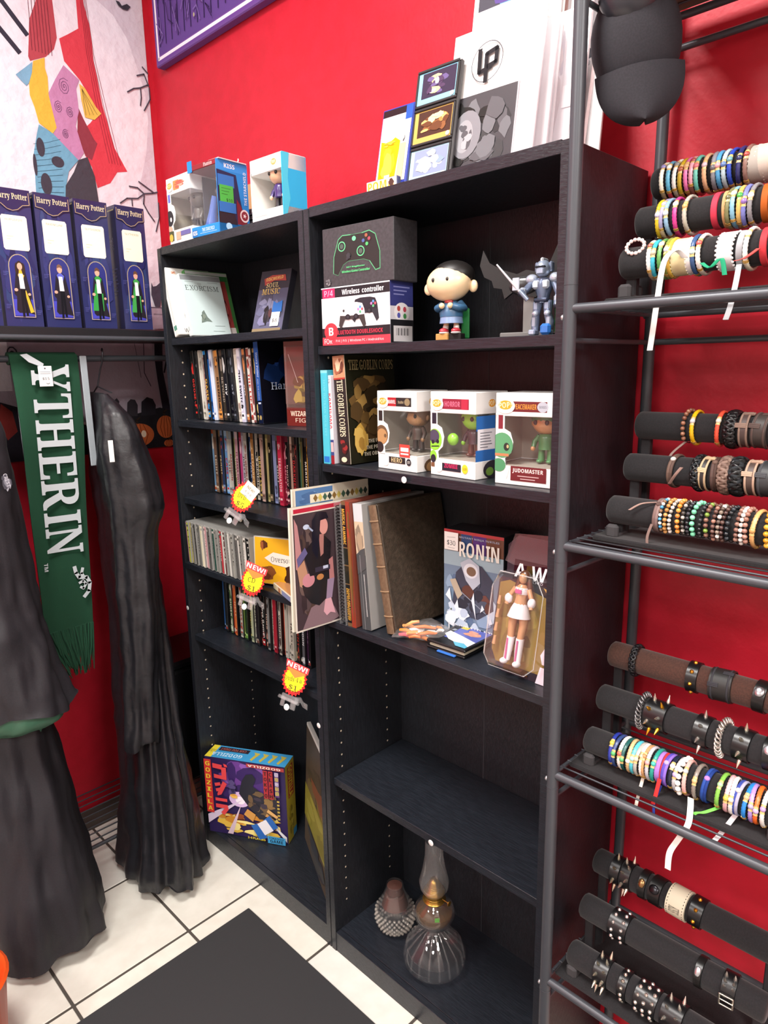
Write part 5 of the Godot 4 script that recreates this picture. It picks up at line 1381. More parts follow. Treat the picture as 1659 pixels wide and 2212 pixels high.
	p.poly([Vector2(0.02, 0.36), Vector2(0.16, 0.33), Vector2(0.72, 0.4), Vector2(0.82, 0.5), Vector2(0.82, 0.94), Vector2(0.1, 0.94), Vector2(0.02, 0.86)], "8a7440").patches(0.04, 0.4, 0.8, 0.92, ["9a8448", "7a6638", "a8925c", "6a5830"], 18, 0.25, 3).rect(0.2, 0.17, 0.78, 0.32, "15141a").text("A", 0.3, 0.245, 0.1, 0.16, "f2f0f4", "Droid Sans Bold").rect(0.385, 0.2, 0.475, 0.3, "4a3c20").text("W", 0.57, 0.245, 0.1, 0.22, "f2f0f4", "Droid Sans Bold").text("UNMATCHED", 0.47, 0.308, 0.018, 0.34, "d8d4dc").rect(0.8, 0.17, 1, 0.36, "b8862c").poly([Vector2(0.66, 0.33), Vector2(0.78, 0.35), Vector2(1, 0.42), Vector2(1, 0.46), Vector2(0.8, 0.42)], "c8a058")
	# printed half-length woman at the lower right
	p.oval(0.87, 0.68, 0.1, 0.07, "4a3430").oval(0.86, 0.69, 0.07, 0.055, "c89484").poly([Vector2(0.8, 0.73), Vector2(0.94, 0.72), Vector2(1, 0.78), Vector2(1, 0.86), Vector2(0.78, 0.86), Vector2(0.74, 0.8)], "e8d8e4").poly([Vector2(0.9, 0.75), Vector2(0.98, 0.77), Vector2(0.97, 0.88), Vector2(0.86, 0.92), Vector2(0.84, 0.89), Vector2(0.92, 0.86)], "d0988c").poly([Vector2(0.76, 0.88), Vector2(1, 0.88), Vector2(1, 1), Vector2(0.72, 1)], "ecdce8").rect(0.24, 0.94, 0.6, 0.98, "4a3a1c").done(t, "card_print", gloss)
	b = B.new()
	b.hue("c8966c")
	for s in [-1, 1]:
		b.tube([Vector3(s * 0.010 - 0.002, 0.068, 0.016), Vector3(s * 0.012, 0.1, 0.017), Vector3(s * 0.009, 0.125, 0.016)], [0.006, 0.0075, 0.009], 10)
	b.tube([Vector3(0, 0.138, 0.016), Vector3(0, 0.15, 0.016), Vector3(0, 0.168, 0.016), Vector3(0, 0.176, 0.016)], [0.0125, 0.0105, 0.0135, 0.006], 12)
	for s in [-1, 1]:
		b.tube([Vector3(s * 0.014, 0.168, 0.016), Vector3(s * 0.023, 0.152, 0.018), Vector3(s * 0.027, 0.134, 0.022)], [0.005, 0.0045, 0.004], 8)
	b.ball(Vector3(0, 0.187, 0.017), Vector3(0.0085, 0.0105, 0.0095), 14, 9)
	for i in 4: b.tube([Vector3(-0.05, 0.05 + i * 0.026, 0.012), Vector3(-0.049, 0.066 + i * 0.026, 0.012)], [0.004, 0.0028], 8)
	var fg := put(b, "figure", shiny, t)
	b = B.new()
	b.hue("ece6ea")
	b.lathe([Vector2(0.011, 0.142), Vector2(0.017, 0.13), Vector2(0.022, 0.114), Vector2(0.0, 0.12)], 16, Vector3(0, 0, 0.016))
	b.lathe([Vector2(0.0125, 0.158), Vector2(0.0142, 0.164), Vector2(0.013, 0.17), Vector2(0.0, 0.172)], 14, Vector3(0, 0, 0.016))
	for s in [-1, 1]:
		b.tube([Vector3(s * 0.012 - 0.002, 0.03, 0.017), Vector3(s * 0.011 - 0.002, 0.05, 0.016), Vector3(s * 0.010 - 0.001, 0.075, 0.016)], [0.0065, 0.0075, 0.008], 10)
		b.ball(Vector3(s * 0.014 - 0.002, 0.028, 0.022), Vector3(0.007, 0.006, 0.011), 10, 6)
		b.ball(Vector3(s * 0.025, 0.145, 0.019), Vector3(0.008, 0.010, 0.008), 10, 6)
		b.hue("b8608c").box(Vector3(s * 0.011 - 0.002, 0.052, 0.0235), Vector3(0.004, 0.04, 0.002), 0.0005)
		b.hue("ece6ea")
	b.hue("c05a8a").box(Vector3(0.0, 0.163, 0.029), Vector3(0.014, 0.008, 0.003), 0.001)
	put(b, "costume", shiny, fg)
	b = B.new()
	b.hue("5a3a28").ball(Vector3(0, 0.189, 0.013), Vector3(0.0115, 0.0135, 0.0095), 14, 9)
	b.tube([Vector3(-0.010, 0.187, 0.012), Vector3(-0.014, 0.165, 0.014), Vector3(-0.011, 0.15, 0.015)], [0.005, 0.005, 0.002], 8)
	b.tube([Vector3(0.010, 0.187, 0.012), Vector3(0.015, 0.165, 0.014), Vector3(0.012, 0.15, 0.015)], [0.005, 0.005, 0.002], 8)
	put(b, "hair", shiny, fg)
	# the blister: a bevelled clear shell
	var A := [Vector2(x0 + 0.006, 0.03), Vector2(x0 + 0.02, 0.012), Vector2(x0 + 0.1, 0.012), Vector2(x0 + 0.118, 0.03), Vector2(x0 + 0.118, 0.165), Vector2(x0 + 0.1, 0.195), Vector2(x0 + 0.02, 0.195), Vector2(x0 + 0.006, 0.165)]
	var cen := Vector2(x0 + 0.062, 0.105)
	rings = []
	for e in [[1.0, 0.0], [0.97, 0.034], [0.9, 0.04]]:
		var ring := PackedVector3Array()
		for a in A:
			var v: Vector2 = cen + (a - cen) * e[0]
			ring.append(Vector3(v.x, v.y, e[1]))
		rings.append(ring)
	b = B.new()
	b.loft(rings, false, true)
	q = PackedVector2Array([Vector2(x0 + 0.015, H - 0.05), Vector2(x0 + 0.035, H - 0.055), Vector2(x0 + 0.12, H - 0.045), Vector2(x0 + 0.12, H - 0.005), Vector2(x0 + 0.1, H + 0.01), Vector2(x0 + 0.03, H + 0.004)])
	b.prism(q, 0.001, 0.012)
	put(b, "clear_blister", clear(0.03, 0.04), t)
	b = B.new()
	for i in A.size():
		var a: Vector2 = cen + (A[i] - cen) * 0.985
		var e: Vector2 = cen + (A[(i + 1) % A.size()] - cen) * 0.985
		b.tube([Vector3(a.x, a.y, 0.03), Vector3(e.x, e.y, 0.03)], 0.0009, 6)
	put(b, "blister_edge", clear(0.3, 0.1), t)

func bottom_shelf():
	var y := 0.0585
	var glass := clear(0.012, 0.03)
	var brass := plain("a8823c", 0.3, 0.85)
	# oil lamp
	var t := thing("oil_lamp", "clear glass oil lamp with fluted foot and brass burner on the lowest shelf", "oil lamp", Vector3(0.262, y, -0.105))
	var b := B.new()
	var prof := [Vector2(0.0, 0.006), Vector2(0.03, 0.004), Vector2(0.054, 0.0), Vector2(0.068, 0.004), Vector2(0.076, 0.016), Vector2(0.077, 0.034), Vector2(0.066, 0.06), Vector2(0.04, 0.084), Vector2(0.02, 0.1), Vector2(0.017, 0.108), Vector2(0.02, 0.114)]
	b.lathe(prof, 36)
	var inner := [Vector2(0.0, 0.012), Vector2(0.05, 0.009), Vector2(0.07, 0.018), Vector2(0.071, 0.034), Vector2(0.06, 0.058), Vector2(0.034, 0.082), Vector2(0.012, 0.1), Vector2(0.0, 0.106)]
	var ib := B.new()
	ib.lathe(inner, 36)
	put(b, "foot", glass, t)
	b = B.new()
	for k in 18:
		var a := TAU * k / 18
		var d := Vector3(cos(a), 0, sin(a))
		b.tube([d * 0.073 + Vector3(0, 0.018, 0), d * 0.067 + Vector3(0, 0.054, 0), d * 0.04 + Vector3(0, 0.083, 0), d * 0.02 + Vector3(0, 0.1, 0)], [0.003, 0.003, 0.0022, 0.0014], 6)
	put(b, "flutes", glass, t)
	b = B.new()
	b.lathe([Vector2(0.016, 0.109), Vector2(0.026, 0.113), Vector2(0.044, 0.125), Vector2(0.05, 0.143), Vector2(0.045, 0.162), Vector2(0.032, 0.175), Vector2(0.026, 0.18)], 36)
	b.lathe([Vector2(0.023, 0.18), Vector2(0.029, 0.173), Vector2(0.041, 0.161), Vector2(0.0465, 0.143), Vector2(0.041, 0.127), Vector2(0.024, 0.116), Vector2(0.0, 0.114)], 36)
	put(b, "oil_bowl", glass, t)
	b = B.new()
	b.lathe([Vector2(0.0, 0.117), Vector2(0.023, 0.118), Vector2(0.039, 0.128), Vector2(0.0445, 0.143), Vector2(0.043, 0.149), Vector2(0.0, 0.149)], 30)
	var oil := clear(0.45, 0.05, "6b4a26")
	put(b, "lamp_oil", oil, t)
	b = B.new()
	b.lathe([Vector2(0.0, 0.178), Vector2(0.026, 0.178), Vector2(0.028, 0.182), Vector2(0.024, 0.186), Vector2(0.022, 0.196), Vector2(0.026, 0.2), Vector2(0.026, 0.205), Vector2(0.018, 0.21), Vector2(0.014, 0.226), Vector2(0.008, 0.236), Vector2(0.0, 0.238)], 24)
	for k in 4: b.ring(Vector3(0, 0.19 + k * 0.009, 0), Vector3.UP, 0.0225 - k * 0.002, 0.0016, 24, 6)
	var bn := put(b, "burner", brass, t)
	b = B.new()
	b.lathe([Vector2(0.026, 0.2), Vector2(0.034, 0.214), Vector2(0.036, 0.232), Vector2(0.028, 0.262), Vector2(0.022, 0.3), Vector2(0.021, 0.34)], 30)
	put(b, "chimney", clear(0.08, 0.02), t)
	b = B.new()
	b.tube([Vector3(0.026, 0.194, 0.0), Vector3(0.045, 0.194, 0.0)], 0.0014, 8)
	b.x = Transform3D(Basis(Vector3.FORWARD, PI / 2), Vector3(0.045, 0.194, 0))
	b.lathe([Vector2(0, 0), Vector2(0.006, 0), Vector2(0.006, 0.002), Vector2(0, 0.002)], 14)
	put(b, "wick_knob", brass, bn)
	b = B.new()
	b.x = Transform3D(Basis(Vector3.UP, 0.85), Vector3.ZERO)
	b.box(Vector3(0.0, 0.162, 0.0468), Vector3(0.011, 0.011, 0.001), 0.0004)
	put(b, "green_sticker", plain("5f9a48", 0.6), t)
	# honeycomb jar
	t = thing("glass_jar", "rounded glass jar with a honeycomb pattern and brownish neck, behind the oil lamp", "jar", Vector3(0.118, y, -0.118))
	b = B.new()
	var jp := [Vector2(0.0, 0.0), Vector2(0.026, 0.0), Vector2(0.043, 0.014), Vector2(0.051, 0.036), Vector2(0.049, 0.06), Vector2(0.039, 0.082), Vector2(0.029, 0.1), Vector2(0.023, 0.118), Vector2(0.022, 0.13)]
	b.lathe(jp, 32)
	b.lathe([Vector2(0.0205, 0.13), Vector2(0.021, 0.118), Vector2(0.027, 0.1), Vector2(0.037, 0.081), Vector2(0.046, 0.06), Vector2(0.048, 0.036), Vector2(0.041, 0.016), Vector2(0.0, 0.004)], 32)
	put(b, "body", glass, t)
	b = B.new()
	for row_ in 8:
		var yy := 0.006 + row_ * 0.0075
		var rr := 0.03
		for i in jp.size() - 1:
			if jp[i].y <= yy and jp[i + 1].y > yy: rr = lerpf(jp[i].x, jp[i + 1].x, (yy - jp[i].y) / (jp[i + 1].y - jp[i].y))
		for k in 26:
			var a := TAU * (k + 0.5 * (row_ % 2)) / 26
			b.ball(Vector3(cos(a) * rr, yy, sin(a) * rr), Vector3(0.0042, 0.0034, 0.0042), 6, 4)
	stuff(put(b, "honeycomb_relief", clear(0.16, 0.06, "cfc8bc"), t))
	b = B.new()
	b.lathe([Vector2(0.0205, 0.105), Vector2(0.0195, 0.125), Vector2(0.0, 0.128)], 24)
	b.lathe([Vector2(0.0, 0.07), Vector2(0.034, 0.07), Vector2(0.0255, 0.1), Vector2(0.0, 0.104)], 24)
	put(b, "brown_filling", plain("4a2c24", 0.6), t)

# ---------- on top of the bookcases, and the wall picture ----------
func fill_tops():
	var t
	var p: P
	var b: B
	var y := 1.8105
	# white windowed box, mostly behind the blue one
	t = pop_box(Vector3(-0.502, y, -0.052), 0, "white figure box with a big window, behind the blue box at far left", func(r, w, h, d):
		big_head(r, Vector3(0.014, 0.036, -0.004), [["4a4842", Vector3(0, 0.004, -0.003), Vector3(0.027, 0.024, 0.0235)]], "6a665e", "55534c", "44423e")
		var f := face("front", w, h, d)
		f.rect(0.3, 0.06, 0.55, 0.2, "e8884c").patches(0.3, 0.06, 0.9, 0.2, ["d8c04c", "c85a4a", "e0a08a"], 7, 0.4, 3).rect(0.05, 0.24, 0.14, 0.36, "5a6ac0").oval(0.08, 0.6, 0.15, 0.12, "2a2a2c").oval(0.12, 0.62, 0.04, 0.035, "d4d4d4").oval(0.06, 0.76, 0.1, 0.04, "d0a890").rect(0.0, 0.8, 0.2, 0.95, "4a4c30").oval(0.08, 0.9, 0.08, 0.06, "c8b04a").rect(0.3, 0.83, 0.5, 0.95, "e8a890").rect(0.5, 0.83, 0.92, 0.9, "6a64a0")
		pop_logo(f, 0.16, 0.13)
		f.done(r, "front_print"))
	# blue collector's box with a window and taped price card
	t = thing("blue_figure_box", "blue figure box with wide window, green price note and blue tape, top left", "toy box", Vector3(-0.384, y, -0.05), Vector3(0, 4, 0))
	var w := 0.114
	var h := 0.165
	var d := 0.092
	b = B.new()
	b.hue("2f86d0")
	b.box(Vector3(0, 0.012, 0), Vector3(w, 0.024, d), 0.001)
	b.hue("8a2c34").box(Vector3(0, h - 0.006, 0), Vector3(w - 0.001, 0.012, d), 0.001)
	b.hue("2f86d0").box(Vector3(w / 2 - 0.001, h / 2, 0), Vector3(0.002, h - 0.002, d))
	b.hue("3a3c44").box(Vector3(0, h / 2, -d / 2 + 0.001), Vector3(w - 0.004, h - 0.03, 0.002))
	b.hue("50525a").box(Vector3(-w / 2 + 0.001, h / 2, -0.02), Vector3(0.002, h - 0.03, d - 0.04))
	put(b, "box", card, t)
	b = B.new()
	b.quad(Vector3(-w / 2, 0.024, d / 2 - 0.001), Vector3(w / 2, 0.024, d / 2 - 0.001), Vector3(w / 2, h - 0.012, d / 2 - 0.001), Vector3(-w / 2, h - 0.012, d / 2 - 0.001), Vector3.BACK)
	put(b, "clear_window", film, t)
	b = B.new()
	b.hue("17181c").tube([Vector3(0.018, 0.026, 0.005), Vector3(0.02, 0.06, 0.005), Vector3(0.02, 0.085, 0.004)], [0.013, 0.011, 0.013], 12)
	b.tube([Vector3(0.02, 0.085, 0.004), Vector3(0.02, 0.105, 0.004), Vector3(0.02, 0.118, 0.004)], [0.014, 0.018, 0.008], 12)
	b.hue("9a9ca0").ball(Vector3(0.02, 0.132, 0.006), Vector3(0.012, 0.015, 0.012), 14, 9)
	b.hue("26262a").ball(Vector3(0.02, 0.138, 0.0), Vector3(0.018, 0.02, 0.013), 14, 9)
	b.hue("3d64b0").tube([Vector3(-0.03, 0.026, 0.004), Vector3(-0.022, 0.06, 0.004), Vector3(-0.01, 0.098, 0.004)], [0.018, 0.011, 0.008], 10)
	put(b, "figure", shiny, t)
	p = face("front", w, h, d)
	p.rect(0.02, 0.9, 0.2, 0.985, "1e5a9c").text("KISS", 0.12, 0.94, 0.06, 0.15, "e8eef6", "Droid Sans Bold").text("THE STARCHILD", 0.6, 0.915, 0.05, 0.44, "c4ddf4", "Droid Sans Bold").rect(0.3, 0.955, 0.9, 0.962, "a8c8e8").text("Phantom", 0.72, 0.035, 0.05, 0.3, "e0dcdc", "Droid Serif").done(t, "front_print")
	p = face("right", w, h, d)
	p.rect(0, 0, 1, 0.14, "2f8fdc").text("KISS", 0.42, 0.07, 0.06, 0.34, "f0f2f6", "Droid Sans Bold").poly([Vector2(0.0, 0.14), Vector2(0.62, 0.17), Vector2(0.72, 0.5), Vector2(0.86, 0.84), Vector2(0.0, 0.84)], "1c2c50").poly([Vector2(0.6, 0.5), Vector2(0.74, 0.6), Vector2(0.95, 0.85), Vector2(0.6, 0.85)], "7a2430").poly([Vector2(0.3, 0.6), Vector2(0.5, 0.7), Vector2(0.6, 0.86), Vector2(0.0, 0.86), Vector2(0.0, 0.6)], "26262e").text("THE STARCHILD", 0.9, 0.34, 0.09, 0.46, "d0e6fa", "Droid Sans Bold", -90).oval(0.84, 0.72, 0.15, 0.09, "e4dcdc").oval(0.84, 0.72, 0.11, 0.066, "8a2c38").star(0.84, 0.72, 0.006, 0.0025, 5, "f0e6e6")
	p.rect(0.02, 0.2, 0.54, 0.36, "2b70b8").rect(0.06, 0.34, 0.5, 0.58, "46b04a").lines_of_print(0.12, 0.38, 0.42, 3, 0.04, 0.008, "2c7a34").text("$10", 0.36, 0.54, 0.045, 0.2, "1c2a1e").rect(0.02, 0.57, 0.56, 0.71, "2b70b8").oval(0.3, 0.9, 0.1, 0.05, "a8d8f4").oval(0.75, 0.91, 0.12, 0.035, "c4e4f8").done(t, "side_print")
	b = B.new()
	b.hue("2f86d0").box(Vector3(-w / 2 + 0.009, h - 0.002, d / 2 + 0.0006), Vector3(0.018, 0.026, 0.0012))
	put(b, "hang_tab", card, t)
	b = B.new()
	b.hue("d8d4d4").box(Vector3(w / 2 - 0.015, h + 0.001, 0.0), Vector3(0.04, 0.002, d * 0.9))
	b.tube([Vector3(w / 2 - 0.004, h, -0.02), Vector3(w / 2 - 0.003, h + 0.008, -0.024), Vector3(w / 2 - 0.006, h + 0.012, -0.026)], 0.0016, 6)
	put(b, "torn_flap", card, t)
	# white box with cyan side and a dark-haired figure
	t = thing("white_figure_box", "white and cyan figure box showing a dark-haired large-headed figure, on the left bookcase", "toy box", Vector3(-0.143, y, -0.05), Vector3(0, 2, 0))
	w = 0.112; h = 0.132; d = 0.068
	b = B.new()
	b.hue("f2f1ee")
	b.box(Vector3(0, 0.012, 0), Vector3(w, 0.024, d), 0.001)
	b.box(Vector3(0, h - 0.016, 0), Vector3(w, 0.032, d), 0.001)
	b.hue("e6e2dc").box(Vector3(-w / 2 + 0.001, h / 2, 0), Vector3(0.002, h - 0.05, d))
	b.hue("8a857c").box(Vector3(0, h / 2, -d / 2 + 0.001), Vector3(w - 0.004, h - 0.05, 0.002))
	b.hue("38b6ea").box(Vector3(w / 2 - 0.001, h / 2, 0), Vector3(0.002, h - 0.002, d + 0.001))
	put(b, "box", card, t)
	p = face("front", w, h, d)
	p.oval(0.75, 0.12, 0.08, 0.05, "e89a50").text("POP!", 0.75, 0.12, 0.05, 0.1, "f8e8d0", "Droid Sans Bold").lines_of_print(0.1, 0.9, 0.7, 1, 0.03, 0.012, "b8b4b0").rect(0.03, 0.2, 0.05, 0.24, "7a7674").done(t, "front_print")
	p = face("right", w, h, d)
	p.poly([Vector2(0, 0), Vector2(0.3, 0), Vector2(0.22, 0.4), Vector2(0.3, 0.7), Vector2(0.12, 1), Vector2(0, 1)], "4fd0ee").done(t, "side_print")
	b = B.new()
	b.hue("2a50b8").box(Vector3(-0.01, h + 0.003, 0.0), Vector3(0.035, 0.006, 0.03), 0.002)
	put(b, "tape", card, t)
	big_head(t, Vector3(0.014, 0.0245, 0.006), [["26222a", Vector3(0, 0.008, -0.004), Vector3(0.0285, 0.0215, 0.0235)], ["26222a", Vector3(-0.004, 0.014, 0.006), Vector3(0.025, 0.012, 0.018)]], "e6b896", "3c2c6c", "26242c")
	# stacked discs and a tan picture between the boxes
	for k in 5:
		t = thing("disc_case", "%s disc case in the stack between the figure boxes, %s from the bottom" % [["dark", "white", "grey", "black", "pale"][k], ORD[k]], "disc case", Vector3(-0.352, y + 0.0145 * k, -0.187), Vector3(0, [3, -2, 4, 0, 2][k], 0), "disc cases stacked on the bookcase top")
		carton(t, 0.13, 0.0142, 0.136, plain(["2c2a30", "d8d4d8", "8a8890", "1e1c22", "c0b8c4"][k], 0.35))
		p = face("front", 0.13, 0.0142, 0.136)
		p.rect(0.02, 0.1, 0.98, 0.9, ["4a464e", "e6e2e8", "a8a6ae", "2c2a32", "d0c4d4"][k]).text("DOUBLE FEATURE", 0.4, 0.5, 0.5, 0.5, ["c8c4cc", "4a4650", "3a3840", "c8c4cc", "5a4a5c"][k], "Droid Sans Bold").done(t, "spine_print", gloss)
	t = slab("tan_card", "tan card printed with an outlined bearded face, behind the disc stack on top", "card", Vector3(-0.60, y, -0.2605), Vector3(-0.44, y, -0.2605), Vector3(-0.60, y + 0.14, -0.2635))
	b = B.new()
	b.box(Vector3(0, 0.095, -0.002), Vector3(0.16, 0.19, 0.003), 0.001)
	put(b, "card", plain("a8825c", 0.6), t)
	p = pane(Vector3(-0.08, 0.19, 0), Vector3.RIGHT, Vector3.DOWN, 0.16, 0.19)
	p.rect(0, 0, 1, 1, "c09468").oval(0.6, 0.4, 0.2, 0.18, "d8ac7c").line([Vector2(0.42, 0.35), Vector2(0.5, 0.22), Vector2(0.66, 0.2), Vector2(0.78, 0.32)], 0.002, "4a3424").line([Vector2(0.5, 0.4), Vector2(0.56, 0.38)], 0.002, "4a3424").line([Vector2(0.45, 0.5), Vector2(0.6, 0.58), Vector2(0.74, 0.48)], 0.002, "4a3424").done(t, "print")
	t = thing("flat_book", "dark book lying flat at the back of the left bookcase top", "book", Vector3(-0.015, y, -0.18), Vector3(0, -8, 0))
	b = B.new()
	b.box(Vector3(-0.02, 0.011, 0), Vector3(0.17, 0.022, 0.11), 0.002)
	put(b, "cover", plain("4a3440", 0.5), t)
	# ---- right bookcase top: stands and sleeves leaning to the right ----
	# blue-backed case with a yellow print on a little lettered stand
	t = slab("blue_media_case", "blue-edged case with a yellow pouch print, left end of the right bookcase top", "case", Vector3(0.176, y + 0.012, -0.036), Vector3(0.246, y + 0.012, -0.042), Vector3(0.208, y + 0.155, -0.072))
	b = B.new()
	b.box(Vector3(0, 0.075, -0.006), Vector3(0.076, 0.15, 0.011), 0.002)
	put(b, "case", plain("2f3f9e", 0.3), t)
	p = pane(Vector3(-0.036, 0.149, 0), Vector3.RIGHT, Vector3.DOWN, 0.073, 0.146)
	p.rect(0.02, 0.02, 0.98, 0.98, "e9e6ec").rect(0.02, 0.02, 0.78, 0.11, "2c2024").rect(0.78, 0.02, 1, 0.2, "2f56b8").poly([Vector2(0.06, 0.42), Vector2(0.3, 0.46), Vector2(0.52, 0.4), Vector2(0.7, 0.46), Vector2(0.64, 0.98), Vector2(0.08, 0.98)], "f0a41c").patches(0.1, 0.5, 0.62, 0.95, ["f4bc2c", "f8cc48"], 6, 0.4, 2).patches(0.08, 0.42, 0.66, 0.52, ["f8c840", "e08a1c"], 6, 0.3, 3).rect(0.3, 0.88, 0.48, 0.92, "f4ecd8").rect(0.7, 0.5, 0.9, 0.98, "f0c890").patches(0.72, 0.2, 0.92, 0.5, ["26242a", "f0ece8"], 4, 0.4, 5).done(t, "cover_print", gloss)
	t = thing("letter_stand", "low yellow and white lettered stand under the blue-edged case", "stand", Vector3(0.208, y, -0.028), Vector3(0, 3, 0))
	b = B.new()
	b.box(Vector3(0, 0.011, 0), Vector3(0.078, 0.022, 0.012), 0.002)
	put(b, "block", plain("3a3c6a", 0.4), t)
	p = face("front", 0.078, 0.022, 0.012)
	p.rect(0.02, 0.06, 0.98, 0.94, "e8e4d0").text("POM", 0.36, 0.5, 0.7, 0.6, "c8a41c", "Droid Sans Bold").patches(0.68, 0.1, 0.95, 0.9, ["8a4a3c", "d8b04a", "4a2c24"], 5, 0.5, 3).done(t, "lettering")
	# plaque with three framed cards
	t = slab("card_plaque", "black plaque of three framed picture cards leaning among the sleeves on top", "plaque", Vector3(0.243, y, -0.05), Vector3(0.342, y, -0.056), Vector3(0.275, y + 0.2, -0.092))
	b = B.new()
	b.box(Vector3(0, 0.107, -0.006), Vector3(0.1, 0.214, 0.01), 0.003)
	put(b, "board", plain("3c3a3c", 0.4), t)
	for k in 3:
		b = B.new()
		var cy := 0.179 - 0.07 * k
		for s in [-1, 1]:
			b.box(Vector3(0, cy + s * 0.0315, 0.0015), Vector3(0.094, 0.005, 0.003), 0.001)
			b.box(Vector3(s * 0.0455, cy, 0.0015), Vector3(0.004, 0.058, 0.003), 0.001)
		put(b, "card_frame", plain("2c2a2c", 0.35), t)
		p = pane(Vector3(-0.0435, cy + 0.029, 0.0002), Vector3.RIGHT, Vector3.DOWN, 0.087, 0.058)
		p.rect(0, 0, 1, 1, ["8ac4dc", "c8a45c", "a8d0e4"][k]).rect(0.1, 0.03, 0.97, 0.82, ["3c3448", "4a342c", "8a94b0"][k]).patches(0.12, 0.06, 0.95, 0.8, [["6a5a88", "c8b890", "54405c", "e4e0ec", "8a7898"], ["e0b070", "c8844c", "6a4430", "8a5a3c", "f0d8a0"], ["e8f0fa", "b4c8e4", "f4ecdc", "8a9cc4", "fdfdfd"]][k], 16, 0.25, k + 3).oval(0.92, 0.9, 0.05, 0.07, "e8e8e4").done(t, "card_print", gloss)
	# record sleeve and the bigger things behind it
	t = slab("record_sleeve", "white record sleeve with a circled emblem and a grey photo, front of the sleeves", "record", Vector3(0.315, y, -0.072), Vector3(0.49, y, -0.082), Vector3(0.352, y + 0.26, -0.122))
	b = B.new()
	b.box(Vector3(0.0, 0.13, -0.003), Vector3(0.185, 0.26, 0.005), 0.0008)
	put(b, "sleeve", plain("f6f5f4", 0.4), t)
	p = pane(Vector3(-0.0925, 0.26, 0), Vector3.RIGHT, Vector3.DOWN, 0.185, 0.26)
	p.rect(0.0, 0.44, 0.8, 1, "4c4b4e").patches(0.0, 0.46, 0.8, 0.98, ["5f5e62", "3c3b3e", "727176", "48474a", "2c2b2e"], 30, 0.22, 4).oval(0.26, 0.7, 0.17, 0.16, "85848a").oval(0.24, 0.71, 0.1, 0.11, "9c9ba0").patches(0.14, 0.62, 0.36, 0.82, ["5a595e", "a8a7ac"], 7, 0.3, 6).text("META HEAVENLY", 0.42, 0.955, 0.03, 0.6, "6a9a5a", "Droid Sans Bold")
	var circ := []
	for i in 33: circ.append(Vector2(0.42 + 0.17 * cos(TAU * i / 32), 0.25 + 0.13 * sin(TAU * i / 32)))
	p.line(circ, 0.0018, "6a686c").line([Vector2(0.33, 0.16), Vector2(0.34, 0.31), Vector2(0.47, 0.29)], 0.008, "26242a").line([Vector2(0.42, 0.38), Vector2(0.41, 0.2), Vector2(0.52, 0.18), Vector2(0.52, 0.27), Vector2(0.43, 0.285)], 0.008, "26242a").done(t, "cover_print", gloss)
	var back := [
		["tall_sleeve", "tall white comic sleeve with a red and brown picture, behind the record sleeve", Vector3(0.325, y, -0.118), Vector3(0.50, y, -0.13), Vector3(0.37, y + 0.37, -0.175), 0.4, "f4f2f2"],
		["tall_sleeve", "second tall white sleeve with a blue-lettered strip, just behind the record", Vector3(0.33, y, -0.098), Vector3(0.505, y, -0.108), Vector3(0.367, y + 0.31, -0.15), 0.33, "eeecee"],
		["tall_sleeve", "white-edged sleeve with mottled print, right of the record sleeve", Vector3(0.45, y + 0.0, -0.138), Vector3(0.545, y, -0.146), Vector3(0.49, y + 0.38, -0.2), 0.4, "e6e2e6"],
		["tall_sleeve", "backmost pale sleeve beside the metal post on the bookcase top", Vector3(0.47, y + 0.0, -0.16), Vector3(0.57, y, -0.17), Vector3(0.515, y + 0.36, -0.218), 0.38, "f0eef0"]]
	for k in 4:
		var e: Array = back[k]
		t = slab(e[0], e[1], "sleeve", e[2], e[3], e[4], "sleeves on the right bookcase top")
		var bw: float = (e[3] - e[2]).length()
		b = B.new()
		b.box(Vector3(0, e[5] / 2, -0.003), Vector3(bw, e[5], 0.006), 0.001)
		put(b, "sleeve", plain(e[6], 0.4), t)
		p = pane(Vector3(-bw / 2, e[5], 0), Vector3.RIGHT, Vector3.DOWN, bw, e[5])
		if k == 0: p.rect(0.2, 0.04, 0.3, 0.12, "26242a").rect(0.42, 0.04, 0.52, 0.12, "26242a").rect(0.26, 0.24, 0.98, 0.42, "8a4a44").patches(0.26, 0.22, 0.98, 0.44, ["a85a4c", "6a3430", "c89084", "3c2a2a"], 14, 0.3, 3).rect(0.02, 0.3, 0.1, 0.33, "a83c3c").rect(0.1, 0.44, 0.98, 0.455, "3c3a3e")
		elif k == 1: p.rect(0.06, 0.02, 0.98, 0.1, "4a4a54").patches(0.06, 0.02, 0.7, 0.11, ["5a4a8a", "3a3c48", "6aa0c0"], 8, 0.4, 6).text("VENOM", 0.6, 0.06, 0.06, 0.4, "8ac0d8", "Droid Sans Bold").line([Vector2(0.9, 0.1), Vector2(0.98, 0.02)], 0.004, "55545c")
		elif k == 2: p.patches(0.0, 0.2, 0.6, 0.9, ["c8b8b8", "b09090", "d8d0d4", "a8a4b0", "c49a94"], 22, 0.25, 8).rect(0.6, 0.2, 1, 0.75, "f4f2f4").rect(0.6, 0.55, 1, 0.66, "d8d8dc")
		else: p.rect(0.1, 0.1, 0.9, 0.4, "d8d6da").patches(0.1, 0.45, 0.9, 0.6, ["6a6a70", "c8c6cc"], 4, 0.4, 3)
		p.done(t, "cover_print", gloss)
	# clear holder at the right front and a clear rod
	t = slab("clear_holder", "clear acrylic display holder standing right of the record sleeve", "display holder", Vector3(0.47, y, -0.06), Vector3(0.572, y, -0.066), Vector3(0.5, y + 0.22, -0.1))
	b = B.new()
	b.box(Vector3(0, 0.11, 0), Vector3(0.1, 0.22, 0.003), 0.0008)
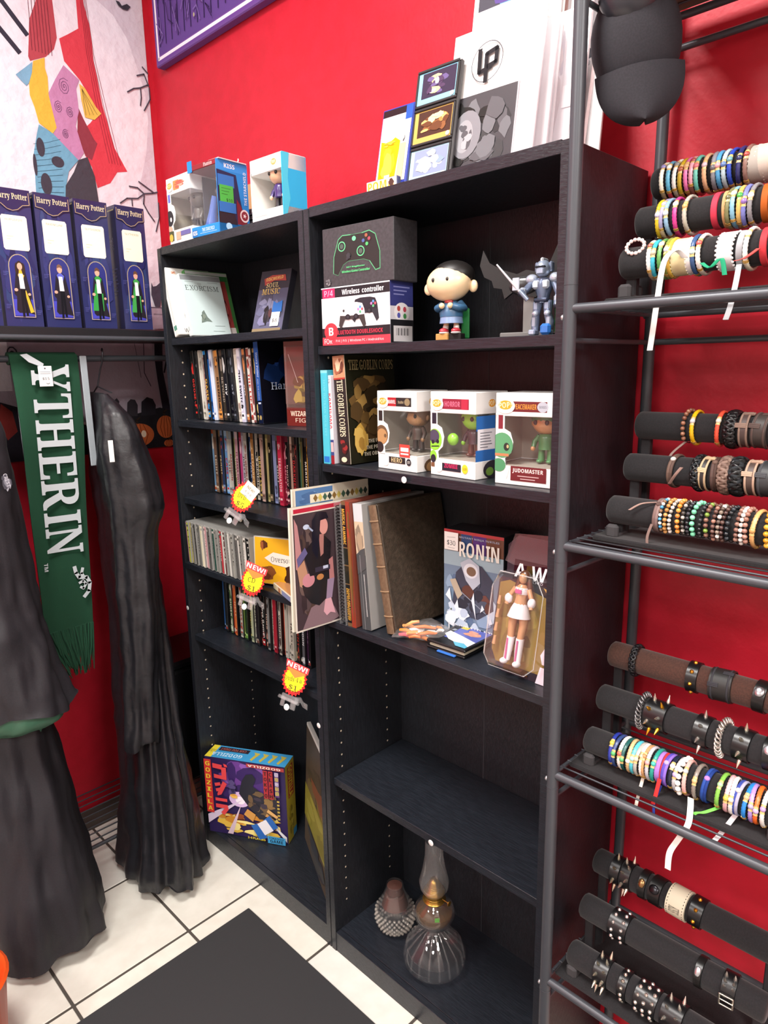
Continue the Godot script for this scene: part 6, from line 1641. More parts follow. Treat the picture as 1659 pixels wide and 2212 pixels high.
	b.box(Vector3(0, 0.0015, 0.012), Vector3(0.1, 0.003, 0.024), 0.0008)
	put(b, "sheet", clear(0.1, 0.06, "e6dce8"), t)
	b = B.new()
	for s in [-1, 1]: b.tube([Vector3(s * 0.05, 0, 0), Vector3(s * 0.05, 0.22, 0)], 0.0014, 6)
	put(b, "edges", clear(0.45, 0.1, "f0ecf2"), t)
	t = slab("clear_stick", "thin clear plastic strip leaning at the right end of the bookcase top", "strip", Vector3(0.577, y, -0.1), Vector3(0.583, y, -0.1), Vector3(0.604, y + 0.2, -0.14))
	b = B.new()
	b.box(Vector3(0, 0.12, 0), Vector3(0.006, 0.24, 0.002), 0.0006)
	put(b, "strip", clear(0.3, 0.1, "f0d8d8"), t)
	# purple canvas on the back wall
	t = thing("canvas_print", "purple canvas print with white line border and a dark iron fence drawing", "picture", Vector3(-0.476, 2.408 + 0.35, -0.2675))
	b = B.new()
	b.box(Vector3(0, 0, 0.0135), Vector3(1.0, 0.7, 0.027), 0.003)
	put(b, "canvas", rough_mat("ffffff", 0.8, "5c3a80", "6c4894", Vector3(12, 12, 12), 0.06, 81), t)
	p = pane(Vector3(-0.5, 0.35, 0.027), Vector3.RIGHT, Vector3.DOWN, 1.0, 0.7)
	p.rect(0.012, 0.012, 0.988, 0.988, "6a4690").frame(0.018, 0.03, 0.982, 0.972, 0.009, "e6e0ea").rect(0.026, 0.04, 0.974, 0.96, "5e4488").patches(0.03, 0.3, 0.97, 0.9, ["664c90", "58407e", "6c5496"], 16, 0.2, 5)
	var r := RandomNumberGenerator.new()
	r.seed = 3
	for i in 26:
		var x := 0.035 + i * 0.036
		p.line([Vector2(x, 0.93), Vector2(x + 0.004, 0.8 - 0.03 * (i % 3)), Vector2(x + 0.002, 0.74 - 0.03 * (i % 3))], 0.004, "33244e")
		if i % 2 == 0: p.line([Vector2(x, 0.78), Vector2(x + 0.02, 0.72 + 0.02 * (i % 4)), Vector2(x + 0.036, 0.78)], 0.003, "3c2c5a")
	for i in 40:
		var x := r.randf_range(0.03, 0.97)
		var yy := r.randf_range(0.84, 0.95)
		p.line([Vector2(x, yy), Vector2(clampf(x + r.randf_range(-0.03, 0.03), 0.03, 0.97), yy - r.randf_range(0.02, 0.06)), Vector2(clampf(x + r.randf_range(-0.04, 0.04), 0.03, 0.97), yy - r.randf_range(0.03, 0.1))], 0.003, ["33244e", "7a62a4"][i % 2])
	for i in 9: p.oval(r.randf_range(0.04, 0.95), r.randf_range(0.74, 0.94), 0.004, 0.008, "a8a480", 8)
	p.done(t, "picture_print", rough_vertex())

func rough_vertex() -> StandardMaterial3D:
	return inked(0.85, 0.3)

# ---------- left wall: cloth hanging, boxed costumes, robes and scarf ----------
func garment(b: B, rows: Array, seg: int, folds: int, amp: float, ph: float, flip := 1.0):
	# rows: [height, centre x, centre z, half width x, half width z]; folds deepen downward
	var rings := []
	var crease := noise(int(ph * 100.0) + folds, 0.012, 3)
	var fine := []
	for i in rows.size() - 1:
		var steps := 9
		for k in steps: fine.append([i, k / float(steps)])
	fine.append([rows.size() - 2, 1.0])
	for f in fine:
		var i: int = f[0]
		var t: float = f[1]
		var p0: Array = rows[maxi(i - 1, 0)]; var p1: Array = rows[i]; var p2: Array = rows[i + 1]; var p3: Array = rows[mini(i + 2, rows.size() - 1)]
		var v := []
		for c in 5: v.append(cubic_interpolate(p1[c], p2[c], p0[c], p3[c], t))
		var ring := PackedVector3Array()
		var depth: float = clampf((rows[0][0] - v[0]) / maxf(0.001, rows[0][0] - rows[-1][0]), 0.0, 1.0)
		for j in seg:
			var a := TAU * j / seg
			var w: float = 1.0 + amp * (0.25 + depth) * (sin(folds * a + ph + depth * 1.7) * 0.6 + sin((folds * 2 + 1) * a + ph * 2.3 - depth * 2.1) * 0.4)
			var dy := 0.012 * depth * sin(3.0 * a + ph) if f == fine[-1] else 0.0
			var px: float = v[1] + cos(a) * v[3] * w
			var pz: float = v[2] + sin(a) * v[4] * w
			var cr: float = crease.get_noise_3d(px * 900.0, v[0] * 260.0 + px * 300.0, pz * 900.0) * 0.014 * (0.35 + 0.65 * depth) + crease.get_noise_3d(px * 300.0, v[0] * 900.0, pz * 300.0 + 500.0) * 0.006
			ring.append(Vector3(px + cos(a) * cr, v[0] + dy, pz + sin(a) * cr))
		rings.append(ring)
	b.loft(rings, true, false)
	return rings

func fill_left_rack():
	var t
	var p: P
	var b: B
	# printed cloth on the wall: a plain patchwork design with graveyard scenery
	t = thing("wall_hanging", "large pale printed cloth on the left wall with patchwork colours, bare branches and pumpkins", "wall hanging", Vector3(-1.0495, 1.227, 0.0))
	b = B.new()
	b.box(Vector3(0.0018, 0.7465, 0.4015), Vector3(0.0036, 1.493, 1.297), 0.001)
	var cloth := rough_mat("ffffff", 0.9, "dfd8e2", "e9e3ec", Vector3(3, 3, 3), 0.01, 91, 6.0, 0.012, 0.5)
	put(b, "cloth", cloth, t)
	p = pane(Vector3(0.0037, 1.493, 1.05), Vector3.FORWARD, Vector3.DOWN, 1.297, 1.493)
	var V := func(a: Array) -> Array:
		var q := []
		for i in range(0, a.size(), 2): q.append(Vector2(a[i], a[i + 1]))
		return q
	p.poly(V.call([0.888, 0.098, 0.922, 0.114, 0.952, 0.148, 0.975, 0.204, 0.988, 0.244, 0.991, 0.298, 0.979, 0.364, 0.947, 0.453, 0.979, 0.496, 0.999, 0.493, 0.999, 0.0, 0.8, 0.0]), "cfc5d1")
	p.poly(V.call([0.888, 0.76, 0.999, 0.762, 0.999, 0.93, 0.6, 0.93, 0.6, 0.76]), "aca0ae")
	p.rect(0.5, 0.86, 0.6, 0.93, "aca0ae")
	p.line([Vector2(0.56, 0.04), Vector2(0.72, 0.2)], 0.014, "3a3644").line([Vector2(0.54, 0.09), Vector2(0.7, 0.235)], 0.014, "3a3644")
	# long red drape strips
	p.poly(V.call([0.747, 0.137, 0.747, 0.0, 0.78, 0.0, 0.785, 0.19, 0.776, 0.212, 0.756, 0.23, 0.721, 0.245, 0.718, 0.238, 0.729, 0.173]), "b04a54")
	p.poly(V.call([0.79, 0.19, 0.813, 0.176, 0.836, 0.161, 0.84, 0.0, 0.856, 0.0, 0.853, 0.108, 0.864, 0.153, 0.865, 0.212, 0.876, 0.29, 0.897, 0.369, 0.924, 0.41, 0.898, 0.415, 0.878, 0.439, 0.845, 0.453, 0.836, 0.414, 0.823, 0.395, 0.809, 0.358, 0.843, 0.33, 0.862, 0.309, 0.843, 0.275, 0.828, 0.255, 0.796, 0.228]), "cf4450")
	p.poly(V.call([0.817, 0.305, 0.827, 0.325, 0.848, 0.36, 0.855, 0.367, 0.838, 0.401, 0.823, 0.395, 0.809, 0.358]), "8a3c48")
	for k in 7: p.line([Vector2(0.735 + k * 0.006, 0.0 + 0.02 * k), Vector2(0.728 + k * 0.007, 0.225)], 0.0016, "6a2c38")
	for k in 5: p.line([Vector2(0.846 + k * 0.003, 0.08), Vector2(0.85 + k * 0.004, 0.2), Vector2(0.862 + k * 0.006, 0.3), Vector2(0.88 + k * 0.007, 0.4)], 0.0014, "8a2c38")
	# patches: blue, yellow, lilac with swirls, yellow pleats, striped blue with dots, charcoal
	p.poly(V.call([0.725, 0.246, 0.687, 0.276, 0.698, 0.285, 0.707, 0.291, 0.713, 0.285, 0.722, 0.265]), "7ba8c4")
	p.poly(V.call([0.727, 0.244, 0.753, 0.232, 0.751, 0.25, 0.755, 0.265, 0.753, 0.298, 0.758, 0.326, 0.763, 0.354, 0.753, 0.366, 0.725, 0.352, 0.719, 0.325, 0.712, 0.306, 0.713, 0.286, 0.722, 0.265]), "e2b548")
	p.poly(V.call([0.793, 0.236, 0.826, 0.255, 0.817, 0.272, 0.818, 0.314, 0.807, 0.342, 0.82, 0.39, 0.806, 0.407, 0.753, 0.368, 0.763, 0.354, 0.758, 0.326, 0.753, 0.294, 0.771, 0.266]), "bc86ae")
	for s in [[0.79, 0.275, 0.014], [0.772, 0.315, 0.01], [0.797, 0.32, 0.009], [0.782, 0.362, 0.008]]:
		var sp := []
		for k in 26: sp.append(Vector2(s[0] + s[2] * (k / 26.0) * cos(k * 0.72), s[1] + s[2] * 1.2 * (k / 26.0) * sin(k * 0.72)))
		p.line(sp, 0.0016, "6a4468")
	p.poly(V.call([0.825, 0.262, 0.837, 0.267, 0.859, 0.297, 0.871, 0.308, 0.853, 0.323, 0.831, 0.322, 0.826, 0.291]), "d8b658")
	for k in 4: p.line([Vector2(0.83, 0.27), Vector2(0.834 + k * 0.009, 0.318 - k * 0.002)], 0.0012, "5a4a28")
	p.poly(V.call([0.724, 0.355, 0.753, 0.366, 0.805, 0.406, 0.78, 0.431, 0.772, 0.454, 0.764, 0.5, 0.7, 0.5, 0.706, 0.409, 0.717, 0.374]), "6fa3bf")
	for k in 11: p.line([Vector2(0.708, 0.392 + k * 0.01), Vector2(0.735, 0.386 + k * 0.01), Vector2(0.768 - k * 0.0005, 0.374 + k * 0.011)], 0.0012, "3c5a6c")
	p.oval(0.722, 0.396, 0.009, 0.017, "45424c").oval(0.757, 0.417, 0.014, 0.01, "45424c").oval(0.726, 0.462, 0.012, 0.02, "45424c").oval(0.706, 0.43, 0.004, 0.02, "45424c")
	p.poly(V.call([0.805, 0.406, 0.827, 0.397, 0.84, 0.431, 0.845, 0.5, 0.763, 0.5, 0.769, 0.459, 0.791, 0.431]), "47444c")
	# bat, branches, owl on a slab, tree, stones, pumpkins, lantern
	p.poly(V.call([0.931, 0.086, 0.94, 0.086, 0.946, 0.092, 0.959, 0.085, 0.968, 0.088, 0.959, 0.097, 0.948, 0.098, 0.937, 0.094]), "3c3844")
	for l in [[0.999, 0.228, 0.994, 0.229, 0.976, 0.238, 0.958, 0.243, 0.941, 0.253], [0.976, 0.238, 0.976, 0.257, 0.972, 0.273], [0.998, 0.23, 0.988, 0.209, 0.969, 0.216], [0.999, 0.206, 0.985, 0.196], [0.999, 0.233, 0.999, 0.256, 0.981, 0.281], [0.999, 0.441, 0.985, 0.445, 0.962, 0.449, 0.944, 0.461, 0.916, 0.464, 0.897, 0.476], [0.962, 0.449, 0.946, 0.439, 0.924, 0.439], [0.99, 0.444, 0.95, 0.426], [0.928, 0.463, 0.928, 0.478], [0.962, 0.451, 0.958, 0.47, 0.97, 0.488, 0.984, 0.503], [0.999, 0.463, 0.998, 0.494, 0.986, 0.524]]:
		p.line(V.call(l), 0.004, "4a4450")
	p.poly(V.call([0.961, 0.633, 0.965, 0.642, 0.974, 0.64, 0.984, 0.633, 0.987, 0.66, 0.98, 0.685, 0.966, 0.685, 0.958, 0.66]), "4c4856")
	p.rect(0.955, 0.688, 0.99, 0.733, "b4a8b6").rect(0.96, 0.7, 0.99, 0.703, "8a808e").line([Vector2(0.95, 0.687), Vector2(0.995, 0.687)], 0.004, "6a6270")
	p.rect(0.86, 0.795, 0.999, 0.803, "8a6a78").rect(0.6, 0.815, 0.73, 0.822, "8a7280")
	p.poly(V.call([0.955, 0.759, 0.978, 0.758, 0.972, 0.825, 0.983, 0.9, 0.992, 0.937, 0.992, 0.97, 0.952, 0.97, 0.962, 0.909, 0.955, 0.846, 0.952, 0.804]), "2c2a32").line([Vector2(0.976, 0.83), Vector2(0.99, 0.79), Vector2(0.998, 0.785)], 0.006, "2c2a32")
	p.line([Vector2(0.9, 0.765), Vector2(0.91, 0.84)], 0.002, "5a5460").line([Vector2(0.925, 0.765), Vector2(0.92, 0.83), Vector2(0.935, 0.86)], 0.003, "4a4450")
	p.poly(V.call([0.847, 0.929, 0.882, 0.921, 0.955, 0.909, 0.999, 0.921, 0.999, 1.0, 0.84, 1.0, 0.84, 0.95]), "26242a")
	p.poly(V.call([0.862, 0.925, 0.867, 0.894, 0.876, 0.887, 0.888, 0.889, 0.894, 0.901, 0.891, 0.925]), "35333a").poly(V.call([0.901, 0.925, 0.905, 0.894, 0.921, 0.884, 0.937, 0.889, 0.944, 0.903, 0.941, 0.925]), "2e2c32")
	p.poly(V.call([0.829, 0.891, 0.84, 0.883, 0.846, 0.891, 0.842, 0.904, 0.831, 0.904]), "3a363c").rect(0.834, 0.892, 0.84, 0.9, "b88a5a").line([Vector2(0.837, 0.904), Vector2(0.838, 0.93)], 0.003, "3a363c")
	for k in [[0.89, 0.968, 0.042, 0.026], [0.967, 0.954, 0.026, 0.026], [0.972, 0.992, 0.014, 0.008]]:
		p.oval(k[0], k[1], k[2], k[3], "c8683a", 26)
		for s in [-0.6, -0.2, 0.2, 0.6]: p.line([Vector2(k[0] + s * k[2] * 0.5, k[1] - k[3] * 0.95), Vector2(k[0] + s * k[2], k[1]), Vector2(k[0] + s * k[2] * 0.6, k[1] + k[3] * 0.85)], 0.0022, "7a3418")
		p.line([Vector2(k[0], k[1] - k[3]), Vector2(k[0] - 0.004, k[1] - k[3] * 1.3), Vector2(k[0] + 0.006, k[1] - k[3] * 1.5)], 0.005, "3a2c26")
	p.oval(0.903, 0.966, 0.007, 0.008, "f0dcc0").poly(V.call([0.868, 0.978, 0.878, 0.97, 0.884, 0.984]), "f0dcc0")
	p.poly(V.call([0.5, 0.9, 0.569, 0.881, 0.607, 0.893, 0.7, 0.92, 0.8, 0.95, 0.8, 1.0, 0.5, 1.0]), "2e2a30").poly(V.call([0.57, 0.884, 0.592, 0.901, 0.598, 0.94, 0.575, 0.956, 0.56, 0.92]), "8a3430").oval(0.65, 0.905, 0.02, 0.03, "5a5058").oval(0.61, 0.825, 0.008, 0.011, "b87a50")
	var sp2 := []
	for k in 22: sp2.append(Vector2(0.606 + 0.0006 * k * cos(k * 0.6), 0.79 + 0.0008 * k * sin(k * 0.6)))
	p.line(sp2, 0.004, "45404a")
	var printed := inked(0.9, 0.3)
	printed.normal_enabled = true
	printed.normal_texture = cloth.normal_texture
	printed.normal_scale = 0.5
	printed.uv1_triplanar = true
	printed.uv1_scale = Vector3(3, 3, 3)
	p.done(t, "cloth_print", printed)
	# boxed costumes on the rack shelf
	var spots := [[0.0265, 0.087], [0.1325, 0.091], [0.231, 0.092], [0.3255, 0.091], [0.4215, 0.091]]
	var kinds := ["purple costume box with a green-lined robe, rightmost on the rack shelf beside the bookcase", "purple costume box with a green-lined robe, second from the bookcase", "purple costume box with a plain black and blue robe on the rack shelf", "purple costume box with a black and yellow robe on the rack shelf", "purple costume box at the far left of the rack shelf, mostly cut off"]
	var heads := ["SLYTHERIN", "SLYTHERIN", "RAVENCLAW", "HUFFLEPUFF", "HUFFLEPUFF"]
	for k in 5:
		t = thing("costume_box", kinds[k], "box", Vector3(-0.745, 1.602, spots[k][0]), Vector3(0, 90 + [1.5, -1.0, 0.5, -1.5, 0.0][k], 0), "boxed costumes on the rack shelf")
		var w: float = spots[k][1] - 0.004
		var h := 0.323
		var d := 0.07
		carton(t, w, h, d, plain("23233f", 0.35), "box", 0.0015)
		p = face("front", w, h, d)
		p.rect(0, 0, 1, 1, "313260").patches(0, 0.1, 1, 1, ["36386c", "2b2c56", "3a3c72", "2c2d5a", "34406e"], 30, 0.25, k + 2)
		p.poly([Vector2(0, 0), Vector2(1, 0), Vector2(1, 0.11), Vector2(0.8, 0.12), Vector2(0.66, 0.15), Vector2(0.5, 0.165), Vector2(0.34, 0.15), Vector2(0.2, 0.12), Vector2(0, 0.11)], "2a2850")
		p.line([Vector2(0.04, 0.02), Vector2(0.04, 0.105), Vector2(0.22, 0.112), Vector2(0.36, 0.145), Vector2(0.5, 0.155), Vector2(0.64, 0.145), Vector2(0.78, 0.112), Vector2(0.96, 0.105), Vector2(0.96, 0.02)], 0.0014, "b09a70")
		p.text("Harry Potter", 0.5, 0.06, 0.055, 0.84, "d2c6a2", "Droid Serif Bold")
		p.poly([Vector2(0.16, 0.205), Vector2(0.2, 0.19), Vector2(0.8, 0.19), Vector2(0.84, 0.205), Vector2(0.84, 0.425), Vector2(0.8, 0.44), Vector2(0.2, 0.44), Vector2(0.16, 0.425)], "f6efd8")
		p.text(heads[k], 0.5, 0.222, 0.016, 0.46, "8a8468", "Droid Sans").rect(0.26, 0.34, 0.44, 0.344, "d0c6a4").rect(0.26, 0.36, 0.36, 0.364, "d0c6a4")
		var arch := [Vector2(0.22, 0.93), Vector2(0.22, 0.56)]
		for i in 11: arch.append(Vector2(0.5 - 0.28 * cos(PI * i / 10.0), 0.56 - 0.09 * sin(PI * i / 10.0)))
		arch.append(Vector2(0.78, 0.93))
		p.poly(arch, "34357a").rect(0.24, 0.8, 0.76, 0.92, "4a4ab4").line(arch, 0.0022, "a89a86").line([Vector2(0.22, 0.93), Vector2(0.78, 0.93)], 0.0016, "b8a4a8")
		# a plain robed person
		var lining: String = ["46a050", "3c9a4a", "5a62c4", "e0b43c", "e0b43c"][k]
		p.poly([Vector2(0.38, 0.6), Vector2(0.5, 0.57), Vector2(0.64, 0.6), Vector2(0.74, 0.78), Vector2(0.7, 0.8), Vector2(0.78, 0.91), Vector2(0.62, 0.9), Vector2(0.36, 0.9), Vector2(0.3, 0.88), Vector2(0.34, 0.78), Vector2(0.28, 0.76)], "2c2a30")
		if k < 2: p.poly([Vector2(0.42, 0.64), Vector2(0.5, 0.68), Vector2(0.46, 0.86), Vector2(0.28, 0.86), Vector2(0.34, 0.74)], lining).poly([Vector2(0.56, 0.72), Vector2(0.63, 0.72), Vector2(0.62, 0.86), Vector2(0.57, 0.86)], lining)
		elif k > 2: p.poly([Vector2(0.56, 0.74), Vector2(0.6, 0.73), Vector2(0.76, 0.89), Vector2(0.66, 0.9)], lining)
		p.poly([Vector2(0.4, 0.6), Vector2(0.5, 0.575), Vector2(0.62, 0.605), Vector2(0.56, 0.65), Vector2(0.46, 0.645)], lining).poly([Vector2(0.45, 0.61), Vector2(0.56, 0.61), Vector2(0.58, 0.72), Vector2(0.45, 0.72)], "efeaf0").poly([Vector2(0.46, 0.72), Vector2(0.58, 0.72), Vector2(0.6, 0.92), Vector2(0.54, 0.92), Vector2(0.52, 0.78), Vector2(0.5, 0.93), Vector2(0.44, 0.93)], "1f1d22")
		p.oval(0.5, 0.555, 0.075, 0.03, "d8a890").poly([Vector2(0.42, 0.55), Vector2(0.44, 0.525), Vector2(0.5, 0.515), Vector2(0.57, 0.53), Vector2(0.58, 0.55), Vector2(0.5, 0.54)], ["6a4a3a", "6a4a3a", "7a5a48", "3a2c2a", "3a2c2a"][k])
		if k == 3: p.oval(0.42, 0.575, 0.05, 0.045, "3a2c2a").oval(0.59, 0.575, 0.05, 0.045, "3a2c2a").oval(0.5, 0.557, 0.068, 0.026, "d8a890")
		p.oval(0.34, 0.73, 0.05, 0.012, "d8a890").oval(0.68, 0.76, 0.04, 0.01, "d8a890")
		for e in [[0.12, 0.6], [0.88, 0.62], [0.1, 0.84], [0.9, 0.88]]: p.lines_of_print(e[0] - 0.07, e[1], e[0] + 0.07, 3, 0.012, 0.003, "5c5ea0")
		p.done(t, "front_print", gloss)
		p = face("left", w, h, d)
		p.rect(0, 0, 1, 1, "23233f").rect(0.1, 0.03, 0.9, 0.04, "8a8060").text("ROBE", 0.5, 0.3, 0.3, 0.1, "5c5a78", "Droid Serif", 90).lines_of_print(0.2, 0.5, 0.8, 8, 0.03, 0.008, "44446a").done(t, "side_print", gloss)
	# robes on the rail
	var black := rough_mat("ffffff", 0.62, "17161b", "232128", Vector3(6, 6, 6), 0.05, 95, 2.0, 0.1, 0.25)
	var satin := rough_mat("ffffff", 0.42, "17171b", "212126", Vector3(4, 4, 4), 0.02, 96, 3.0, 0.03, 0.3)
	t = thing("robe", "shiny black robe on a wire hanger, between the green scarf and the bookcase", "robe", Vector3(0, 0, 0))
	t.transform = Transform3D(Basis.IDENTITY, Vector3(-0.77, 0, 0.136)) * Transform3D(Basis(Vector3.UP, deg_to_rad(-12)), Vector3.ZERO) * Transform3D(Basis.IDENTITY, Vector3(0.77, 0, -0.17))
	b = B.new()
	garment(b, [[1.43, -0.77, 0.178, 0.1, 0.008], [1.40, -0.77, 0.17, 0.17, 0.022], [1.34, -0.77, 0.16, 0.19, 0.038], [1.2, -0.76, 0.15, 0.2, 0.055], [1.0, -0.75, 0.14, 0.195, 0.062], [0.7, -0.72, 0.135, 0.19, 0.07], [0.4, -0.68, 0.14, 0.19, 0.08], [0.15, -0.64, 0.145, 0.2, 0.1], [0.035, -0.62, 0.15, 0.2, 0.112]], 120, 7, 0.12, 0.6)
	put(b, "body", satin, t)
	b = B.new()
	garment(b, [[1.43, -0.61, 0.188, 0.012, 0.010], [1.40, -0.59, 0.18, 0.032, 0.026], [1.36, -0.575, 0.17, 0.046, 0.042], [1.26, -0.565, 0.158, 0.058, 0.06], [1.13, -0.56, 0.145, 0.062, 0.068], [1.05, -0.56, 0.158, 0.058, 0.056], [0.9, -0.555, 0.163, 0.058, 0.056], [0.7, -0.55, 0.173, 0.058, 0.05], [0.47, -0.545, 0.19, 0.062, 0.05]], 84, 4, 0.14, 1.9)
	put(b, "sleeve", satin, t)
	b = B.new()
	b.tube([Vector3(-0.77, 1.545, 0.15), Vector3(-0.762, 1.55, 0.15), Vector3(-0.755, 1.54, 0.151), Vector3(-0.757, 1.515, 0.154), Vector3(-0.766, 1.49, 0.16), Vector3(-0.77, 1.445, 0.17)], 0.0022, 8)
	b.tube([Vector3(-0.94, 1.395, 0.17), Vector3(-0.77, 1.447, 0.17), Vector3(-0.6, 1.432, 0.17)], 0.0022, 8)
	put(b, "hanger", plain("3a3a40", 0.3, 0.6), t)
	b = B.new()
	b.box(Vector3(-0.508, 1.29, 0.205), Vector3(0.001, 0.055, 0.012), 0.0003)
	put(b, "white_tag", plain("e6e4e0", 0.6), t)
	t = thing("robe", "wide matt black robe with green-lined sleeve and small crest, leftmost on the rail", "robe", Vector3(0, 0, 0))
	b = B.new()
	garment(b, [[1.42, -0.77, 0.51, 0.18, 0.014], [1.36, -0.77, 0.515, 0.2, 0.05], [1.1, -0.75, 0.515, 0.2, 0.075], [0.8, -0.72, 0.515, 0.2, 0.095], [0.5, -0.68, 0.51, 0.2, 0.115], [0.2, -0.63, 0.505, 0.2, 0.14], [0.04, -0.61, 0.50, 0.19, 0.15]], 120, 5, 0.07, 2.2)
	put(b, "body", black, t)
	b = B.new()
	var sl := [[1.43, -0.58, 0.50, 0.02, 0.018], [1.37, -0.56, 0.51, 0.05, 0.05], [1.2, -0.545, 0.525, 0.062, 0.078], [1.0, -0.535, 0.525, 0.066, 0.088], [0.86, -0.52, 0.52, 0.07, 0.095], [0.7, -0.5, 0.495, 0.08, 0.108]]
	garment(b, sl, 84, 3, 0.08, 0.4)
	put(b, "sleeve", black, t)
	b = B.new()
	var ln := []
	for e in sl.slice(3): ln.append([e[0] - 0.012, e[1], e[2], e[3] * 0.78, e[4] * 0.82])
	ln.append([0.635, -0.55, 0.515, 0.045, 0.075])
	garment(b, ln, 40, 3, 0.08, 0.4)
	put(b, "sleeve_lining", plain("3f6e58", 0.5), t)
	p = pane(Vector3(-0.474, 1.285, 0.503), Vector3(0.12, 0, -1), Vector3(0.05, -1, 0), 0.03, 0.06)
	p.patches(0.1, 0.05, 0.9, 0.95, ["9a9aa4", "6a6a74", "c4c4cc", "3a3a44"], 9, 0.35, 5).text("CREST", 0.5, 0.5, 0.25, 0.5, "d0d0d8", "Droid Serif", 80).done(t, "crest", ink)
	b = B.new()
	b.tube([Vector3(-0.49, 1.345, 0.575), Vector3(-0.478, 1.335, 0.55), Vector3(-0.47, 1.318, 0.53)], [0.004, 0.005, 0.0045], 8)
	put(b, "white_cord_end", plain("e4e2e4", 0.5), t)
	b = B.new()
	b.tube([Vector3(-0.77, 1.545, 0.5), Vector3(-0.76, 1.552, 0.5), Vector3(-0.752, 1.54, 0.5), Vector3(-0.757, 1.51, 0.505), Vector3(-0.77, 1.44, 0.51)], 0.0022, 8)
	b.tube([Vector3(-0.95, 1.39, 0.51), Vector3(-0.77, 1.442, 0.51), Vector3(-0.58, 1.425, 0.51)], 0.0025, 8)
	put(b, "hanger", plain("3a3a40", 0.3, 0.6), t)
	t = thing("robe", "dark maroon robe at the far left edge of the rail, mostly out of view", "robe", Vector3(0, 0, 0))
	b = B.new()
	garment(b, [[1.42, -0.77, 0.80, 0.18, 0.014], [1.36, -0.77, 0.8, 0.2, 0.04], [1.0, -0.75, 0.81, 0.2, 0.08], [0.5, -0.73, 0.82, 0.19, 0.1], [0.26, -0.72, 0.82, 0.19, 0.11]], 56, 5, 0.08, 1.1)
	put(b, "body", rough_mat("ffffff", 0.8, "2e1216", "3e1a20", Vector3(6, 6, 6), 0.05, 97), t)
	b = B.new()
	b.tube([Vector3(-0.77, 1.545, 0.8), Vector3(-0.76, 1.552, 0.8), Vector3(-0.752, 1.54, 0.8), Vector3(-0.757, 1.51, 0.8), Vector3(-0.77, 1.44, 0.8)], 0.0022, 8)
	put(b, "hanger", plain("3a3a40", 0.3, 0.6), t)
	# knitted scarf folded over the rail
	t = thing("scarf", "long green knitted scarf with pale letters and emblem, hanging over the rail", "scarf", Vector3.ZERO)
	var knit := rough_mat("ffffff", 0.95, "0f3a26", "1d5439", Vector3(14, 14, 14), 0.09, 101, 6.0, 0.25, 0.8)
	var silver := rough_mat("ffffff", 0.95, "9aa4ac", "c2cacf", Vector3(14, 14, 14), 0.09, 102, 6.0, 0.25, 0.8)
	var rings := []
	for i in 15:
		var u := i / 14.0
		var y := 1.538 - u * 0.76
		var z1: float = lerpf(0.362, 0.366, u)
		var z0: float = lerpf(0.192, 0.236, u)
		if i == 0: y = 1.534
		var x: float = -0.752 + 0.02 * minf(1.0, u * 4.0) + 0.004 * sin(u * 9.0)
		var ring := PackedVector3Array()
		for j in 9: ring.append(Vector3(x + 0.003 * sin(j * 0.9 + u * 5.0), y, lerpf(z1, z0, j / 8.0)))
		for j in 9: ring.append(Vector3(x - 0.006 + 0.003 * sin((8 - j) * 0.9 + u * 5.0), y, lerpf(z0, z1, j / 8.0)))
		rings.append(ring)
	b = B.new()
	b.loft(rings)
	# the roll over the rail
	b.tube([Vector3(-0.77, 1.524, 0.362), Vector3(-0.77, 1.524, 0.192)], 0.0165, 16)
	put(b, "knit_band", knit, t)
	b = B.new()
	b.box(Vector3(-0.792, 1.34, 0.28), Vector3(0.006, 0.37, 0.13), 0.002)
	put(b, "back_tail", silver, t)
	b = B.new()
	b.box(Vector3(-0.735, 1.38, 0.183), Vector3(0.004, 0.3, 0.018), 0.0015)
	put(b, "silver_edge", silver, t)
	p = pane(Vector3(-0.7235, 1.55, 0.362), Vector3(0, -0.03, -1), Vector3(0, -1, 0.03), 0.165, 0.76)
	var letters := [["Y", 0.052, 0.092], ["T", 0.148, 0.085], ["H", 0.248, 0.105], ["E", 0.355, 0.092], ["R", 0.458, 0.104], ["I", 0.546, 0.05], ["N", 0.628, 0.1]]
	for e in letters: p.text(e[0], 0.53, e[1] + 0.045, 0.58, e[2], "c3cace", "Droid Serif Bold", 90)
	p.poly([Vector2(0.1, 0.022), Vector2(0.2, 0.018), Vector2(0.44, 0.05), Vector2(0.42, 0.062), Vector2(0.22, 0.046)], "c3cace")
	p.text("TM", 0.2, 0.76, 0.06, 0.03, "c3cace", "Droid Sans Bold", 90)
	p.done(t, "knit_letters", inked(0.95, 0.2))
	p = pane(Vector3(-0.7195, 0.96, 0.292), Vector3(0, 0, -1), Vector3(0, -1, 0), 0.06, 0.1)
	p.line([Vector2(0.3, 0.02), Vector2(0.34, 0.2), Vector2(0.46, 0.34), Vector2(0.8, 0.38), Vector2(0.92, 0.55), Vector2(0.84, 0.78), Vector2(0.6, 0.92)], 0.01, "c3cace").line([Vector2(0.66, 0.1), Vector2(0.58, 0.24), Vector2(0.68, 0.36)], 0.008, "c3cace").line([Vector2(0.44, 0.5), Vector2(0.62, 0.46), Vector2(0.74, 0.56), Vector2(0.6, 0.68), Vector2(0.48, 0.62)], 0.007, "c3cace").done(t, "emblem", inked(0.95, 0.2))
	# long fringe: past counting, kept as one part
	b = B.new()
	var r := RandomNumberGenerator.new()
	r.seed = 9
